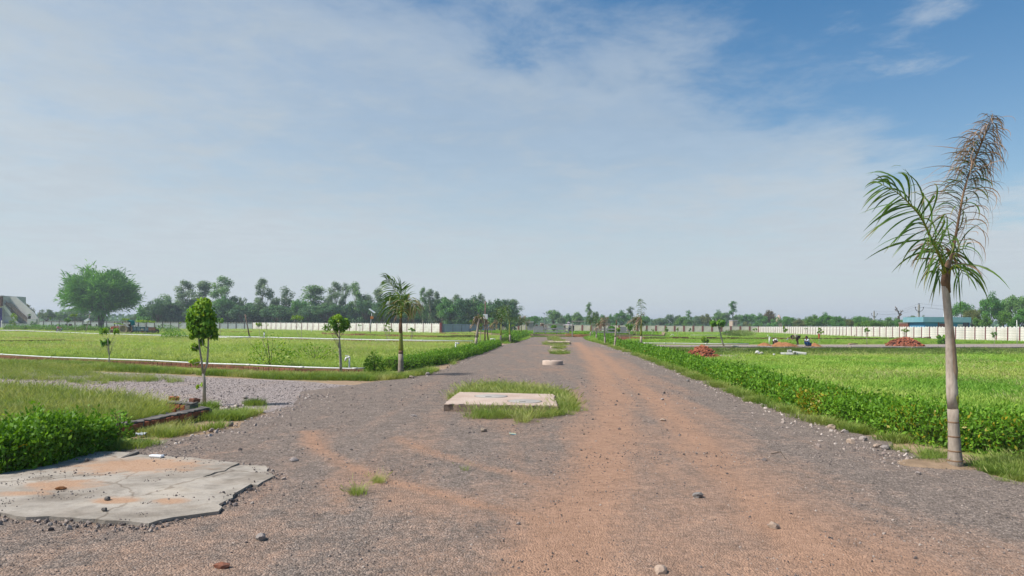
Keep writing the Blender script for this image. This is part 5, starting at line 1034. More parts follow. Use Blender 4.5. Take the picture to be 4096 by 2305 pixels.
SAPS = [
 ('leaning sapling with a bright green top by the second white pipe', (-22.063, 71.375, 2.857, 1.893, 1.442, -0.523), 2, .16, 330, 'sap_bright', 1., 'flat'),
 ('small round sapling left of the white standpipe on the left path', (-29.78, 80.732, 1.988, 1.172, 0.693, -0.153), 1, .15, 240, 'sap_bright', 1., 'ball'),
 ('spindly sapling in front of the wall right of the wooden post', (-51.434, 143.233, 2.17, 0.904, 0.904, 0.0), 1, .15, 70, 'sap_bright', .4, 'ball'),
 ('pale stemmed sapling before the white wall left of the red box pole', (-25.33, 114.072, 1.93, 1.325, 0.864, -0.115), 1, .16, 90, 'sap_bright', .5, 'flat'),
 ('white forked sapling with sparse leaves behind the second pipe', (-12.103, 67.034, 1.922, 0.973, 1.397, -0.047), 3, .17, 150, 'sap_bright', .5, 'ball'),
 ('spreading sapling beside the near left palm', (-10.6, 71.447, 1.597, 0.812, 0.875, 0.095), 2, .16, 190, 'sap_mid', .7, 'flat'),
 ('sapling by the white staircase building', (-100.013, 137.057, 3.645, 0.997, 1.62, -0.156), 1, .26, 420, 'sap_bright', .8, 'ball'),
 ('creeper like sapling against the grey gate pillar', (-115.865, 164.997, 2.025, 0.6, 1.163, 0.094), 1, .24, 240, 'sap_dark', .8, 'ball'),
 ('thin sapling left of the motorcycle', (-82.022, 121.608, 2.718, 1.992, 0.166, -0.187), 1, .24, 110, 'sap_mid', .7, 'ball'),
 ('round sapling between the motorcycle and the bamboo prop', (-79.211, 121.817, 2.577, 1.766, 0.956, -0.021), 1, .26, 300, 'sap_mid', 1., 'ball'),
 ('leaning bare stemmed sapling with a yellow green top', (-64.486, 100.869, 3.029, 2.444, 0.981, -0.215), 1, .26, 200, 'sap_bright', .8, 'flat'),
 ('flat topped sapling in front of the tractor bonnet', (-57.69, 101.791, 2.483, 1.98, 1.163, 0.078), 1, .2, 280, 'sap_bright', 1., 'flat'),
 ('umbrella shaped sapling in front of the farm trailer', (-45.202, 84.437, 2.161, 1.628, 1.873, -0.058), 2, .2, 480, 'sap_bright', 1., 'flat'),
 ('wispy pale sapling in front of the tractor nose', (-56.665, 96.834, 1.85, 1.289, 1.982, 0.694), 1, .22, 110, 'sap_bright', .4, 'flat'),
 ('small sapling before the shaded grey wall behind the near ficus', (-94.482, 194.139, 2.157, 0.932, 1.03, 0.147), 1, .22, 150, 'sap_bright', .8, 'ball'),
 ('sapling half hidden behind the near ficus', (-35.459, 82.925, 2.513, 1.675, 0.88, 0.084), 1, .2, 260, 'sap_mid', 1., 'ball'),
 ('yellow green round sapling behind the leaning grey palm', (-3.112, 67.384, 1.936, 1.276, 0.498, 0.015), 2, .14, 340, 'sap_bright', 1., 'ball'),
 ('round dark green sapling right of the pole with the meter box', (-2.658, 91.488, 2.137, 1.126, 0.705, -0.064), 1, .16, 360, 'sap_dark', 1., 'ball'),
 ('pale thin sapling before the end of the tin fence', (-2.837, 124.536, 1.966, 1.258, 0.432, -0.035), 1, .16, 120, 'sap_mid', .7, 'ball'),
 ('thin leaved sapling beside the arching palm', (0.11, 97.942, 1.979, 1.484, 0.618, 0.0), 1, .2, 120, 'sap_bright', .6, 'flat'),
 ('tiny sapling before the cream wall on the left of the park', (1.769, 167.93, 0.795, 0.159, 0.583, -0.027), 1, .2, 80, 'sap_dark', .7, 'ball'),
 ('small sapling beside the young green palm', (16.787, 132.281, 1.59, 0.852, 0.42, -0.074), 1, .15, 190, 'sap_mid', .8, 'ball'),
 ('round bright sapling beside the bare palm stump', (13.662, 85.519, 1.725, 1.065, 0.529, -0.301), 2, .17, 360, 'sap_bright', 1., 'ball'),
 ('three stemmed leafy sapling in front of the park fence', (12.981, 75.071, 2.111, 1.225, 0.786, -0.09), 3, .18, 560, 'sap_mid', .9, 'ball'),
 ('thin sapling before the wall just right of the park', (31.435, 174.242, 1.533, 0.748, 0.598, 0.0), 1, .22, 170, 'sap_bright', .8, 'ball'),
 ('thin dark sapling far before the cream wall left of the hooked pipe', (37.92, 192.219, 1.202, 0.361, 0.721, 0.0), 1, .24, 120, 'sap_dark', .7, 'ball'),
 ('sapling on a tall pale stem beside the hooked pipe', (21.25, 104.862, 1.443, 1.082, 0.407, 0.387), 1, .2, 70, 'sap_mid', .5, 'ball'),
 ('drooping sapling beside the white pipe frame', (26.159, 114.117, 1.899, 0.735, 0.642, -0.321), 1, .22, 220, 'sap_mid', .7, 'ball'),
 ('slim sapling right of the white pipe frame', (26.297, 108.36, 1.654, 1.064, 0.359, 0.01), 1, .2, 150, 'sap_bright', .7, 'ball'),
 ('thin sapling before the wall behind the short white pipe run', (36.275, 139.427, 1.613, 0.785, 1.003, -0.022), 1, .22, 110, 'sap_dark', .5, 'ball'),
 ('small papaya like sapling beside the dark grass clump', (34.222, 108.879, 1.158, 0.749, 0.783, 0.017), 1, .2, 150, 'sap_mid', .7, 'flat'),
 ('thin pole sapling with few leaves right of the dark grass clump', (37.465, 105.201, 1.785, 1.148, 1.063, 0.021), 1, .22, 90, 'sap_mid', .4, 'flat'),
 ('sparse tall sapling behind the stooping worker', (31.443, 78.436, 2.095, 1.092, 0.622, -0.104), 1, .2, 240, 'sap_bright', .6, 'ball'),
 ('thin sapling with a tiny top between the two right hand workers', (51.149, 118.565, 1.777, 1.463, 0.784, 0.005), 1, .2, 70, 'sap_mid', .5, 'flat'),
 ('small round dark sapling in front of the middle of the white wall', (75.775, 157.97, 1.044, 0.348, 0.418, 0.0), 1, .2, 110, 'sap_dark', .7, 'ball'),
 ('two stemmed sapling between the workers and the far brick heap', (38.24, 73.467, 1.794, 1.295, 0.596, -0.104), 2, .19, 260, 'sap_mid', .7, 'ball'),
 ('wispy sapling growing in front of the far brick heap', (39.126, 67.683, 1.784, 1.295, 0.716, -0.179), 3, .15, 230, 'sap_bright', .7, 'ball'),
 ('pale stemmed sparse sapling right of the squatting worker', (28.427, 63.195, 1.81, 1.17, 0.696, 0.125), 1, .17, 150, 'sap_bright', .5, 'ball'),
 ('small sapling before the white wall right of the near palm', (51.891, 73.485, 1.61, 0.861, 0.515, 0.005), 1, .17, 200, 'sap_mid', .8, 'ball'),
]
for i, (lb, sp, st, lf, n_, mt, fl, sh) in enumerate(SAPS): sapling(lb, sp, st, lf, n_, mt, 10+i, fl, sh, r0=.028 if sp[1] > 90 else .022)
sapling('leaning papaya tree with a spreading crown above the rubble strip', (17.991, 57.759, 2.608, 1.587, 1.342, -0.566), 1, .34, 520, 'sap_mid', 70, 1., 'flat', r0=.075, wood='bark_pale', droop=.7, name='papaya_tree')
sapling('bushy bright green shrub on the right path behind the near brick heap', (18.751, 66.622, 0.834, -0.04, 0.619, 0.034), 1, .34, 300, 'sap_bright', 71, 1., 'ball', r0=.03, droop=.8, name='shrub', cat='bush')
sapling('bushy broad leaved shrub on the right path beside the near palm', (49.964, 79.026, 1.158, -0.05, 1.248, -0.06), 1, .36, 320, 'sap_mid', 72, 1., 'ball', r0=.03, droop=.8, name='shrub', cat='bush')
def weed(label, x_, y_, w, h_, n, mt='sap_mid', leaf=.1, seed=0, z=0.):
    r = np.random.default_rng(seed+70); o = thing('weed_bush', label, 'bush', (x_, y_, z)); tr = MB()
    for j in range(7): tr.tube([(0, 0, 0), (r.normal(0, w*.25), r.normal(0, w*.25), h_*.75)], [.012, .004], 5)
    tr.obj('stems', M['bark'], o); a = r.uniform(0, 6.28, n); q = r.uniform(size=n)**.5; zz_ = h_*r.uniform(.05, 1, n)*(1-.6*q**2)
    C = np.stack([q*w/2*np.cos(a), q*w/2*np.sin(a), zz_], 1); D = unit(np.stack([np.cos(a), np.sin(a), .6+0*a], 1)+r.normal(0, .4, (n, 3))); N = unit(np.stack([np.cos(a)*.4, np.sin(a)*.4, 1+0*a], 1)+r.normal(0, .3, (n, 3)))
    v_, f_ = leaves(C, D, N, leaf*r.uniform(.6, 1.3, n), leaf*.5); link('foliage', np_mesh('foliage', v_, f_, M[mt], False, {'tint': np.repeat(np.clip(r.normal(.45, .2, n), 0, 1), 4)}), o)
weed('leafy shrub at the near end of the left hedge beside the pipe end', *(-4.528, 22.558), .75, .85, 900, 'hedge', .09, 1)
weed('dark green weed clump at the left end of the second pipe', *(-33.11, 67.095), 2.6, 1.2, 700, 'sap_mid', .2, 2)
weed('taller weed clump in the middle of the left field', *(-8.941, 25.329), 1.6, 1.5, 600, 'sap_bright', .12, 3)
weed('bushy weed at the right side of the left field', *(-8.573, 29.571), 2.2, .9, 500, 'sap_bright', .13, 4)
weed('dark conifer like bush beside the arching palm', *(-0.607, 94.078), 1.7, 1.75, 800, 'sap_dark', .15, 5)
weed('leafy hedge plant growing over the low brick wall', *(-5.524, 9.555), .45, .50, 330, 'hedge', .07, 6)
weed('small leafy plant at the left end of the low brick wall', *(-5.565, 9.291), .40, .42, 240, 'hedge', .07, 7)
weed('dark weeds and twigs behind the farm trailer', *(-60.593, 119.391), 5., 1.6, 700, 'sap_dark', .3, 8)

# ================================================================== WALLS
def wall(label, p0, p1, n, style, H=2.3):
    p0 = Vector((*p0, 0)); p1 = Vector((*p1, 0)); d = p1-p0; L = d.length; rz = math.atan2(d.y, d.x); b = L/n
    o = thing('boundary_wall', label, 'wall', p0, rz, 'boundary wall of the plots')
    pan, pst, cap = {'grey': ('wall_shaded', 'maroon_dark', 'maroon_dark'), 'white': ('wall_white', 'maroon', 'wall_white'), 'cream': ('wall_cream', 'brick_red_paint', 'wall_cream')}[style]  # grey style: stretch in shade, painted into its panel colour
    pw = {'grey': .20, 'white': .17, 'cream': .62}[style]; pw = min(pw, b*.3)
    ph = H-.22 if style != 'cream' else H
    pm = MB().box((0, 0, ph/2+.0), (pw, .20, ph+.03)).mesh('post', M[pst], bevel=.01)
    for i in range(n+1): link('post', pm, o, (i*b, 0, 0))
    if style == 'cream':
        m_ = MB().box((b/2, .02, H*.49), (b-pw-.004, .12, H*.98)).mesh('panel', M[pan]); c_ = MB().box((b/2, .02, H+.01), (b-pw-.004, .2, .07)).mesh('coping', M['roof_pink'])
        for i in range(n): link('panel', m_, o, (i*b, 0, 0)); link('coping', c_, o, (i*b, 0, 0))
        return o
    k = 5; hh = (H-.42)/k
    pk = MB().box((b/2, .0, hh/2), (b-pw-.004, .06, hh-.022)).mesh('plank', M[pan], bevel=.008)
    joined = MB()
    for j in range(k): joined.box((b/2, 0, hh*(j+.5)+.05), (b-pw-.004, .06, hh-.022))
    jm = joined.mesh('panel', M[pan])
    # zigzag coping: three gables a bay
    zc = MB(); g = max(2, int(round(b/.82))); z0 = hh*k+.055
    for j in range(g):
        x0 = pw/2*0+b*j/g; x1 = b*(j+1)/g; zc.xprism([(x0+.02, z0), (x1-.02, z0), (x1-.02, z0+.07), ((x0+x1)/2, z0+.27), (x0+.02, z0+.07)], -.035, .035)
    zm = zc.mesh('gable_row', M[pan])
    tm = None
    if style == 'grey':
        t_ = MB().box((b/2, -.05, z0-.01), (b-pw, .05, .07))
        for j in range(g):
            x0 = b*j/g; x1 = b*(j+1)/g; xm = (x0+x1)/2
            t_.bar((x0, 0, z0+.09), (xm, 0, z0+.30), .17, .035); t_.bar((xm, 0, z0+.30), (x1, 0, z0+.09), .17, .035)
        tm = t_.mesh('coping', M['wood'])
    for i in range(n):
        if L/n > 2.2 and style == 'white' and p0.y < 170 and p1.y < 170 and n < 26:
            for j in range(k): link('plank', pk, o, (i*b, 0, .05+hh*j))
        else: link('panel', jm, o, (i*b, 0, 0))
        link('gable_row', zm, o, (i*b, 0, 0))
        if tm: link('coping', tm, o, (i*b, 0, 0))
    return o
WA, WB, WC = (-158.0, 216.0), (-79.0, 208.0), (-15.5, 148.0)
wall('shaded grey panel wall with dark posts behind the big tree', WA, WB, 30, 'grey')
wall('white panel wall with maroon posts on the left before the tall trees', WB, WC, 30, 'white')
WD_, WE, WF, WG = (-4.0, 238.0), (84.0, 232.0), (74.5, 152.0), (72.0, 92.0)
wall('cream wall with brick red piers behind the park', WD_, WE, 28, 'cream')
wall('far part of the long white wall on the right', WE, WF, 38, 'white')
wall('near part of the long white wall on the right with maroon posts', WF, WG, 24, 'white')
def tin_fence():
    p0, p1, n = Vector((-15.3, 147.6, 0)), Vector((-4.5, 172.0, 0)), 26; d = p1-p0; L = d.length; b = L/n
    o = thing('tin_fence', 'blue grey corrugated tin fence left of the road', 'fence', p0, math.atan2(d.y, d.x)); s = MB(); k = 12
    pts = [(b*i/k*1.01, .022*(1 if i % 2 else -1)) for i in range(k+1)]
    s.add([(x_, y_, .05) for x_, y_ in pts]+[(x_, y_, 2.05) for x_, y_ in pts], [(i, i+1, k+2+i, k+1+i) for i in range(k)])
    sm = s.mesh('sheet', M['tin']); pm = MB().box((0, -.07, .95), (.06, .06, 1.9)).mesh('post', M['dark_metal']); rm = MB().box((L/2, -.05, 1.85), (L, .05, .06))
    for i in range(n):
        q = link('sheet', sm, o, (i*b, (i % 2)*.012, random.uniform(-.03, .03))); q.rotation_euler = (random.normalvariate(0, .012), 0, 0)
        if i % 4 == 1: link('post', pm, o, (i*b, 0, 0))
    rm.obj('rail', M['steel'], o)
    g = MB().box((-.1, 0, 1.15), (.5, .5, 2.3)).obj('gate_pillar', M['maroon'], o)
tin_fence()

# ================================================================== BUILDINGS
def stair_building():
    # authoring plane: front of the staircase at depth 181 m
    D0 = 181.; X0 = (-135.746, 181, 0.018)[0]
    o = thing('staircase_building', 'white building with an outside staircase and a brown corner at the left edge', 'building', (X0, D0, 0))
    k = D0/2730.667/8.055; bz = 1240
    p = lambda x_, y_: (x_*k, (bz-y_)*k+.15)
    H = lambda y_: (bz-y_)*k+.15
    MB().xprism([(-9, 0), (p(50, 0)[0], 0), (p(50, 0)[0], H(590)), (p(50,0)[0], H(200)), (-9, H(200))], 0.3, 9.).obj('main_wall', M['white_paint'], o)
    MB().box((p(20, 0)[0]-4.2, -.05, (H(540)+H(225))/2), (p(95, 0)[0]-p(20,0)[0]+8.4, .9, H(225)-H(540))).obj('brown_band', M['rust'], o)
    MB().box((p(35, 0)[0]-4.4, -.1, H(212)), (p(110, 0)[0]+8.4-p(35,0)[0]+1, 1.2, .22)).obj('roof_edge', M['grey_paint'], o)
    # tall sloping parapet behind the stairs
    MB().xprism([p(95, 215), p(265, 215), p(440, 370), p(900, 770), p(1020, 930), p(1020, 1240), p(95, 1240)], 2.6, 2.9).obj('parapet', M['white_paint'], o)
    # steps and stringer
    n = 16; x0, z0 = p(840, 1085); x1, z1 = p(95, 420)
    for i in range(n):
        a = i/n; xx_ = x0+(x1-x0)*a; zz_ = z0+(z1-z0)*(i+1)/n; w = abs(x1-x0)/n
        MB().box((xx_-w/2, 1.75, zz_-(z1-z0)/n/2), (w, 1.6, (z1-z0)/n)).obj('step', M['conc_warm'], o)
    MB().xprism([p(50, 490), p(110, 490), p(560, 1085), p(560, 1130), p(480, 1085), p(50, 590)], .5, .75).obj('stringer', M['white_paint'], o)
    MB().xprism([p(50, 600), p(480, 1085), p(480, 1240), p(50, 1240)], .8, 1.0).obj('under_stair_wall', M['grey_paint'], o)
    rl = MB(); path = [p(90, 330), p(705, 915), p(700, 1080)]; path2 = [p(80, 415), p(700, 1000)]
    for pa in (path, path2): rl.tube([(q[0], .45, q[1]) for q in pa], .045, 6)
    for x_, a_, b_ in ((150, 385, 570), (330, 560, 730), (515, 740, 900)): rl.tube([(p(x_, 0)[0], .45, H(a_)), (p(x_, 0)[0], .45, H(b_))], .045, 6)
    rl.obj('handrail', M['rust'], o)
    MB().xprism([p(75, 1085), p(900, 1085), p(900, 1245), p(75, 1245)], -.15, .1).obj('low_wall', M['grey_paint'], o)
    MB().box(((p(75, 0)[0]+p(895, 0)[0])/2, -.03, H(1085)+.03), (p(900, 0)[0]-p(75, 0)[0], .35, .08)).obj('wall_coping', M['dark_metal'], o)
    MB().xprism([p(895, 945), p(1185, 945), p(1185, 1245), p(895, 1245)], -.25, .35).obj('gate_pillar', M['grey_paint'], o)
    MB().xprism([p(0, 600), p(48, 600), p(40, 1235), p(-200, 1235), p(-200, 600)], .12, .25).obj('blue_door', M['blue_door'], o)
    MB().xprism([p(40, 1000), p(78, 1000), p(78, 1245), p(30, 1245)], -.1, .28).obj('door_jamb', M['white_paint'], o)
    MB().box((p(180, 0)[0], .72, H(800)), (1.6, .3, 1.1)).obj('air_conditioner', M['steel'], o)
    q = thing('potted_plant', 'black plant pot standing on the grey gate pillar', 'plant pot', (X0+p(940, 0)[0], D0+.05, H(945)))
    MB().lathe([(.28, 0), (.38, .62), (.42, .62), (.42, .72), (.36, .72), (.34, .66)], 12).obj('pot', M['dark_metal'], q)
    r = np.random.default_rng(2); n = 60; v_, f_ = leaves(np.c_[r.normal(0, .22, (n, 2)), r.uniform(.7, 1.3, n)], r.normal(size=(n, 3))+np.array([0, 0, 1]), r.normal(size=(n, 3)), .3, .12)
    link('leaves', np_mesh('leaves', v_, f_, M['sap_dark'], False, {'tint': np.repeat(r.uniform(.2, .7, n), 4)}), q)
stair_building()
def blue_house():
    D0 = 126.; xa = (75.782, 126, 2.76)[0]; k = D0/2730.667/2.875
    o = thing('blue_house', 'sky blue house with a faded parapet behind the white wall at the right', 'house', (xa, D0, 0)); hz_ = 1100+0
    z = lambda y_: (78.76, 126, 11.772)[2]-y_*k
    w = (1960-1410)*k
    MB().box(((1440-1410)*k+(w-30*k)/2, 3.2, z(545)/2), (w-30*k, 6., z(545))).obj('wall', M['blue_wall'], o)
    MB().box((w/2, 3.1, (z(545)+z(485))/2+.0), (w, 6.6, z(485)-z(545))).obj('parapet', M['blue_pale'], o)
    MB().box(((1600-1410)*k, .17, (z(595)+z(548))/2), (.22, .12, z(545)-z(700))).obj('door_frame', M['rust'], o)
    d = MB().box(((1648-1410)*k, .18, (z(700)+z(560))/2), ((1680-1612)*k, .10, z(560)-z(700))).obj('door', M['brick_red_paint'], o)
    MB().box(((1690-1410)*k, .19, (z(700)+z(555))/2), ((1700-1680)*k, .06, z(555)-z(700))).obj('doorway', M['glass'], o)
    MB().box(((1850-1410)*k, .19, (z(600)+z(565))/2), ((1890-1830)*k, .05, z(565)-z(600))).obj('patched_plaster', M['white_paint'], o)
    wn = MB().box(((1915-1410)*k, .19, (z(595)+z(565))/2), ((1945-1888)*k, .06, z(565)-z(640))).obj('window', M['glass'], o)
    fb = MB(); cx, cz = (1915-1410)*k, (z(595)+z(565))/2; ww, wh = (1945-1888)*k+.1, z(565)-z(640)+.1
    for sx_ in (-1, 1): fb.box((cx+sx_*ww/2, .15, cz), (.07, .06, wh))
    fb.box((cx, .15, cz+wh/2), (ww, .06, .07)); fb.obj('frame', M['blue_door'], wn)
    t = thing('water_tank', 'white plastic water tank on the roof of the blue house', 'water tank', (xa+(1778-1410)*k, D0+2.2, z(485)))
    MB().lathe([(.02, 0), (.58, 0), (.62, .15), (.58, .3), (.62, .5), (.58, .75), (.62, 1.0), (.58, 1.3), (.62, 1.6), (.60, 1.9), (.58, 2.2), (.50, 2.5), (.25, 2.75), (.02, 2.8)], 18, cap=False).obj('tank_body', M['tank'], t)
    MB().lathe([(.22, 2.72), (.22, 2.9), (.05, 2.95)], 12).obj('lid', M['tank'], t)
    q = thing('brick_hut', 'low brick hut beside the blue house', 'hut', ((75.953, 131, 2.781)[0], 131., 0)); kk = 131/2730.667/2.875
    b = MB().box((98*kk, 1.5, (1.65+(1319-1100-558/2.875)*131/2730.667)/2), (196*kk, 3., 1.65+(1319-1100-558/2.875)*131/2730.667)).obj('wall', M['brick_line'], q)
    MB().box((98*kk, 1.5, 1.65+(1319-1100-558/2.875)*131/2730.667+.06), (206*kk, 3.2, .12)).obj('roof', M['conc_warm'], q)
blue_house()
def hut(label, x0, x1, ytop, ybot, d, wm, rm, depth=4., name='small_house', door=True):
    a = d/2730.667; X0 = (x0-2048)*a; X1 = (x1-2048)*a; hor = 1305.7+.008*((x0+x1)/2-2048); zt = 1.65+(hor-ytop)*a
    o = thing(name, label, 'house', ((X0+X1)/2, d, 0)); w = X1-X0
    MB().box((0, depth/2, zt*.47), (w*.92, depth, zt*.94)).obj('wall', M[wm], o); MB().box((0, depth/2-.1, zt*.97), (w, depth+.6, zt*.06+.12)).obj('roof', M[rm], o)
    if door: MB().box((-w*.18, -.03, zt*.7), (w*.2, .08, zt*.25)).obj('window', M['glass'], o)
    return o
hut('small plastered hut with a flat slab roof among the trees beyond the wall', 2929, 2950, 1281, 1300, 262, 'conc_warm', 'roof_pink')
hut('dark low shed under trees just beyond the wall right of the park', 2633, 2652, 1302, 1312, 256, 'dark_metal', 'conc_warm', door=False)
hut('low blue roofed shed showing over the white wall', 2990, 3021, 1306, 1312, 246, 'blue_pale', 'tin', door=False)
hut('long low grey building behind the park with a flat roof', 2192, 2258, 1296, 1320, 205, 'grey_paint', 'roof_pink')
hut('grey two part building left of the street lamp behind the wall', 2100, 2135, 1287, 1312, 228, 'roof_pink', 'grey_paint')
hut('small brown kiosk beside the street lamp behind the park fence', 2163, 2176, 1293, 1318, 210, 'rust', 'conc_warm', door=False)
def spire():
    o = thing('temple_spire', 'pale pink temple spire rising out of the trees on the right', 'temple', ((3115-2048)*262/2730.667, 262., 0)); s = 262/2730.667
    MB().lathe([(1.1, 0), (1.1, 1.65+(1314.5-1287)*s), (1.0, 1.65+(1314.5-1280)*s), (.75, 1.65+(1314.5-1270)*s), (.35, 1.65+(1314.5-1263)*s), (.05, 1.65+(1314.5-1260)*s)], 12).obj('tower', M['pink_temple'], o)
    MB().lathe([(.08, 1.65+(1314.5-1261)*s), (.15, 1.65+(1314.5-1260)*s), (.03, 1.65+(1314.5-1257)*s)], 8).obj('finial', M['wood_new'], o)
spire()

# ================================================================== THE PARK AT THE END OF THE ROAD
TZ = .45
def park():
    xl, xr, y0, y1 = 2.6, 21.5, 108.6, 178.
    m_ = MB(); m_.prism([(xl-6, y0+2.5), (9.0, y0), (9.0, y0+1.2), (13.4, y0+1.2), (13.4, y0), (xr+3, y0+1.5), (40, y1), (-12, y1)], -.02, TZ)
    tag(m_.obj('park_terrace', M['ground'] if 'ground' in M else bpy.data.materials['ground_soil_and_grass']), 'raised grassy terrace of the park at the end of the road', kind='structure')
    Q = sample([(xl-5, y0+3), (9.2, y0+1.6), (13.2, y0+1.6), (xr+2, y0+2), (38, y1-1), (-11, y1-1)], 9000, .8)
    scatter('lawn_grass', 'bright mown lawn of the park behind the gate', np.c_[Q, np.full(len(Q), TZ)], RS.uniform(1.2, 2.0, len(Q)), T_lawn, seed=90)
park()
def gate():
    D0 = 108.2; x0 = (9.56, 108.2, 0.027)[0]; x1 = (12.773, 108.2, 0.052)[0]; zt = (9.54, 108.2, 2.584)[2]
    o = thing('gate_frame', 'tall grey timber gate frame over the park steps', 'gate', ((x0+x1)/2, D0, 0)); w = x1-x0
    for s in (-1, 1): MB().box((s*w/2, 0, zt/2-.06), (.16, .16, zt-.12)).obj('post', M['gate_stone'], o)
    MB().box((0, 0, zt-.04), (w+.24, .2, .13)).obj('lintel', M['gate_stone'], o)
    st = thing('park_steps', 'ochre stone steps leading up into the park', 'steps', ((x0+x1)/2, D0+.1, 0))
    for i in range(3): MB().box((0, .35*i+.25, .075+.15*i-.002), (w-.3, .5 if i < 2 else .9, .15)).obj('step', M['step_stone'], st)
    for s in (-1, 1): MB().box((s*(w/2+.55), .5, .27), (.85, 1.2, .56)).obj('cheek_wall', M['step_stone'], st)
gate()
def rail_fence(label, x0, x1, d, posts, gap=None, slant=0.):
    o = thing('rail_fence', label, 'fence', (x0, d, TZ), slant); w = x1-x0
    for i in range(posts): MB().box((w*i/(posts-1), 0, .56), (.17, .14, 1.14)).obj('post', M['fence_grey'], o, bevel=.015)
    for z_ in (.36, .86): MB().box((w/2, -.10, z_), (w+.1, .05, .20)).obj('rail', M['fence_grey'], o)
    return o
rail_fence('pale grey two rail fence of the park left of the gate', (3.591, 111, 0.552)[0], (9.197, 111, 0.596)[0], 111., 4)
rail_fence('pale grey two rail fence of the park right of the gate', (13.712, 111, 0.548)[0], (19.049, 111, 0.591)[0], 111., 4)
def picket(label, xa, xb, d, n=14):
    o = thing('picket_fence', label, 'fence', (xa, d, TZ)); w = xb-xa; pk = MB().prism([(-.07, -.015), (.07, -.015), (.07, .015), (-.07, .015)], 0, [1.25, 1.25, 1.25, 1.25]).box((0, 0, 1.29), (.09, .03, .09), 0, 0, .78).mesh('picket', M['fence_grey'])
    for i in range(n): link('picket', pk, o, (w*i/(n-1), 0, 0))
    for z_ in (.35, .95): MB().box((w/2, .04, z_), (w, .04, .09)).obj('rail', M['fence_grey'], o)
picket('pale picket fence at the right side of the park', (22.218, 140, 0.901)[0], (23.42, 140, 0.911)[0], 140., 12)
picket('pale picket fence at the left back of the park', (5.326, 158, 1.285)[0], (7.161, 158, 1.3)[0], 158., 14)
def gazebo():
    D0 = 150.; o = thing('gazebo', 'park shelter with a two tier grey pyramid roof', 'gazebo', ((12.42, 150, 1.362)[0], D0, TZ)); s = 150/2730.667/7.2514
    zz_ = lambda y_: (12.383, 150, 5.908)[2]-y_*s-TZ
    hw = (1430-1088)/2*s
    for a in range(4):
        sx_, sy_ = ((-1, -1), (1, -1), (1, 1), (-1, 1))[a]; MB().box((sx_*hw*.62, sy_*hw*.62, zz_(520)/2), (.22, .22, zz_(520))).obj('column', M['gate_stone'], o)
    def pyr(w0, w1, z0, z1, nm):
        MB().add([(-w0, -w0, z0), (w0, -w0, z0), (w0, w0, z0), (-w0, w0, z0), (-w1, -w1, z1), (w1, -w1, z1), (w1, w1, z1), (-w1, w1, z1)], [(0, 3, 2, 1), (4, 5, 6, 7), (0, 1, 5, 4), (1, 2, 6, 5), (2, 3, 7, 6), (3, 0, 4, 7)]).obj(nm, M['roof_pink'], o)
    pyr(hw, hw*.28, zz_(522), zz_(484), 'lower_roof'); MB().box((0, 0, (zz_(484)+zz_(450))/2), (hw*.48, hw*.48, zz_(450)-zz_(484))).obj('lantern', M['roof_pink'], o); pyr(hw*.30, .08, zz_(450), zz_(418), 'upper_roof')
gazebo()
def arbour(label, x0, x1, ztop, d):
    o = thing('arbour', label, 'pergola', (x0, d, TZ)); w = x1-x0
    for i in range(2):
        for j in range(2): MB().box((w*i, 1.2*j, (ztop-TZ)/2), (.16, .16, ztop-TZ)).obj('post', M['gate_stone'], o)
    for j in range(2): MB().box((w/2, 1.2*j, ztop-TZ+.06), (w+.4, .12, .13)).obj('beam', M['gate_stone'], o)
arbour('small square pergola right of the gate behind the fence', (17.562, 128, 1.493)[0], (18.194, 128, 1.498)[0], (17.886, 128, 2.237)[2], 128.)
arbour('low square pergola close beside the right gate post', (16.208, 136, 1.463)[0], (16.675, 136, 1.467)[0], (16.378, 136, 2.048)[2], 136.)
arbour('low square pergola at the left back of the park', (7.979, 160, 1.301)[0], (8.464, 160, 1.305)[0], (8.215, 160, 2.152)[2], 160.)
def topiary(label, x_, d, z0, w, hb, ht, mt):
    o = thing('topiary_bush', label, 'bush', (x_, d, TZ)); r = np.random.default_rng(int(d*7+x_)); n = 900
    MB().tube([(0, 0, 0), (.03, 0, hb)], [.10, .08], 8).obj('trunk', M['bark'], o)
    u_ = unit(r.normal(size=(n, 3))); C = np.array([0, 0, (hb+ht)/2])+u_*np.array([w/2, w/2, (ht-hb)/2])*r.uniform(.75, 1, (n, 1)); v_, f_ = leaves(C, unit(u_+r.normal(0, .5, (n, 3))), u_, .22, .14)
    link('crown', np_mesh('crown', v_, f_, M[mt], False, {'tint': np.repeat(np.clip(r.normal(.45, .2, n), 0, 1), 4)}), o)
def tz(q, x_, y_, d): return 0
topiary('egg shaped bright green topiary inside the park left of the gate', (7.007, 114, 1.642)[0], 114., 0, 0.893*1.15, (7.012, 114, 1.067)[2]-TZ, (7.005, 114, 1.93)[2]-TZ, 'hedge')
topiary('wide flat topped topiary inside the park right of the gate', (16.964, 116, 1.217)[0], 116., 0, 1.3, (16.967, 116, 0.769)[2]-TZ, (16.958, 116, 1.864)[2]-TZ, 'hedge_dark')
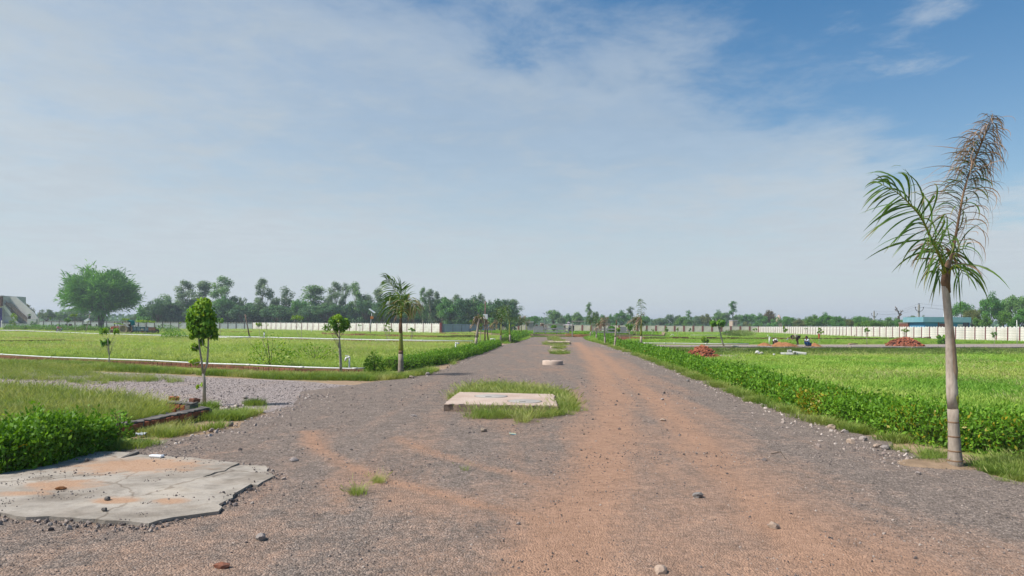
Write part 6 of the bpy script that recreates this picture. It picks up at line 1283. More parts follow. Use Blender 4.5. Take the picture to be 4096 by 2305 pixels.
# ================================================================== POLES, LAMPS AND WIRES
POLES = {}
def pole(name, label, po, r0=.07, matl='steel', cat='pole'):
    X_, Y_, tx, tz_ = po; o = thing(name, label, cat, (X_, Y_, 0))
    POLES[name+str(len(POLES))] = (tx, Y_, tz_)
    MB().tube([(0, 0, -.05), ((tx-X_)*.5, 0, tz_*.5), (tx-X_, 0, tz_)], [r0, r0*.85, r0*.7], 8).obj('shaft', M[matl], o); return o, tx-X_, tz_
o, dx, h_ = pole('street_lamp', 'tall solar street lamp behind the left of the park', (19.237, 404.097, 19.08, 9.387), .09, cat='street lamp')
MB().box((dx-.2, 0, h_+.1), (1.5, 1.0, .06), 0, .3, .35).obj('solar_panel', M['glass'], o); MB().bar((dx, 0, h_-.9), (dx+1.2, 0, h_-.1), .06).obj('arm', M['steel'], o); MB().box((dx+1.35, 0, h_+.0), (.6, .25, .1), 0, 0, -.4).obj('lamp_head', M['steel'], o)
o, dx, h_ = pole('street_lamp', 'solar street lamp with a flat dark panel left of the road end', (4.504, 260.02, 4.336, 4.595), .09, cat='street lamp')
MB().box((dx, 0, h_+.12), (1.5, .9, .07), 0, .25, 0).obj('solar_panel', M['glass'], o); MB().box((dx+.3, -.3, h_-.4), (.5, .25, .1)).obj('lamp_head', M['steel'], o)
o, dx, h_ = pole('street_lamp', 'thin street lamp with a curved arm behind the left park fence', (10.945, 317.414, 10.853, 3.526), .07, cat='street lamp')
MB().tube([(dx, 0, h_), (dx+.2, 0, h_+.7), (dx+.8, 0, h_+1.0), (dx+1.6, 0, h_+1.0)], .05, 6).obj('arm', M['steel'], o); MB().box((dx+1.8, 0, h_+.98), (.6, .22, .1)).obj('lamp_head', M['steel'], o)
o, dx, h_ = pole('street_lamp', 'leaning solar lamp above the wall right of the park', (61.043, 268.208, 61.933, 4.118), .07, cat='street lamp')
MB().box((dx, 0, h_+.1), (1.9, .9, .07), 0, .2, .7).obj('solar_panel', M['tank'], o)
o, dx, h_ = pole('street_lamp', 'solar lamp pole with an orange box behind the second pipe', (-24.306, 117.048, -24.012, 3.993), .06, cat='street lamp')
MB().box((dx, 0, h_+.1), (1.2, .7, .06), 0, .2, .6).obj('solar_panel', M['tank'], o); MB().box((.30, -.12, 2.956), (.5, .3, .45)).obj('battery_box', M['orange'], o)
MB().tube([(-.1, .1, 0), (.12, .02, 2.956)], .03, 6).obj('stay', M['steel'], o)
o, dx, h_ = pole('electric_pole', 'dark wooden pole carrying a white meter box beside the road', (-2.779, 70.253, -2.755, 4.237), .075, 'wood')
MB().box((.03, -.14, 2.626), (.48, .18, .50)).obj('meter_box', M['tank'], o)
MB().tube([(0.346, .1, 0), (0.148, .03, 2.351)], [.07, .06], 8).obj('prop_pole', M['wood'], o)
o, dx, h_ = pole('wooden_post', 'crooked wooden post leaning left in the left field', (-31.789, 82.803, -32.387, 2.85), .085, 'wood', 'post')
MB().bar((dx-.15, 0, h_-.12), (dx+.25, 0, h_-.20), .06).obj('cross_piece', M['wood'], o)
o, dx, h_ = pole('wooden_prop', 'slanting bamboo pole with a lamp beside the motorcycle', (-69.617, 111.421, -68.9, 3.002), .085, 'bark_pale', 'post')
MB().box((dx-.45, 0, h_-.95), (.8, .35, .4), 0, 0, -.5).obj('flood_lamp', M['tank'], o); MB().box((dx-.4, 0, h_+.0), (.75, .12, .12), 0, 0, -.5).obj('bracket', M['steel'], o)
pole('thin_pole', 'thin dark pole standing behind the grey gate pillar', (-137.301, 197.63, -136.804, 5.216), .09, 'wood')
pole('white_pole', 'bare white pole before the wall at the right edge', (62.2, 84.038, 62.134, 2.911), .05, 'pvc')
pole('bare_stick', 'slanting bare stick before the wall behind the stooping worker', (44.51, 116.496, 44.875, 1.474), .035, 'bark_pale', 'stick')
pole('bare_stick', 'upright pale stick in the far grass behind the hooked pipe', (29.09, 135.296, 29.06, 1.608), .05, 'bark_pale', 'stick')
def utility(label, x_, ytop, d):
    s = d/2730.667; hor = 1305.7+.008*(x_-2048); X_ = (x_-2048)*s; h_ = 1.65+(hor-ytop)*s
    o = thing('utility_pole', label, 'utility pole', (X_, d, 0)); MB().box((0, 0, h_/2), (.30, .26, h_)).obj('shaft', M['concrete'], o)
    for sg in (-1, 1): MB().tube([(0, -.16, h_-1.4), (sg*.5, -.16, h_-1.25), (sg*.78, -.16, h_-.9), (sg*.8, -.16, h_-.75)], .05, 6).obj('cross_arm', M['dark_metal'], o); MB().lathe([(.05, 0), (.11, .12), (.06, .3)], 8, (sg*.8, -.16, h_-.74)).obj('insulator', M['dark_metal'], o)
    MB().lathe([(.05, 0), (.11, .12), (.06, .3)], 8, (0, 0, h_)).obj('insulator', M['dark_metal'], o)
    return X_, d, h_
u1 = utility('farther concrete utility pole with a curved cross arm on the right', 3496, 1247, 190.); u2 = utility('nearer concrete utility pole left of the blue house', 3675, 1219, 138.)
def wire(label, a, b, sag, r=.02, n=14):
    a = np.array(a, float); b = np.array(b, float); pts = []
    for i in range(n+1): t = i/n; q = a*(1-t)+b*t; q[2] -= sag*4*t*(1-t); pts.append(tuple(q-a))
    tag(MB().tube(pts, r, 5).obj('wire', M['dark_metal'], None, tuple(a)), label, 'wire')
for k, sg in enumerate((-.8, 0, .8)):
    nm = ('left', 'middle', 'right')[k]
    wire(f'{nm} power line strung between the two utility poles', (u1[0]+sg, u1[1], u1[2]-.45+(.7 if sg == 0 else 0)), (u2[0]+sg, u2[1], u2[2]-.45+(.7 if sg == 0 else 0)), .9, .012)
    wire(f'{nm} power line running right from the nearer utility pole', (u2[0]+sg, u2[1], u2[2]-.45+(.7 if sg == 0 else 0)), (100+sg, 112., u2[2]+1.2), 1.6, .012)
_pl = {k: v_ for k, v_ in POLES.items()}
def _top(key, dz=0.):
    q = [v_ for k, v_ in _pl.items() if k.startswith(key)][-1]; return (q[0], q[1], q[2]+dz)
_lamp = [v_ for k, v_ in _pl.items() if k.startswith('street_lamp')][-1]
_sx, _sy = (-57.69, 101.791)
wire('slack cable from the bamboo pole towards the tractor', _top('wooden_prop', -.9), (_sx, _sy, 1.875), .25, .028)
wire('cable from the crooked wooden post to the solar lamp pole', _top('wooden_post', -.15), (_lamp[0], _lamp[1], _lamp[2]-1.6), .6, .018)
wire('long sagging cable before the trees left of the meter box pole', (_lamp[0], _lamp[1], _lamp[2]-1.6), (_top('electric_pole')[0], _top('electric_pole')[1], _top('electric_pole')[2]*.72), .7, .018)

# ================================================================== NEAR OBJECTS
def slabmat():
    m, t = newmat('old_cracked_concrete')
    n1_, n2_, n3_ = tnoise(t, 1.3, 6, rough=.6), tnoise(t, 6., 5, rough=.6), tnoise(t, 55., 3)
    nS = tnoise(t, 1.6, 6, rough=.62, sc=(.55, 1.6, 1.))
    col = ramp(t, n2_, [(.3, (.30, .26, .215)), (.5, (.365, .325, .28)), (.7, (.26, .23, .195))])
    col = tmix(t, .7, col, ramp(t, nS, [(.30, (.60, .58, .55)), (.48, (.95, .94, .92)), (.68, (1.2, 1.18, 1.15))]), 'MULTIPLY')
    tcn = t.nodes.new('ShaderNodeTexCoord'); m_ = None
    for (cx, cy), rx_, ry_ in (((-4.22, 7.706), .85, .48), ((-4.433, 6.726), .42, .26), ((-3.563, 6.171), .26, .13), ((-4.541, 6.395), .25, .12), ((-3.057, 6.164), .18, .12)):
        mp = t.nodes.new('ShaderNodeMapping'); mp.inputs[1].default_value = (-cx/rx_, -cy/ry_, 0); mp.inputs[3].default_value = (1/rx_, 1/ry_, 0); _l(t, tcn.outputs['Object'], mp.inputs[0])
        ln = t.nodes.new('ShaderNodeVectorMath'); ln.operation = 'LENGTH'; _l(t, mp.outputs[0], ln.inputs[0])
        d = tmath(t, 'SUBTRACT', 1.25, ln.outputs['Value']); d = tmath(t, 'ADD', d, tmath(t, 'MULTIPLY', tmath(t, 'SUBTRACT', n2_, .5), 1.7))
        m_ = d if m_ is None else tmath(t, 'MAXIMUM', m_, d)
    vc = t.nodes.new('ShaderNodeTexVoronoi'); vc.feature = 'DISTANCE_TO_EDGE'; vc.inputs['Scale'].default_value = .5
    wv = t.nodes.new('ShaderNodeVectorMath'); wv.operation = 'ADD'; nz = t.nodes.new('ShaderNodeTexNoise'); nz.inputs['Scale'].default_value = 4.; nz.inputs['Detail'].default_value = 5.; _l(t, tcn.outputs['Object'], nz.inputs['Vector'])
    sc_ = t.nodes.new('ShaderNodeVectorMath'); sc_.operation = 'SCALE'; sc_.inputs['Scale'].default_value = .28; _l(t, nz.outputs['Color'], sc_.inputs[0]); _l(t, tcn.outputs['Object'], wv.inputs[0]); _l(t, sc_.outputs[0], wv.inputs[1]); _l(t, wv.outputs[0], vc.inputs['Vector'])
    col = tmix(t, 1., col, ramp(t, vc.outputs['Distance'], [(.003, (.68, .65, .62)), (.010, (1.,)*3)]), 'MULTIPLY')
    col = tmix(t, .8, col, ramp(t, n1_, [(.35, (.72, .69, .66)), (.5, (1.,)*3), (.65, (1.1, 1.08, 1.05))]), 'MULTIPLY')
    f = ramp(t, m_, [(.15, (0,)*3), (.75, (.85,)*3)])
    dirt = ramp(t, n3_, [(.3, (.30, .17, .10)), (.6, (.43, .265, .165)), (.8, (.36, .24, .17))])
    return finish(m, t, tmix(t, f, col, dirt), .93, .12, bump=tmath(t, 'ADD', n3_, tmath(t, 'MULTIPLY', n2_, .6)), bstr=.45, bdist=.012)
M['old_slab'] = slabmat()
def jag(poly, step, amp, seed):
    r = np.random.default_rng(seed); out = []
    for i in range(len(poly)):
        a, b = np.array(poly[i]), np.array(poly[(i+1) % len(poly)]); L = np.linalg.norm(b-a); n = max(1, int(L/step)); nn = np.array([b[1]-a[1], a[0]-b[0]])/max(L, 1e-6)
        for k in range(n): out.append(tuple(a+(b-a)*k/n+(nn*r.normal(0, amp) if k else 0)))
    return out
def broken_slab():
    o = thing('concrete_slab', 'broken grey concrete slab lying at the near left of the road', 'slab', (0, 0, 0))
    main = [(-5.351, 6.466), (-5.395, 7.103), (-5.347, 7.527), (-5.343, 7.988), (-5.322, 8.509), (-4.914, 8.501), (-4.627, 8.462), (-4.64, 8.107), (-4.525, 8.334), (-3.825, 8.171), (-3.137, 7.883), (-3.138, 7.563), (-3.233, 7.156), (-2.604, 6.857), (-2.611, 6.505), (-2.561, 6.292), (-2.591, 6.056), (-2.527, 5.982), (-2.497, 5.837), (-2.706, 5.696), (-2.863, 5.563), (-2.894, 5.463), (-3.082, 5.521), (-3.497, 5.581), (-3.815, 5.646), (-3.983, 5.612), (-4.297, 5.747), (-4.428, 5.637), (-4.658, 5.63)]
    MB().prism(jag(main, .10, .014, 3), .0, .05).obj('main_plate', M['old_slab'], o)
    c_ = [(-3.091, 7.813), (-2.78, 7.754), (-2.681, 7.494), (-2.514, 7.266), (-2.536, 6.838), (-2.591, 6.858), (-3.218, 7.168)]
    q = MB().prism(jag(c_, .12, .01, 5), .0, [.040]*len(jag(c_, .12, .01, 5))).obj('corner_plate', M['old_slab'], o); q.location.z = .001
    e = [(-4.648, 8.123), (-4.631, 8.479), (-4.566, 8.365), (-4.61, 8.109)]
    MB().prism(e, .045, [.05, .085, .08, .055]).obj('lifted_chip', M['mortar'], o)
broken_slab()
_mp = [(-5.351, 6.466), (-5.395, 7.103), (-5.322, 8.509), (-4.627, 8.462), (-3.137, 7.883), (-2.78, 7.754), (-2.514, 7.266), (-2.604, 6.857), (-2.558, 6.007), (-2.894, 5.463), (-3.815, 5.646), (-4.658, 5.63)]
Q = sample(_mp, 2200, .2); Q = Q[fbm(Q[:, 0], Q[:, 1], .45, 8) > .60]
scatter('gravel', 'dirt and gravel bits scattered on the broken slab', np.c_[Q, np.full(len(Q), .052)], np.clip(.012*np.exp(RS.normal(0, .5, len(Q))), .004, .04), PEB, RS.uniform(0, 6.28, (len(Q), 3)), 20)
_t = RS.uniform(0, 1, 1500); _e = np.array(_mp+[_mp[0]]); _s = np.r_[0, np.cumsum(np.hypot(*np.diff(_e, axis=0).T))]; _u = _t*_s[-1]
Q = np.c_[np.interp(_u, _s, _e[:, 0]), np.interp(_u, _s, _e[:, 1])]+RS.normal(0, .07, (1500, 2))-np.array([0, .05])
scatter('gravel', 'crumbled stones lying round the edge of the broken slab', np.c_[Q, np.full(len(Q), .025)], np.clip(.018*np.exp(RS.normal(0, .6, len(Q))), .006, .07), PEB, RS.uniform(0, 6.28, (len(Q), 3)), 21)
def road_slab():
    cx = sum(p[0] for p in SLAB)/4; cy = sum(p[1] for p in SLAB)/4
    o = thing('manhole_slab', 'long pale concrete slab with two round lids in the road', 'slab', (cx, cy, 0))
    P = [(p[0]-cx, p[1]-cy) for p in SLAB]; J = jag(P, .12, .012, 4)
    MB().prism([(p[0]*1.012, p[1]*1.012) for p in J], -.02, .148).obj('rough_edge', M['conc_edge'], o); J2 = jag(P, .09, .016, 6)
    MB().prism(J2, .1485, .166).obj('slab_top', M['conc_warm'], o)
    for (a, b, c_) in (((-0.433, 14.469), .66, 0), ((0.264, 13.541), .66, 1)):
        r_ = .34 if c_ == 0 else .33
        l = MB().lathe([(.01, .006), (r_-.012, .006), (r_, .003), (r_, -.01)], 40, (a[0]-cx, a[1]-cy, .1675), cap=False).obj('lid', M['concrete'], o)
        MB().lathe([(r_+.004, 0.0005), (r_+.004, .0025), (r_+.016, .0025), (r_+.016, .0005)], 40, (a[0]-cx, a[1]-cy, .1665), cap=False).obj('rim', M['mortar'], l)
        MB().box((a[0]-cx-.05, a[1]-cy-.17, .175), (.13, .035, .006)).obj('handle_slot', M['dark_metal'], l)
road_slab()
def disc(label, x_, y_, r_, h_, mt='conc_warm'):
    o = thing('manhole_cover', label, 'manhole cover', (x_, y_, 0)); l = MB().lathe([(r_, -.02), (r_, h_-.02), (r_-.02, h_), (.01, h_+.015)], 40, cap=False).obj('disc', M[mt], o)
    MB().box((-.1, -.1, h_+.016), (.06, .03, .02), .3).obj('lifting_eye', M['dark_metal'], o)
disc('nearest round concrete manhole cover standing proud of the road', *(1.752, 29.179), 0.881/2, .20)
disc('second round concrete cover with grass in front', *(3.363, 52.07), 0.866/2, .16)
def flat_slab(label, pts, h_):
    cx = sum(p[0] for p in pts)/4; cy = sum(p[1] for p in pts)/4; o = thing('manhole_slab', label, 'slab', (cx, cy, 0)); P = jag([(p[0]-cx, p[1]-cy) for p in pts], .4, .015, 3)
    MB().prism([(p[0]*1.01, p[1]*1.01) for p in P], -.02, h_-.02).obj('rough_edge', M['conc_edge'], o); MB().prism(P, h_-.019, h_).obj('slab_top', M['conc_warm'], o)
flat_slab('flat square cover between the two round covers', [(2.369, 41.581), (3.26, 41.758), (3.404, 44.331), (2.571, 44.155)], .16)
flat_slab('far long concrete slab across the road before the park', [(3.304, 63.084), (5.459, 63.733), (5.759, 68.792), (3.698, 68.123)], .22)
# --- bricks -----------------------------------------------------------------
BR = MB().box((0, 0, 0), (.228, .108, .07)).mesh('brick', M['brick'], bevel=.005)
BRO = MB().box((0, 0, 0), (.228, .108, .07)).mesh('brick', M['brick_old'], bevel=.005)
def brick_wall(label, p0, p1, courses, header=True, top=True, w=.23, data=None, name='brick_wall'):
    p0 = Vector((*p0, 0)); p1 = Vector((*p1, 0)); d = p1-p0; L = d.length; o = thing(name, label, 'wall', p0, math.atan2(d.y, d.x)); pit = .118 if header else .24
    MB().box((L/2, 0, courses*.078/2-.02), (L, w*.9, courses*.078+.02)).obj('mortar_core', M['mortar'], o)
    for c_ in range(courses):
        n = int(L/pit)
        for i in range(n):
            q = link('brick', data or BR, o, (pit*(i+.5+(.0 if c_ % 2 else .25))+random.normalvariate(0, .004), random.normalvariate(0, .006), .035+c_*.078))
            q.rotation_euler = (random.normalvariate(0, .02), random.normalvariate(0, .02), (PI/2 if header else 0)+random.normalvariate(0, .03))
    if top:
        k = 40; r = np.random.default_rng(4); pl = [(L*i/k, -w*.40+r.normal(0, .02)) for i in range(k+1)]+[(L*(k-i)/k, w*.40+r.normal(0, .02)) for i in range(k+1)]
        MB().prism(pl, courses*.078, [courses*.078+.012+abs(r.normal(0, .012)) for _ in pl]).obj('mortar_bed', M['mortar'], o)
    return o
brick_wall('low brick plot wall with grey mortar on top at the near left', (-5.83, 9.434), (-5.391, 12.079), 2)
brick_wall('short back brick wall of the near left plot behind the grass', (-6.988, 13.062), (-5.887, 12.662), 2)
for i_, (lb, xy, rz_) in enumerate([('loose brick standing on the back wall of the near left plot', (-6.572, 13.296), .4), ('dark broken brick at the foot of the young ficus', (-6.033, 13.003), 1.1)]):
    o = thing('brick_lump', lb, 'brick', (*xy, .158 if i_ == 0 else .156), rz_)
    q = link('brick', BR if i_ == 0 else BRO, o, (0, 0, .035)); q.rotation_euler = (.1, .06, .2); q.scale = (.8, 1, 1); q = link('mortar_lump', rock_mesh('mortar_lump', 7, M['mortar']), o, (.02, .01, .075)); q.scale = (.09, .08, .04)
PIPE1 = [(-32.859, 36.665), (-23.323, 31.112), (-19.795, 29.132), (-17.108, 27.9), (-14.184, 26.772), (-11.649, 25.657), (-9.577, 24.502), (-7.371, 23.397), (-5.499, 23.102), (-4.963, 23.122)]
def kerb_line(label, pts, courses, data, name='brick_kerb', maxn=999):
    o = thing(name, label, 'kerb', (pts[0][0], pts[0][1], 0)); n_ = 0
    for a, b in zip(pts[:-1], pts[1:]):
        a = Vector((*a, 0)); b = Vector((*b, 0)); d = b-a; L = d.length; rz_ = math.atan2(d.y, d.x); n = int(L/.235); off = a-Vector((pts[0][0], pts[0][1], 0))
        q = MB().box((L/2, .03, courses*.078/2-.01), (L, .09, courses*.078-.01)).obj('mortar_core', M['mortar'], o, off, rz_)
        for c_ in range(courses):
            for i in range(n):
                p = off+d*((i+.5)/n); l = link('brick', data, o, (p.x, p.y, .03+c_*.078)); l.rotation_euler = (0, 0, rz_+random.normalvariate(0, .03))
    return o
_k = [(p[0], p[1]-.02) for p in PIPE1[1:]]
kerb_line('brick kerb under the nearest white pipe on the left', _k, 2, BRO)
def low_line(label, pts, h_, w=.18, mt='brick_line', z=0., name='brick_line'):
    """far brick edging, too far to tell bricks apart"""
    r = np.random.default_rng(len(label)); o = thing(name, label, 'kerb', (pts[0][0], pts[0][1], z)); m_ = MB(); x0, y0 = pts[0]
    for a, b in zip(pts[:-1], pts[1:]):
        L = math.hypot(b[0]-a[0], b[1]-a[1]); n = max(1, int(L/1.5)); rz_ = math.atan2(b[1]-a[1], b[0]-a[0])
        for i in range(n):
            t = (i+.5)/n; hh = h_*r.uniform(.75, 1.1); m_.box((a[0]+(b[0]-a[0])*t-x0, a[1]+(b[1]-a[1])*t-y0+r.normal(0, .03), hh/2), (L/n*1.002, w, hh), rz_)
    m_.obj('masonry', M[mt], o)
low_line('low brick edge under the second white pipe on the left', [(-99.478, 120.845), (-80.175, 111.412), (-53.858, 87.066), (-40.493, 76.382), (-26.528, 70.074), (-14.116, 63.237), (-8.308, 61.626), (-3.618, 61.28)], .24)
low_line('long red brick retaining edge across the far left plots', [(-29.962, 107.929), (-22.219, 96.77), (-17.526, 94.53), (-13.217, 89.603), (-9.716, 88.631), (-4.46, 91.001)], .42)
low_line('short red brick edge before the tin fence', [(-13.407, 126.631), (-8.682, 120.957), (-4.818, 119.848)], .35)
low_line('red brick edge before the left wall behind the trailer', [(-67.603, 138.379), (-63.766, 135.79), (-54.501, 130.841), (-48.533, 127.322)], .35)
low_line('dark brick edge in the left field nearest the left border', [(-38.168, 50.496), (-36.927, 52.054), (-35.247, 53.824), (-32.588, 53.388)], .30)
low_line('thin brick edge in the left field behind the first dark edge', [(-48.71, 64.44), (-44.587, 61.966), (-37.659, 57.153)], .28)
low_line('far red brick retaining edge in the right hand plots', [(14.126, 92.451), (17.184, 88.615), (21.219, 90.215), (25.475, 90.5), (32.299, 92.6), (32.94, 93.1), (37.642, 93.1), (44.293, 96.569), (51.527, 98.345), (70.835, 115.537)], .40)
low_line('pale cement edge of the right path on top of the bank', [(9.9, 56.9), (12.511, 56.686), (29.568, 59.689), (48.349, 64.443), (62, 68.2)], .10, .16, 'conc_warm')
def heap(label, x_, y_, rx, ry, h_, n, data, z=0., seed=0, name='brick_heap', extra=()):
    r = np.random.default_rng(seed+5); o = thing(name, label, 'brick heap', (x_, y_, z))
    core = MB(); prof = [(1., 0), (.82, .22), (.55, .60), (.28, .84), (.02, .92)]; k = 22; vs = []
    bump = 1+.18*np.sin(np.arange(k)*1.7+seed)+r.normal(0, .06, k)
    for f, g in prof: vs += [(rx*f*.92*bump[i]*math.cos(2*PI*i/k), ry*f*.92*bump[i]*math.sin(2*PI*i/k), h_*g*.9) for i in range(k)]
    core.add(vs, [(a*k+i, a*k+(i+1) % k, (a+1)*k+(i+1) % k, (a+1)*k+i) for a in range(4) for i in range(k)]+[tuple(4*k+i for i in range(k))])
    core.obj('rubble_core', M['brick_line'], o)
    fs = np.array([p[0] for p in prof[::-1]]); gs = np.array([p[1] for p in prof[::-1]])
    for i in range(n):
        f = math.sqrt(r.uniform(0, 1.06)); a = -PI/2+r.normal(0, 1.15) if i % 4 else r.uniform(0, 6.28); bi = bump[int((a % (2*PI))/(2*PI)*k) % k]
        g = float(np.interp(min(f, 1), fs, gs)); q = link('brick', data, o, (rx*f*bi*math.cos(a), ry*f*bi*math.sin(a), max(.03, h_*g*.93+.03)+r.normal(0, .02)))
        q.rotation_euler = tuple(r.uniform(-.9, .9, 2))+(r.uniform(0, 6.28),); s_ = r.uniform(.75, 1.25); q.scale = (s_*r.uniform(.6, 1.1), s_*r.uniform(.8, 1.4), s_*r.uniform(.8, 1.3))
    return o
heap('near heap of broken red bricks in the sunken grass plot', *(14.036, 50.424), 1.859/2*1.08, 1.7, 0.76*1.2, 300, BR, -.52, 1)
heap('far heap of red bricks on the right path', *(38.948, 67.634), 3.218/2*1.05, 1.8, 0.787*1.2, 290, BR, 0, 2)
def earth(label, x_, y_, rx, ry, h_, seed):
    r = np.random.default_rng(seed); n = 26; u_ = np.linspace(-1, 1, n); X_, Y_ = np.meshgrid(u_, u_); R_ = np.hypot(X_, Y_); Z_ = h_*np.clip(1-R_, 0, 1)**.75*(.7+.6*fbm(X_+seed, Y_, .5, seed))+h_*.10*(fbm(X_, Y_+seed, .12, seed)-.5)*(R_ < .95)
    i = np.arange(n*n).reshape(n, n); F_ = np.stack([i[:-1, :-1], i[:-1, 1:], i[1:, 1:], i[1:, :-1]], -1).reshape(-1, 4)
    keep = (R_.ravel()[F_] < 1.08).any(1)
    o = link('earth_heap', np_mesh('earth_heap', np.stack([X_.ravel()*rx, Y_.ravel()*ry, np.maximum(Z_.ravel(), -.02)], 1), F_[keep], M['earth'], True), None, (x_, y_, 0)); tag(o, label, 'earth heap', 'dug red earth beside the workers')
earth('large heap of dug red earth in front of the workers', *(24.075, 59.914), 2.298/2*1.05, 1.3, 0.413*1.15, 3)
earth('tall red earth heap left of the stooping worker', *(24.815, 63.327), 1.26/2, 1.1, 0.405*1.2, 4)
earth('low red earth heap at the left end of the digging', *(23.91, 64.653), 1.241/2, 1.0, 0.294*1.2, 5)
earth('small red earth heap right of the squatting worker', *(28.166, 63.472), 1.084/2, .9, 0.271*1.25, 6)
def mound(label, x_, y_, r_, h_):
    n = 22; u_ = np.linspace(-1, 1, n); X_, Y_ = np.meshgrid(u_, u_); R_ = np.hypot(X_, Y_); Z_ = h_*np.clip(1-R_**2, 0, 1)*(.5+fbm(X_, Y_, .4, 6))-.012
    i = np.arange(n*n).reshape(n, n); F_ = np.stack([i[:-1, :-1], i[:-1, 1:], i[1:, 1:], i[1:, :-1]], -1).reshape(-1, 4); F_ = F_[(R_.ravel()[F_] < 1.05).any(1)]
    tag(link('soil_mound', np_mesh('soil_mound', np.stack([X_.ravel()*r_, Y_.ravel()*r_*.6, Z_.ravel()], 1), F_, M['soil_tan'], True), None, (x_, y_, 0)), label, 'soil', kind='thing')
M['soil_tan'] = mat('tan_soil', (.32, .225, .145), (.23, .16, .105), 6., .95, .1, bump=.7, fine=40, bdist=.02)
mound('low tan soil mound round the foot of the near palm', *(5.287, 8.301), .75, .07)
# --- white pipes ---------------------------------------------------------------
def pipe_run(label, pts, r_, z, mt='pvc', joints=6.):
    o = thing('water_pipe', label, 'pipe', (pts[0][0], pts[0][1], 0)); x0, y0 = pts[0]; P = [(p[0]-x0, p[1]-y0, z+random.normalvariate(0, .008)) for p in pts]
    MB().tube(P, r_, 8).obj('pipe', M[mt], o); s = 0
    for a, b in zip(P[:-1], P[1:]):
        d = Vector(b)-Vector(a); u_ = d.normalized()
        MB().tube([Vector(a)+u_*.1, Vector(a)+u_*.28], r_*1.22, 8).obj('coupling', M[mt], o)
pipe_run('long white plastic pipe on the nearest brick kerb at the left', PIPE1, .027, .185)
pipe_run('white pipe along the far side of the left field', [(-102.22, 124.176), (-81.284, 112.952), (-55.031, 88.963), (-41.713, 78.682), (-32.076, 74.314), (-26.962, 71.22), (-14.395, 64.485), (-8.387, 62.213), (-3.466, 61.326)], .045, .30)
pipe_run('white pipe along the back edge of the right path', [(11.986, 65.998), (12.627, 65.947), (14.565, 65.756), (15.538, 66.046), (18.453, 65.54), (22.848, 65.92)], .06, .12, 'pvc_old')
pipe_run('thin white pipe lying in the far grass on the right', [(32.769, 125.044), (36.171, 126.824), (39.287, 128.454)], .06, .3, 'pvc_old')
pipe_run('loose bent white pipe in the grass before the left path', [(-29.405, 68.53), (-27.277, 66.507), (-27.303, 69.345), (-27.267, 71.547)], .045, .30)
def standpipe(label, x_, y_, h_, arm, r_=.03, tap=True, mt='pvc', both=False):
    o = thing('standpipe', label, 'water pipe', (x_, y_, 0)); MB().tube([(0, 0, 0), (0, 0, h_)], r_, 10).obj('riser', M[mt], o)
    MB().tube([(0, 0, h_-.04), (0, 0, h_), (math.copysign(.04, arm), 0, h_+.01)], r_*1.25, 10).obj('elbow', M[mt], o)
    MB().tube([(0, 0, h_), (arm, 0, h_-.02 if not both else h_)], r_*.95, 10).obj('arm', M[mt], o)
    if both: MB().tube([(arm, 0, h_), (arm, 0, 0)], r_, 10).obj('riser', M[mt], o)
    if tap:
        t = MB().tube([(arm*.75, -.01, h_), (arm, -.03, h_-.05), (arm*1.25, -.04, h_-.13)], [r_*1.3, r_*1.4, r_*1.1], 10).obj('tap', M[mt], o); MB().box((arm*.8, 0, h_+.055), (.13, .03, .025)).obj('tap_handle', M[mt], t)
standpipe('white standpipe with a tap on the nearest pipe at the left', *(-5.562, 23.392), 0.547, -0.109)
standpipe('white standpipe before the left hedge with an arm to the right', *(-3.473, 42.328), 0.572, 0.23, .05, False)
standpipe('white standpipe on the left path beside the wooden post', *(-25.838, 71.22), 0.809, 0.108*.5, .06, False)
standpipe('white pipe loop behind the left hedge near the meter box', *(-2.065, 66.856), 0.401, 0.393, .05, False, both=True)
standpipe('small white standpipe before the end of the tin fence', *(-2.861, 141.631), 0.492, 0.331, .06, False)
standpipe('white standpipe left of the workers on the right', *(26.711, 70.833), 0.715, 0.143, .06, False)
standpipe('smaller white standpipe in the grass behind the workers', *(45.713, 122.067), 0.407, 0.21, .06, False)
standpipe('hooked white pipe in the far grass right of the park', *(30.077, 137.096), 0.369, -0.283, .07, False)
standpipe('short white pipe beside the tall pale sapling stem', *(29.063, 142.994), 0.411, 0.072*.6, .06, False)
standpipe('white pipe bend in the verge beside the right gate post', *(14.842, 121.463), 0.313, -0.302, .05, False)
standpipe('white pipe bend lying in the far right verge', *(14.117, 106.885), 0.184, -0.312, .05, False)
standpipe('low white pipe with a tee behind the bare palm stump', *(13.485, 90.153), .32, -0.445*.8, .06, False)
standpipe('tiny white standpipe before the white wall on the left', *(-41.659, 141.914), 0.538, .12, .07, False)
def pipe_frame():
    x_, y_ = (26.485, 111.286); s = 0.679/100; o = thing('pipe_frame', 'bent white pipe frame standing in the far right grass', 'water pipe', (x_, y_, 0)); z = lambda yy: (535-yy)*s
    MB().tube([(0, 0, .05), (-30*s, 0, z(455)), (-45*s, 0, z(450)), (-100*s, 0, z(495))], .06, 8).obj('bent_pipe', M['pvc_old'], o); MB().tube([(-140*s, 0, z(522)), (0, 0, .1)], .06, 8).obj('foot_pipe', M['pvc_old'], o)
pipe_frame()
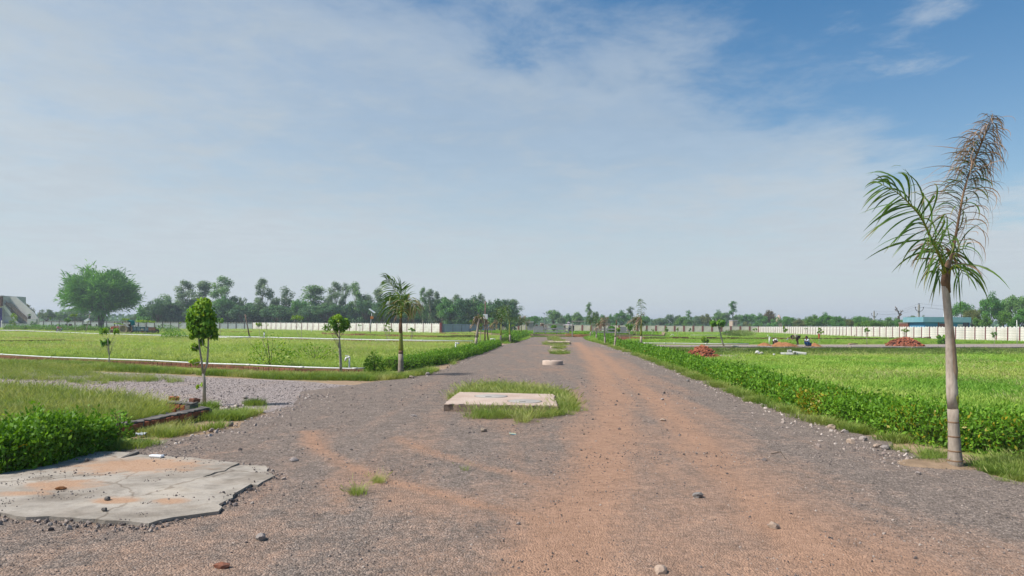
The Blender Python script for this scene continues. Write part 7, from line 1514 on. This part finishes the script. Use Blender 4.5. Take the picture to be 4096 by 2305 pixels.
# --- broken cement pipes in the sunken plot -----------------------------------------
def ringpipe(label, x_, y_, z, r_, L, rz_, ry_, arc=1., seed=0):
    o = thing('cement_pipe', label, 'broken pipe', (x_, y_, z), rz_, 'broken cement pipes in the sunken plot'); n = 20; m_ = MB(); vs = []; rs = np.random.default_rng(seed)
    for i in range(n+1):
        a = -PI/2+2*PI*arc*(i/n-.5)+PI/2*2
        for rr, xx_ in ((r_, -L/2), (r_, L/2), (r_-.035, L/2), (r_-.035, -L/2)): vs.append((xx_+(rs.normal(0, .02) if abs(xx_) else 0), rr*math.cos(a), rr*math.sin(a)))
    fs = [(i*4+k, i*4+(k+1) % 4, (i+1)*4+(k+1) % 4, (i+1)*4+k) for i in range(n) for k in range(4)]+[(0, 1, 2, 3), tuple(n*4+k for k in (3, 2, 1, 0))]
    m_.add(vs, fs); q = m_.obj('shell', M['pipe_conc'], o); q.rotation_euler = (0, ry_, 0)
gzz = -.44
ringpipe('short upright tilted cement pipe in the sunken plot', *(21.617, 53.08), gzz+.20, .17, .38, .4, 1.25, 1., 1)
ringpipe('half cement pipe lying open in front of the upright one', *(20.715, 51.493), gzz+.14, .14, .85, -.05, 0., .55, 2)
ringpipe('long cement pipe lying to the right of the upright one', *(22.239, 52.765), gzz+.16, .14, .95, -.25, .10, 1., 3)
ringpipe('small broken pipe end leaning before the long cement pipe', *(21.506, 51.634), gzz+.15, .14, .40, .7, .4, .7, 4)
ringpipe('curved white pipe shard at the left of the broken pieces', *(18.911, 52.586), gzz+.16, .17, .28, 1.0, -.5, .4, 5)
def rock(name, label, x_, y_, z, size, sq, mt, seed, cat='stone', rz_=0., group='loose stones on the road', sub=2):
    me = rock_mesh(name, seed, M[mt], sub, sq); o = link(name, me, None, (x_, y_, z), rz_); o.scale = (size,)*3; tag(o, label, cat, group); return o
rock('concrete_chunk', 'crumpled dirty concrete chunk beside the pipe shard in the grass', *(19.4, 53.106), gzz+.14, .65, (1, .5, .36), 'concrete', 31, 'rubble', .1, 'broken cement pipes in the sunken plot')
rock('concrete_chunk', 'small pale concrete lump left of the half pipe', *(19.706, 51.314), gzz+.10, .24, (.8, .8, .9), 'pipe_conc', 32, 'rubble', .5, 'broken cement pipes in the sunken plot')
rock('brick_lump', 'lone orange brick bit in the grass above the small concrete lump', *(22.065, 56.173), gzz+.14, .22, (1, .6, .5), 'brick', 33, 'brick', .3, 'broken cement pipes in the sunken plot')
for i_, (lb, xy, s_, sq, mt) in enumerate([
 ('pale stone with a chipped top in the middle of the road', (1.805, 6.567), .115, (1, .8, .62), 'stone'), ('rounded tan stone on the red dust at the right of the road', (2.15, 5.581), .105, (1, .8, .6), 'stone_tan'),
 ('flat pale stone cut by the bottom edge of the picture', (1.007, 4.551), .125, (1, .7, .5), 'stone_tan'), ('dark angular stone left of the red track', (-1.889, 5.169), .10, (1, .7, .7), 'stone'),
 ('small stone in the road below the hedge bend', (2.645, 11.92), .10, (1, .8, .65), 'stone_tan'), ('dark stone on the road farther up the right track', (3.399, 15.39), .095, (1, .7, .55), 'stone'),
 ('small grey block stone on the gravel near the right hedge', (5.347, 20.714), .14, (.7, .7, .7), 'stone'), ('thin flat stone beside the grey block on the gravel', (5.506, 20.253), .13, (1, .6, .25), 'stone'),
 ('triangular pale stone at the hedge foot near the near palm', (4.862, 9.766), .15, (1, .8, .55), 'stone_tan'), ('dark rounded stone beside the triangular pale one', (5.169, 10.037), .12, (1, .9, .7), 'stone'),
 ('flat tan stone slab piece at the hedge foot', (5.097, 9.505), .24, (1, .35, .22), 'stone_tan'), ('whitish stone right of the tan slab piece', (5.101, 9.302), .13, (1, .9, .6), 'stone'),
 ('pinkish stone at the far left of the hedge foot stones', (5.266, 11.218), .15, (1, .8, .6), 'stone_tan'), ('grey stone between the hedge foot stones', (5.229, 10.714), .15, (1, .7, .5), 'stone'), ('pale stone by the grass left of the near palm', (5.272, 9.114), .10, (1, .8, .5), 'stone'),
 ('small pale stone on the gravel below the near palm', (4.577, 7.674), .07, (1, .8, .7), 'stone'), ('grey stone at the road edge beside the left palm', (-2.766, 22.477), .26, (1, .6, .5), 'stone'), ('brown stone at the left road edge by the verge', (-3.11, 21.149), .22, (1, .7, .5), 'stone_tan'),
 ('dark stone on the road left of the big slab', (-1.758, 12.25), .13, (1, .6, .4), 'stone'), ('brown stone on the road below the big slab', (-0.425, 10.559), .11, (1, .8, .8), 'stone_tan'),
 ('dark clod on the gravel right of the broken slab corner', (-2.596, 8.152), .16, (1, .6, .35), 'stone'), ('black pebble lying on the broken slab', (-3.645, 6.169), .07, (1, .7, .6), 'mortar'), ('black pebble near the front of the broken slab', (-3.455, 5.808), .065, (1, .7, .6), 'mortar'), ('brown clod on the dirt patch of the broken slab', (-4.315, 6.548), .10, (1, .5, .35), 'earth'), ('dark pebble at the back of the broken slab', (-4.901, 7.891), .07, (1, .7, .6), 'mortar'),
 ('grey rock on the stony side road near the sapling', (-5.894, 15.103), .17, (1, .7, .5), 'stone')]):
    zb = .015
    if 'broken slab' in lb and 'corner' not in lb: zb = .052
    rock('stone', lb, *xy, zb+s_*sq[2]*.30, s_, sq, mt, 50+i_, rz_=i_*.7)
o = rock('broken_brick', 'x', *(-1.929, 4.572), .03, .12, (1, .5, .4), 'brick_old', 90, 'brick'); tag(o, 'reddish broken brick at the bottom of the picture left of centre', 'brick')
o = MB().prism([(-.085, -.03), (.085, -.035), (.09, .03), (-.08, .035)], 0, .03).obj('white_tile', M['tank'], None, (*(-4.233, 8.152), .052), -.15, bevel=.008); tag(o, 'white tile fragment lying at the back edge of the broken slab', 'tile')
def crumple(label, xy, s_, mt, seed, cat='litter', z=.02, name='litter'):
    r = np.random.default_rng(seed); n = 9; u_ = np.linspace(-.5, .5, n); X_, Y_ = np.meshgrid(u_, u_); Z_ = r.uniform(0, .28, X_.shape); X_ = X_+r.normal(0, .04, X_.shape); Y_ = Y_*.6+r.normal(0, .04, X_.shape)
    i = np.arange(n*n).reshape(n, n); F_ = np.stack([i[:-1, :-1], i[:-1, 1:], i[1:, 1:], i[1:, :-1]], -1).reshape(-1, 4)
    me = np_mesh(name, np.stack([X_.ravel()*s_, Y_.ravel()*s_, Z_.ravel()*s_], 1), F_, M[mt]); o = link(name, me, None, (*xy, z), seed*1.3); sd = o.modifiers.new('thickness', 'SOLIDIFY'); sd.thickness = .002; tag(o, label, cat)
crumple('crumpled clear plastic bag beside the low brick wall', (-5.394, 9.93), .17, 'plastic_clear', 3, name='plastic_bag')
crumple('green and yellow wrapper on the soil below the low brick wall', (-5.259, 9.325), .20, 'wrapper', 4, name='snack_wrapper')
o = MB().box((0, 0, 0), (.10, .06, .008)).obj('snack_wrapper', M['wrapper_blue'], None, (*(0.023, 10.303), .028), .2); o.rotation_euler = (.2, .1, .2); tag(o, 'small blue and yellow wrapper on the road below the big slab', 'litter')
def stick(label, a, b, r_, mt, bend=.02, name='stick'):
    a = Vector(a); b = Vector(b); m_ = (a+b)/2+Vector((bend, bend, bend)); o = MB().tube([(0, 0, 0), m_-a, b-a], [r_, r_, r_*.6], 6).obj(name, M[mt], None, a); tag(o, label, 'stick')
stick('dark curved twig lying on the right side of the road', (*(3.358, 8.814), .03), (*(3.409, 8.471), .03), .006, 'bark', .05, 'twig')
stick('long pale bamboo pole leaning down the bank by the rubble', (*(18.43, 57.129), .18), (*(22.126, 62.69), -.25), .045, 'pvc_old', 0, 'bamboo_pole')
stick('plank lying on the path before the staircase building', (*(-87.56, 121.853), .12), (*(-86.838, 122.594), .12), .12, 'wood', 0, 'plank')
stick('pale plank lying on the right path before the far brick heap', (*(34.562, 70.043), .12), (*(36.018, 71.15), .12), .08, 'wood_new', 0, 'plank')
stick('pale board lying in the grass before the white wall', (*(61.501, 123.333), .1), (*(69.049, 137.26), .5), .09, 'wood_new', 0, 'plank')

# ================================================================== PEOPLE
def skin(name, chains, matl, parent, sub=1):
    """one continuous surface grown over joints: chains of (point, radius); equal points are shared"""
    idx, vs, rs, ed = {}, [], [], []
    for ch in chains:
        prev = None
        for p, r_ in ch:
            k = tuple(round(c_, 4) for c_ in p)
            if k not in idx: idx[k] = len(vs); vs.append(k); rs.append(r_*1.08)
            if prev is not None and prev != idx[k]: ed.append((prev, idx[k]))
            prev = idx[k]
    me = bpy.data.meshes.new(name); me.from_pydata(vs, ed, []); o = bpy.data.objects.new(name, me); COL.objects.link(o)
    md = o.modifiers.new('skin', 'SKIN'); md.use_smooth_shade = True
    for i, sv in enumerate(me.skin_vertices[0].data): sv.radius = (rs[i], rs[i]); sv.use_root = (i == 0)
    sb = o.modifiers.new('sub', 'SUBSURF'); sb.levels = sub; sb.render_levels = sub
    dg = bpy.context.evaluated_depsgraph_get(); new = bpy.data.meshes.new_from_object(o.evaluated_get(dg)); bpy.data.objects.remove(o)
    new.materials.clear(); new.materials.append(M[matl]); new.polygons.foreach_set('use_smooth', [True]*len(new.polygons))
    return link(name, new, parent)
def person(label, loc, rz, J, shirt, legs, hairm='hair', short_legs=False, skinm='skin', group=None, shoes=True):
    """J: joints in metres, facing +X: pelvis, chest, neck, head, sh/el/ha (r,l), hip/kn/an/to (r,l)"""
    o = thing('person', label, 'person', loc, rz, group); g = J
    body = [[(g['pelvis'], .13), (g['chest'], .135), (g['neck'], .060), (g['head'], .128), (g['crown'], .098)]]
    for s in 'rl':
        body += [[(g['chest'], .135), (g['sh'+s], .058), (g['el'+s], .042), (g['ha'+s], .030)], [(g['pelvis'], .13), (g['hip'+s], .085), (g['kn'+s], .056), (g['an'+s], .040), (g['to'+s], .035)]]
        h_ = Vector(g['ha'+s]); d = (h_-Vector(g['el'+s])).normalized(); sd = d.cross(Vector((0, 0, 1))).normalized()
        for k in range(4): f0 = h_+sd*(.018*(k-1.5)); body.append([(tuple(h_), .030), (tuple(f0+d*.045), .010), (tuple(f0+d*.085+Vector((0, 0, -.02))), .008)])
        body.append([(tuple(h_), .030), (tuple(h_+sd*.045+d*.03), .010)])
    hd = Vector(g['head']); fw = Vector(g['face']).normalized(); body.append([(g['head'], .128), (tuple(hd+fw*.125), .020)])
    skin('body', body, skinm, o, 1)
    e = 1.18
    sh = [[(g['pelvis'], .13*e), (g['chest'], .135*e), (tuple((Vector(g['chest'])*.45+Vector(g['neck'])*.55)), .075*e)]]+[[(g['chest'], .135*e), (g['sh'+s], .065*e), (tuple(Vector(g['sh'+s])*.15+Vector(g['el'+s])*.85), .055*e)] for s in 'rl']
    skin('shirt', sh, shirt, o, 1)
    tr = [[(tuple(Vector(g['pelvis'])*.999), .132*e)]+[(g['hip'+s], .09*e), (g['kn'+s], .068*e)]+([] if short_legs else [(tuple(Vector(g['kn'+s])*.15+Vector(g['an'+s])*.85), .055*e)]) for s in 'rl']
    skin('shorts' if short_legs else 'trousers', tr, legs, o, 1)
    bm = bmesh.new(); bmesh.ops.create_icosphere(bm, subdivisions=3, radius=.128); me = bpy.data.meshes.new('hair')
    up = (Vector(g['crown'])-hd).normalized()
    geom = [v_ for v_ in bm.verts if v_.co.dot((up*.9-fw*.6).normalized()) < -.01]; bmesh.ops.delete(bm, geom=geom, context='VERTS')
    bm.to_mesh(me); bm.free(); me.polygons.foreach_set('use_smooth', [True]*len(me.polygons)); me.materials.append(M[hairm]); h2 = link('hair', me, o, tuple(hd*.70+Vector(g['crown'])*.30-fw*.012))
    return o
bend = dict(pelvis=(-.10, 0, .86), chest=(.26, 0, .98), neck=(.42, 0, .94), head=(.56, 0, .86), crown=(.64, 0, .84), face=(.6, 0, -.8), shr=(.30, -.17, .95), elr=(.36, -.20, .68), har=(.48, -.10, .50), shl=(.30, .17, .95), ell=(.22, .22, .68), hal=(.16, .12, .46), hipr=(-.12, -.10, .82), knr=(-.04, -.12, .45), anr=(-.12, -.13, .07), tor=(.04, -.14, .03), hipl=(-.12, .10, .82), knl=(.02, .12, .45), anl=(-.10, .13, .07), tol=(.06, .14, .03))
person('worker in olive shirt and shorts stooping over with a hoe', (*(28.894, 69.16), 0), PI+.1, bend, 'olive_shirt', 'dark_shorts', short_legs=True, group='workers digging on the right')
squat = dict(pelvis=(-.12, 0, .24), chest=(.06, 0, .56), neck=(.12, 0, .72), head=(.15, 0, .83), crown=(.15, 0, .91), face=(1, 0, -.1), shr=(.06, -.18, .64), elr=(.24, -.20, .50), har=(.34, -.06, .58), shl=(.06, .18, .64), ell=(.24, .20, .48), hal=(.32, .05, .52), hipr=(-.10, -.11, .22), knr=(.22, -.16, .46), anr=(.04, -.16, .07), tor=(.20, -.18, .03), hipl=(-.10, .11, .22), knl=(.22, .16, .46), anl=(.04, .16, .07), tol=(.20, .18, .03))
person('worker in pale blue shirt and jeans squatting on the right path', (*(27.202, 62.758), 0), PI+.25, squat, 'pale_shirt', 'denim', group='workers digging on the right')
crouch = dict(squat); crouch.update(chest=(.16, 0, .46), neck=(.30, 0, .52), head=(.40, 0, .50), crown=(.46, 0, .54), face=(.7, 0, -.7), shr=(.16, -.17, .52), elr=(.30, -.18, .32), har=(.42, -.08, .18), shl=(.16, .17, .52), ell=(.30, .18, .32), hal=(.42, .08, .18))
person('worker with white head cloth crouching behind the earth heap', (*(26.371, 68.418), 0), -PI/2-.2, crouch, 'white_cloth', 'dark_cloth', 'white_cloth', group='workers digging on the right')
sit = dict(pelvis=(0, 0, .50), chest=(.02, 0, .86), neck=(.04, 0, 1.02), head=(.06, 0, 1.15), crown=(.06, 0, 1.23), face=(1, 0, 0), shr=(.02, -.18, .94), elr=(.10, -.22, .70), har=(.34, -.16, .68), shl=(.02, .18, .94), ell=(.10, .22, .70), hal=(.34, .16, .68), hipr=(.02, -.1, .48), knr=(.44, -.12, .48), anr=(.44, -.12, .08), tor=(.58, -.12, .03), hipl=(.02, .1, .48), knl=(.44, .12, .48), anl=(.44, .12, .08), tol=(.58, .12, .03))
stand = dict(pelvis=(0, 0, .92), chest=(.02, 0, 1.28), neck=(.02, 0, 1.44), head=(.03, 0, 1.57), crown=(.03, 0, 1.66), face=(1, 0, 0), shr=(0, -.19, 1.36), elr=(-.02, -.24, 1.08), har=(.08, -.24, .86), shl=(0, .19, 1.36), ell=(-.02, .24, 1.08), hal=(.08, .24, .86), hipr=(0, -.1, .88), knr=(.03, -.11, .48), anr=(0, -.12, .08), tor=(.15, -.13, .03), hipl=(0, .1, .88), knl=(.05, .11, .48), anl=(0, .12, .08), tol=(.15, .13, .03))
cx_, cy_ = (-127.502, 207.249)[0]*.955, 195.
person('person in dark shirt seated on a chair under the big tree', (cx_, cy_, 0), .3, sit, 'dark_cloth', 'white_cloth')
gx0 = (12.624, 149, 1.216)[0]
person('person in white shirt standing under the park shelter', (gx0, 149., TZ), -1.2, stand, 'white_cloth', 'dark_cloth')
person('person in dark clothes standing at the right of the park shelter', ((13.34, 149, 1.071)[0], 149.5, TZ), -2., stand, 'dark_cloth', 'dark_cloth')
# tools
def hoe(label, a, b, blade=True):
    a = Vector(a); b = Vector(b); o = thing('hoe', label, 'tool', a); MB().tube([(0, 0, 0), b-a], .022, 8).obj('handle', M['wood_new'], o)
    if blade: d = (b-a).normalized(); MB().box(tuple(b-a-Vector((0, 0, .08))), (.05, .2, .24), 0, 0, .5).obj('blade', M['steel'], o)
wx, wy = (28.894, 69.16)
hoe('hoe with a wooden handle held by the stooping worker', (wx-.10, wy-.16, .48), (wx-1.02, wy-.14, .68))
hx, hy = (28.79, 64.416)
hoe('spare hoe standing in the small earth heap at the right', (hx, hy, .12), (hx-.62, hy, .72), False)
o = MB().lathe([(.05, 0), (.07, .08), (.055, .18), (.08, .30), (.06, .42), (.035, .5)], 9).obj('orange_cloth', M['red_hood'], None, ((28.427, 63.195)[0], (28.427, 63.195)[1], 0.724)); tag(o, 'orange cloth tied to the sapling right of the squatting worker', 'cloth')

# ================================================================== CHAIRS UNDER THE TREE
def chair(label, x_, y_, rz_):
    o = thing('garden_chair', label, 'chair', (x_, y_, 0), rz_, 'brown plastic chairs under the big tree'); m = 'brown_plastic'
    MB().box((0, 0, .62), (.95, .75, .08)).obj('seat', M[m], o); MB().box((-.42, 0, 1.0), (.08, .85, .75), 0, 0, -.15).obj('backrest', M[m], o)
    for sx_ in (-1, 1):
        for sy_ in (-1, 1): MB().box((sx_*.4, sy_*.33, .30), (.07, .07, .60)).obj('leg', M[m], o)
        MB().box((0, sx_*.40, .86), (.8, .06, .06)).obj('armrest', M[m], o)
for lb, px in (('left pair chair of the brown chairs under the big tree', 270), ('brown chair just right of the leftmost one', 279), ('brown chair in the middle under the big tree', 323), ('brown chair beside the middle one with its back turned', 334), ('brown chair the seated person sits on', 363), ('dark brown chair nearest the big tree trunk', 383)):
    chair(lb, (px-2048)*195/2730.667, 195.+(px % 3)*.6, random.choice((.2, 2.9, -1.4, 1.6)))

# ================================================================== TRACTOR, TRAILER, MOTORCYCLE
def wheel(parent, x_, y_, r_, w, tyre, rim, name='wheel', lugs=0):
    o = link(name, MB().lathe([(r_*.62, -w/2), (r_*.9, -w/2), (r_, -w*.36), (r_, w*.36), (r_*.9, w/2), (r_*.62, w/2), (r_*.55, w*.3), (r_*.55, -w*.3), (r_*.62, -w/2)], 28, axis='Y', cap=False).mesh(name, M[tyre]), parent, (x_, y_, r_))
    link('rim', MB().lathe([(.04, -w*.30), (r_*.2, -w*.32), (r_*.5, -w*.15), (r_*.6, -w*.35), (r_*.6, w*.35), (r_*.5, w*.15), (.04, w*.2)], 20, axis='Y').mesh('rim', M[rim]), o)
    if lugs:
        lm = MB()
        for i in range(lugs):
            a = 2*PI*i/lugs; lm.box((math.cos(a)*r_*1.0, -w*.22, math.sin(a)*r_*1.0), (r_*.07, w*.5, r_*.10), 0, 0, -a); a += PI/lugs; lm.box((math.cos(a)*r_, w*.22, math.sin(a)*r_), (r_*.07, w*.5, r_*.10), 0, 0, -a)
        link('lugs', lm.mesh('lugs', M[tyre]), o)
    return o
def tractor():
    x_, y_ = (-58.128, 102.996); o = thing('tractor', 'red and orange farm tractor with a teal cloth parked on the left', 'tractor', (x_, y_, 0), PI)    # faces -X in the picture
    wheel(o, 0, .72, .72, .38, 'mud_tyre', 'mud_tyre', lugs=16); wheel(o, 0, -.72, .72, .38, 'mud_tyre', 'mud_tyre', lugs=16); wheel(o, 1.85, .6, .38, .22, 'mud_tyre', 'rust'); wheel(o, 1.85, -.6, .38, .22, 'mud_tyre', 'rust')
    MB().xprism([(.35, .98), (1.0, 1.20), (2.15, 1.14), (2.25, 1.02), (2.25, .98)], -.30, .30).obj('bonnet', M['red_hood'], o)
    MB().box((2.05, 0, .82), (.42, .56, .34)).obj('grille', M['orange'], o); MB().box((1.4, 0, .75), (1.0, .40, .44)).obj('engine', M['dark_metal'], o); MB().box((.65, 0, .80), (.55, .5, .40)).obj('side_cowl', M['orange'], o)
    MB().box((.6, 0, .55), (2.2, .30, .25)).obj('chassis', M['dark_metal'], o)
    for s in (-1, 1):
        MB().xprism([(.72, .98), (.55, 1.35), (-.35, 1.40), (-.75, 1.12), (-.70, 1.06), (-.32, 1.33), (.50, 1.28), (.66, .96)], s*.72-.2, s*.72+.2).obj('mudguard', M['grey_paint'], o); MB().lathe([(.02, 0), (.10, .02), (.10, .10)], 12, (2.27, s*.18, .95), 'X').obj('headlight', M['tank'], o)
    MB().box((-.25, 0, 1.12), (.5, .5, .12)).obj('seat', M['dark_metal'], o); MB().box((-.50, 0, 1.35), (.1, .5, .4)).obj('seat_back', M['dark_metal'], o)
    MB().tube([(.50, 0, 1.15), (.25, 0, 1.52)], .03, 8).obj('steering_column', M['dark_metal'], o); MB().lathe([(.19, -.015), (.21, 0), (.19, .015)], 18, (.24, 0, 1.54)).obj('steering_wheel', M['dark_metal'], o)
    MB().tube([(1.25, .2, 1.15), (1.25, .2, 1.85)], [.04, .035], 8).obj('exhaust', M['dark_metal'], o)
    for s in (-1, 1): MB().tube([(-.55, s*.55, 1.2), (-.55, s*.55, 2.15), (.25, s*.55, 2.15), (.25, s*.55, 1.2)], .03, 6).obj('roll_frame', M['dark_metal'], o)
    MB().add([(-.85, -.6, 2.05), (.3, -.6, 2.17), (.3, .6, 2.17), (-.85, .6, 2.05), (-.95, -.6, 1.35), (-.95, .6, 1.35), (-.2, -.62, 1.75), (.28, -.62, 1.95)], [(0, 1, 2, 3), (0, 3, 5, 4), (0, 4, 6), (0, 6, 7, 1)]).obj('teal_cover', M['teal'], o)
tractor()
def trailer():
    x_, y_ = (-55.24, 101.98); s = y_/2730.667/10.733; o = thing('farm_trailer', 'blue steel farm trailer with a rusty tailgate behind the tractor', 'trailer', (x_, y_, 0)); W_ = 1.7
    zt, zf = (945-625)*s, (945-790)*s; xl, xr = (1200-1595)*s, (1855-1595)*s
    MB().box(((xl+xr)/2, W_/2, zf), (xr-xl, W_, .10)).obj('floor', M['trolley_blue'], o)
    for yy_ in (0, W_): MB().box(((xl+xr)/2, yy_, (zt+zf)/2), (xr-xl, .04, zt-zf)).obj('side_panel', M['trolley_pale'], o)
    n = 4
    for i in range(n+1): MB().box((xl+(xr-xl)*i/n, -.05, (zt+zf)/2), (.10, .07, zt-zf+.05)).obj('side_post', M['trolley_blue'], o)
    for z_ in (zt, zf+.05): MB().box(((xl+xr)/2, -.055, z_), (xr-xl+.12, .09, .11)).obj('side_rail', M['trolley_blue'], o)
    MB().box((xl, W_/2, (zt+zf)/2), (.05, W_, zt-zf)).obj('front_panel', M['trolley_blue'], o)
    fr = MB()
    for z_ in ((945-500)*s, (945-560)*s): fr.tube([(xl, .05, z_), (xl+.9, .05, z_), (xl+1.1, W_-.05, z_)], .025, 6)
    for xx_ in (xl, xl+.35, xl+.7): fr.tube([(xx_, .05, zt), (xx_, .05, (945-495)*s)], .025, 6)
    fr.obj('ladder_rack', M['dark_metal'], o)
    MB().box(((2020-1595)*s, -.05, (945-705)*s), ((2170-1880)*s, .06, (780-640)*s), .08).obj('tailgate', M['rust'], o); MB().box(((2020-1595)*s, -.02, (945-845)*s), ((2185-1870)*s, .10, (910-785)*s), .08).obj('lower_gate', M['dark_metal'], o)
    MB().tube([((2185-1595)*s, 0, (945-800)*s), ((2183-1595)*s, 0, (945-530)*s)], .03, 6).obj('gate_bar', M['dark_metal'], o)
    MB().box(((xl+xr)/2+.4, W_/2, zf-.22), ((xr-xl)*1.25, .9, .30)).obj('chassis', M['dark_metal'], o); MB().bar((xl, W_/2, zf-.2), (xl-1.1, W_/2, .55), .12).obj('drawbar', M['dark_metal'], o)
    for yy_ in (.05, W_-.05): wheel(o, 0, yy_, .42, .26, 'mud_tyre', 'rust')
    for yy_ in (.05, W_-.05): wheel(o, 1.25, yy_, .42, .26, 'rubber', 'rust')
trailer()
def motorcycle():
    x_, y_ = (-77.715, 117.029); o = thing('motorcycle', 'red and black motorcycle parked on the path at the left', 'motorcycle', (x_, y_, 0), PI-.55)
    wheel(o, .62, 0, .30, .09, 'rubber', 'chrome'); wheel(o, -.62, 0, .30, .11, 'rubber', 'chrome')
    MB().tube([(.62, .07, .30), (.42, .07, .82), (.36, .07, .98)], .026, 8).obj('fork', M['chrome'], o); MB().tube([(.62, -.07, .30), (.42, -.07, .82), (.36, -.07, .98)], .026, 8).obj('fork', M['chrome'], o)
    MB().tube([(.38, 0, .80), (.05, 0, .62), (-.1, 0, .35), (.25, 0, .28), (.38, 0, .80)], .03, 8).obj('frame', M['dark_metal'], o)
    MB().lathe([(.03, -.28), (.13, -.2), (.15, 0), (.13, .16), (.04, .24)], 14, (.14, 0, .83), 'X').obj('fuel_tank', M['bike_red'], o)
    MB().box((.05, 0, .42), (.36, .24, .30)).obj('engine', M['chrome'], o); MB().box((-.38, 0, .80), (.62, .22, .09), 0, 0, -.06).obj('seat', M['dark_metal'], o)
    MB().xprism([(-.3, .66), (-.85, .76), (-.82, .84), (-.3, .76)], -.11, .11).obj('tail_panel', M['bike_red'], o); MB().box((-.88, 0, .78), (.06, .16, .09)).obj('tail_light', M['bike_red'], o)
    MB().box((-.92, 0, .60), (.02, .24, .14), 0, 0, .2).obj('number_plate', M['tank'], o); MB().tube([(.34, -.36, 1.03), (.34, -.12, 1.0), (.34, .12, 1.0), (.34, .36, 1.03)], .018, 8).obj('handlebar', M['dark_metal'], o)
    for s in (-1, 1): MB().tube([(.34, s*.22, 1.02), (.32, s*.27, 1.18)], .010, 6).obj('mirror_stalk', M['dark_metal'], o); MB().lathe([(.01, 0), (.07, .01), (.07, .03), (.01, .035)], 12, (.30, s*.28, 1.22), 'X').obj('mirror', M['dark_metal'], o)
    MB().lathe([(.02, 0), (.10, .02), (.10, .1), (.05, .14)], 14, (.44, 0, .88), 'X').obj('headlight', M['tank'], o); MB().tube([(.0, -.14, .28), (-.5, -.16, .30), (-.85, -.17, .42)], [.03, .05, .045], 8).obj('exhaust', M['chrome'], o)
    for xx_, nm in ((.62, 'front_mudguard'), (-.62, 'rear_mudguard')):
        a0, a1 = (.6, 2.7) if xx_ > 0 else (.4, 2.9); pp = [(xx_+.34*math.cos(a0+(a1-a0)*i/8), .30+.34*math.sin(a0+(a1-a0)*i/8)) for i in range(9)]; MB().xprism(pp+[(xx_+(p[0]-xx_)*.95, .30+(p[1]-.30)*.95) for p in pp[::-1]], -.06, .06).obj(nm, M['dark_metal'], o)
    MB().tube([(-.1, .15, .25), (-.2, .30, .0)], .014, 6).obj('stand', M['dark_metal'], o)
motorcycle()

# ================================================================== HAZE
hz_m, ht = newmat('haze'); pv = ht.nodes.new('ShaderNodeVolumePrincipled'); pv.inputs['Color'].default_value = (.80, .88, 1., 1); pv.inputs['Density'].default_value = .0005; pv.inputs['Anisotropy'].default_value = .2
ho = ht.nodes.new('ShaderNodeOutputMaterial'); ht.links.new(pv.outputs[0], ho.inputs['Volume'])
hb = MB().box((0, 2350, 15), (8600, 5400, 32)); hm = hb.mesh('haze', hz_m); tag(link('haze', hm), 'pale summer haze hanging over the fields', kind='stuff')
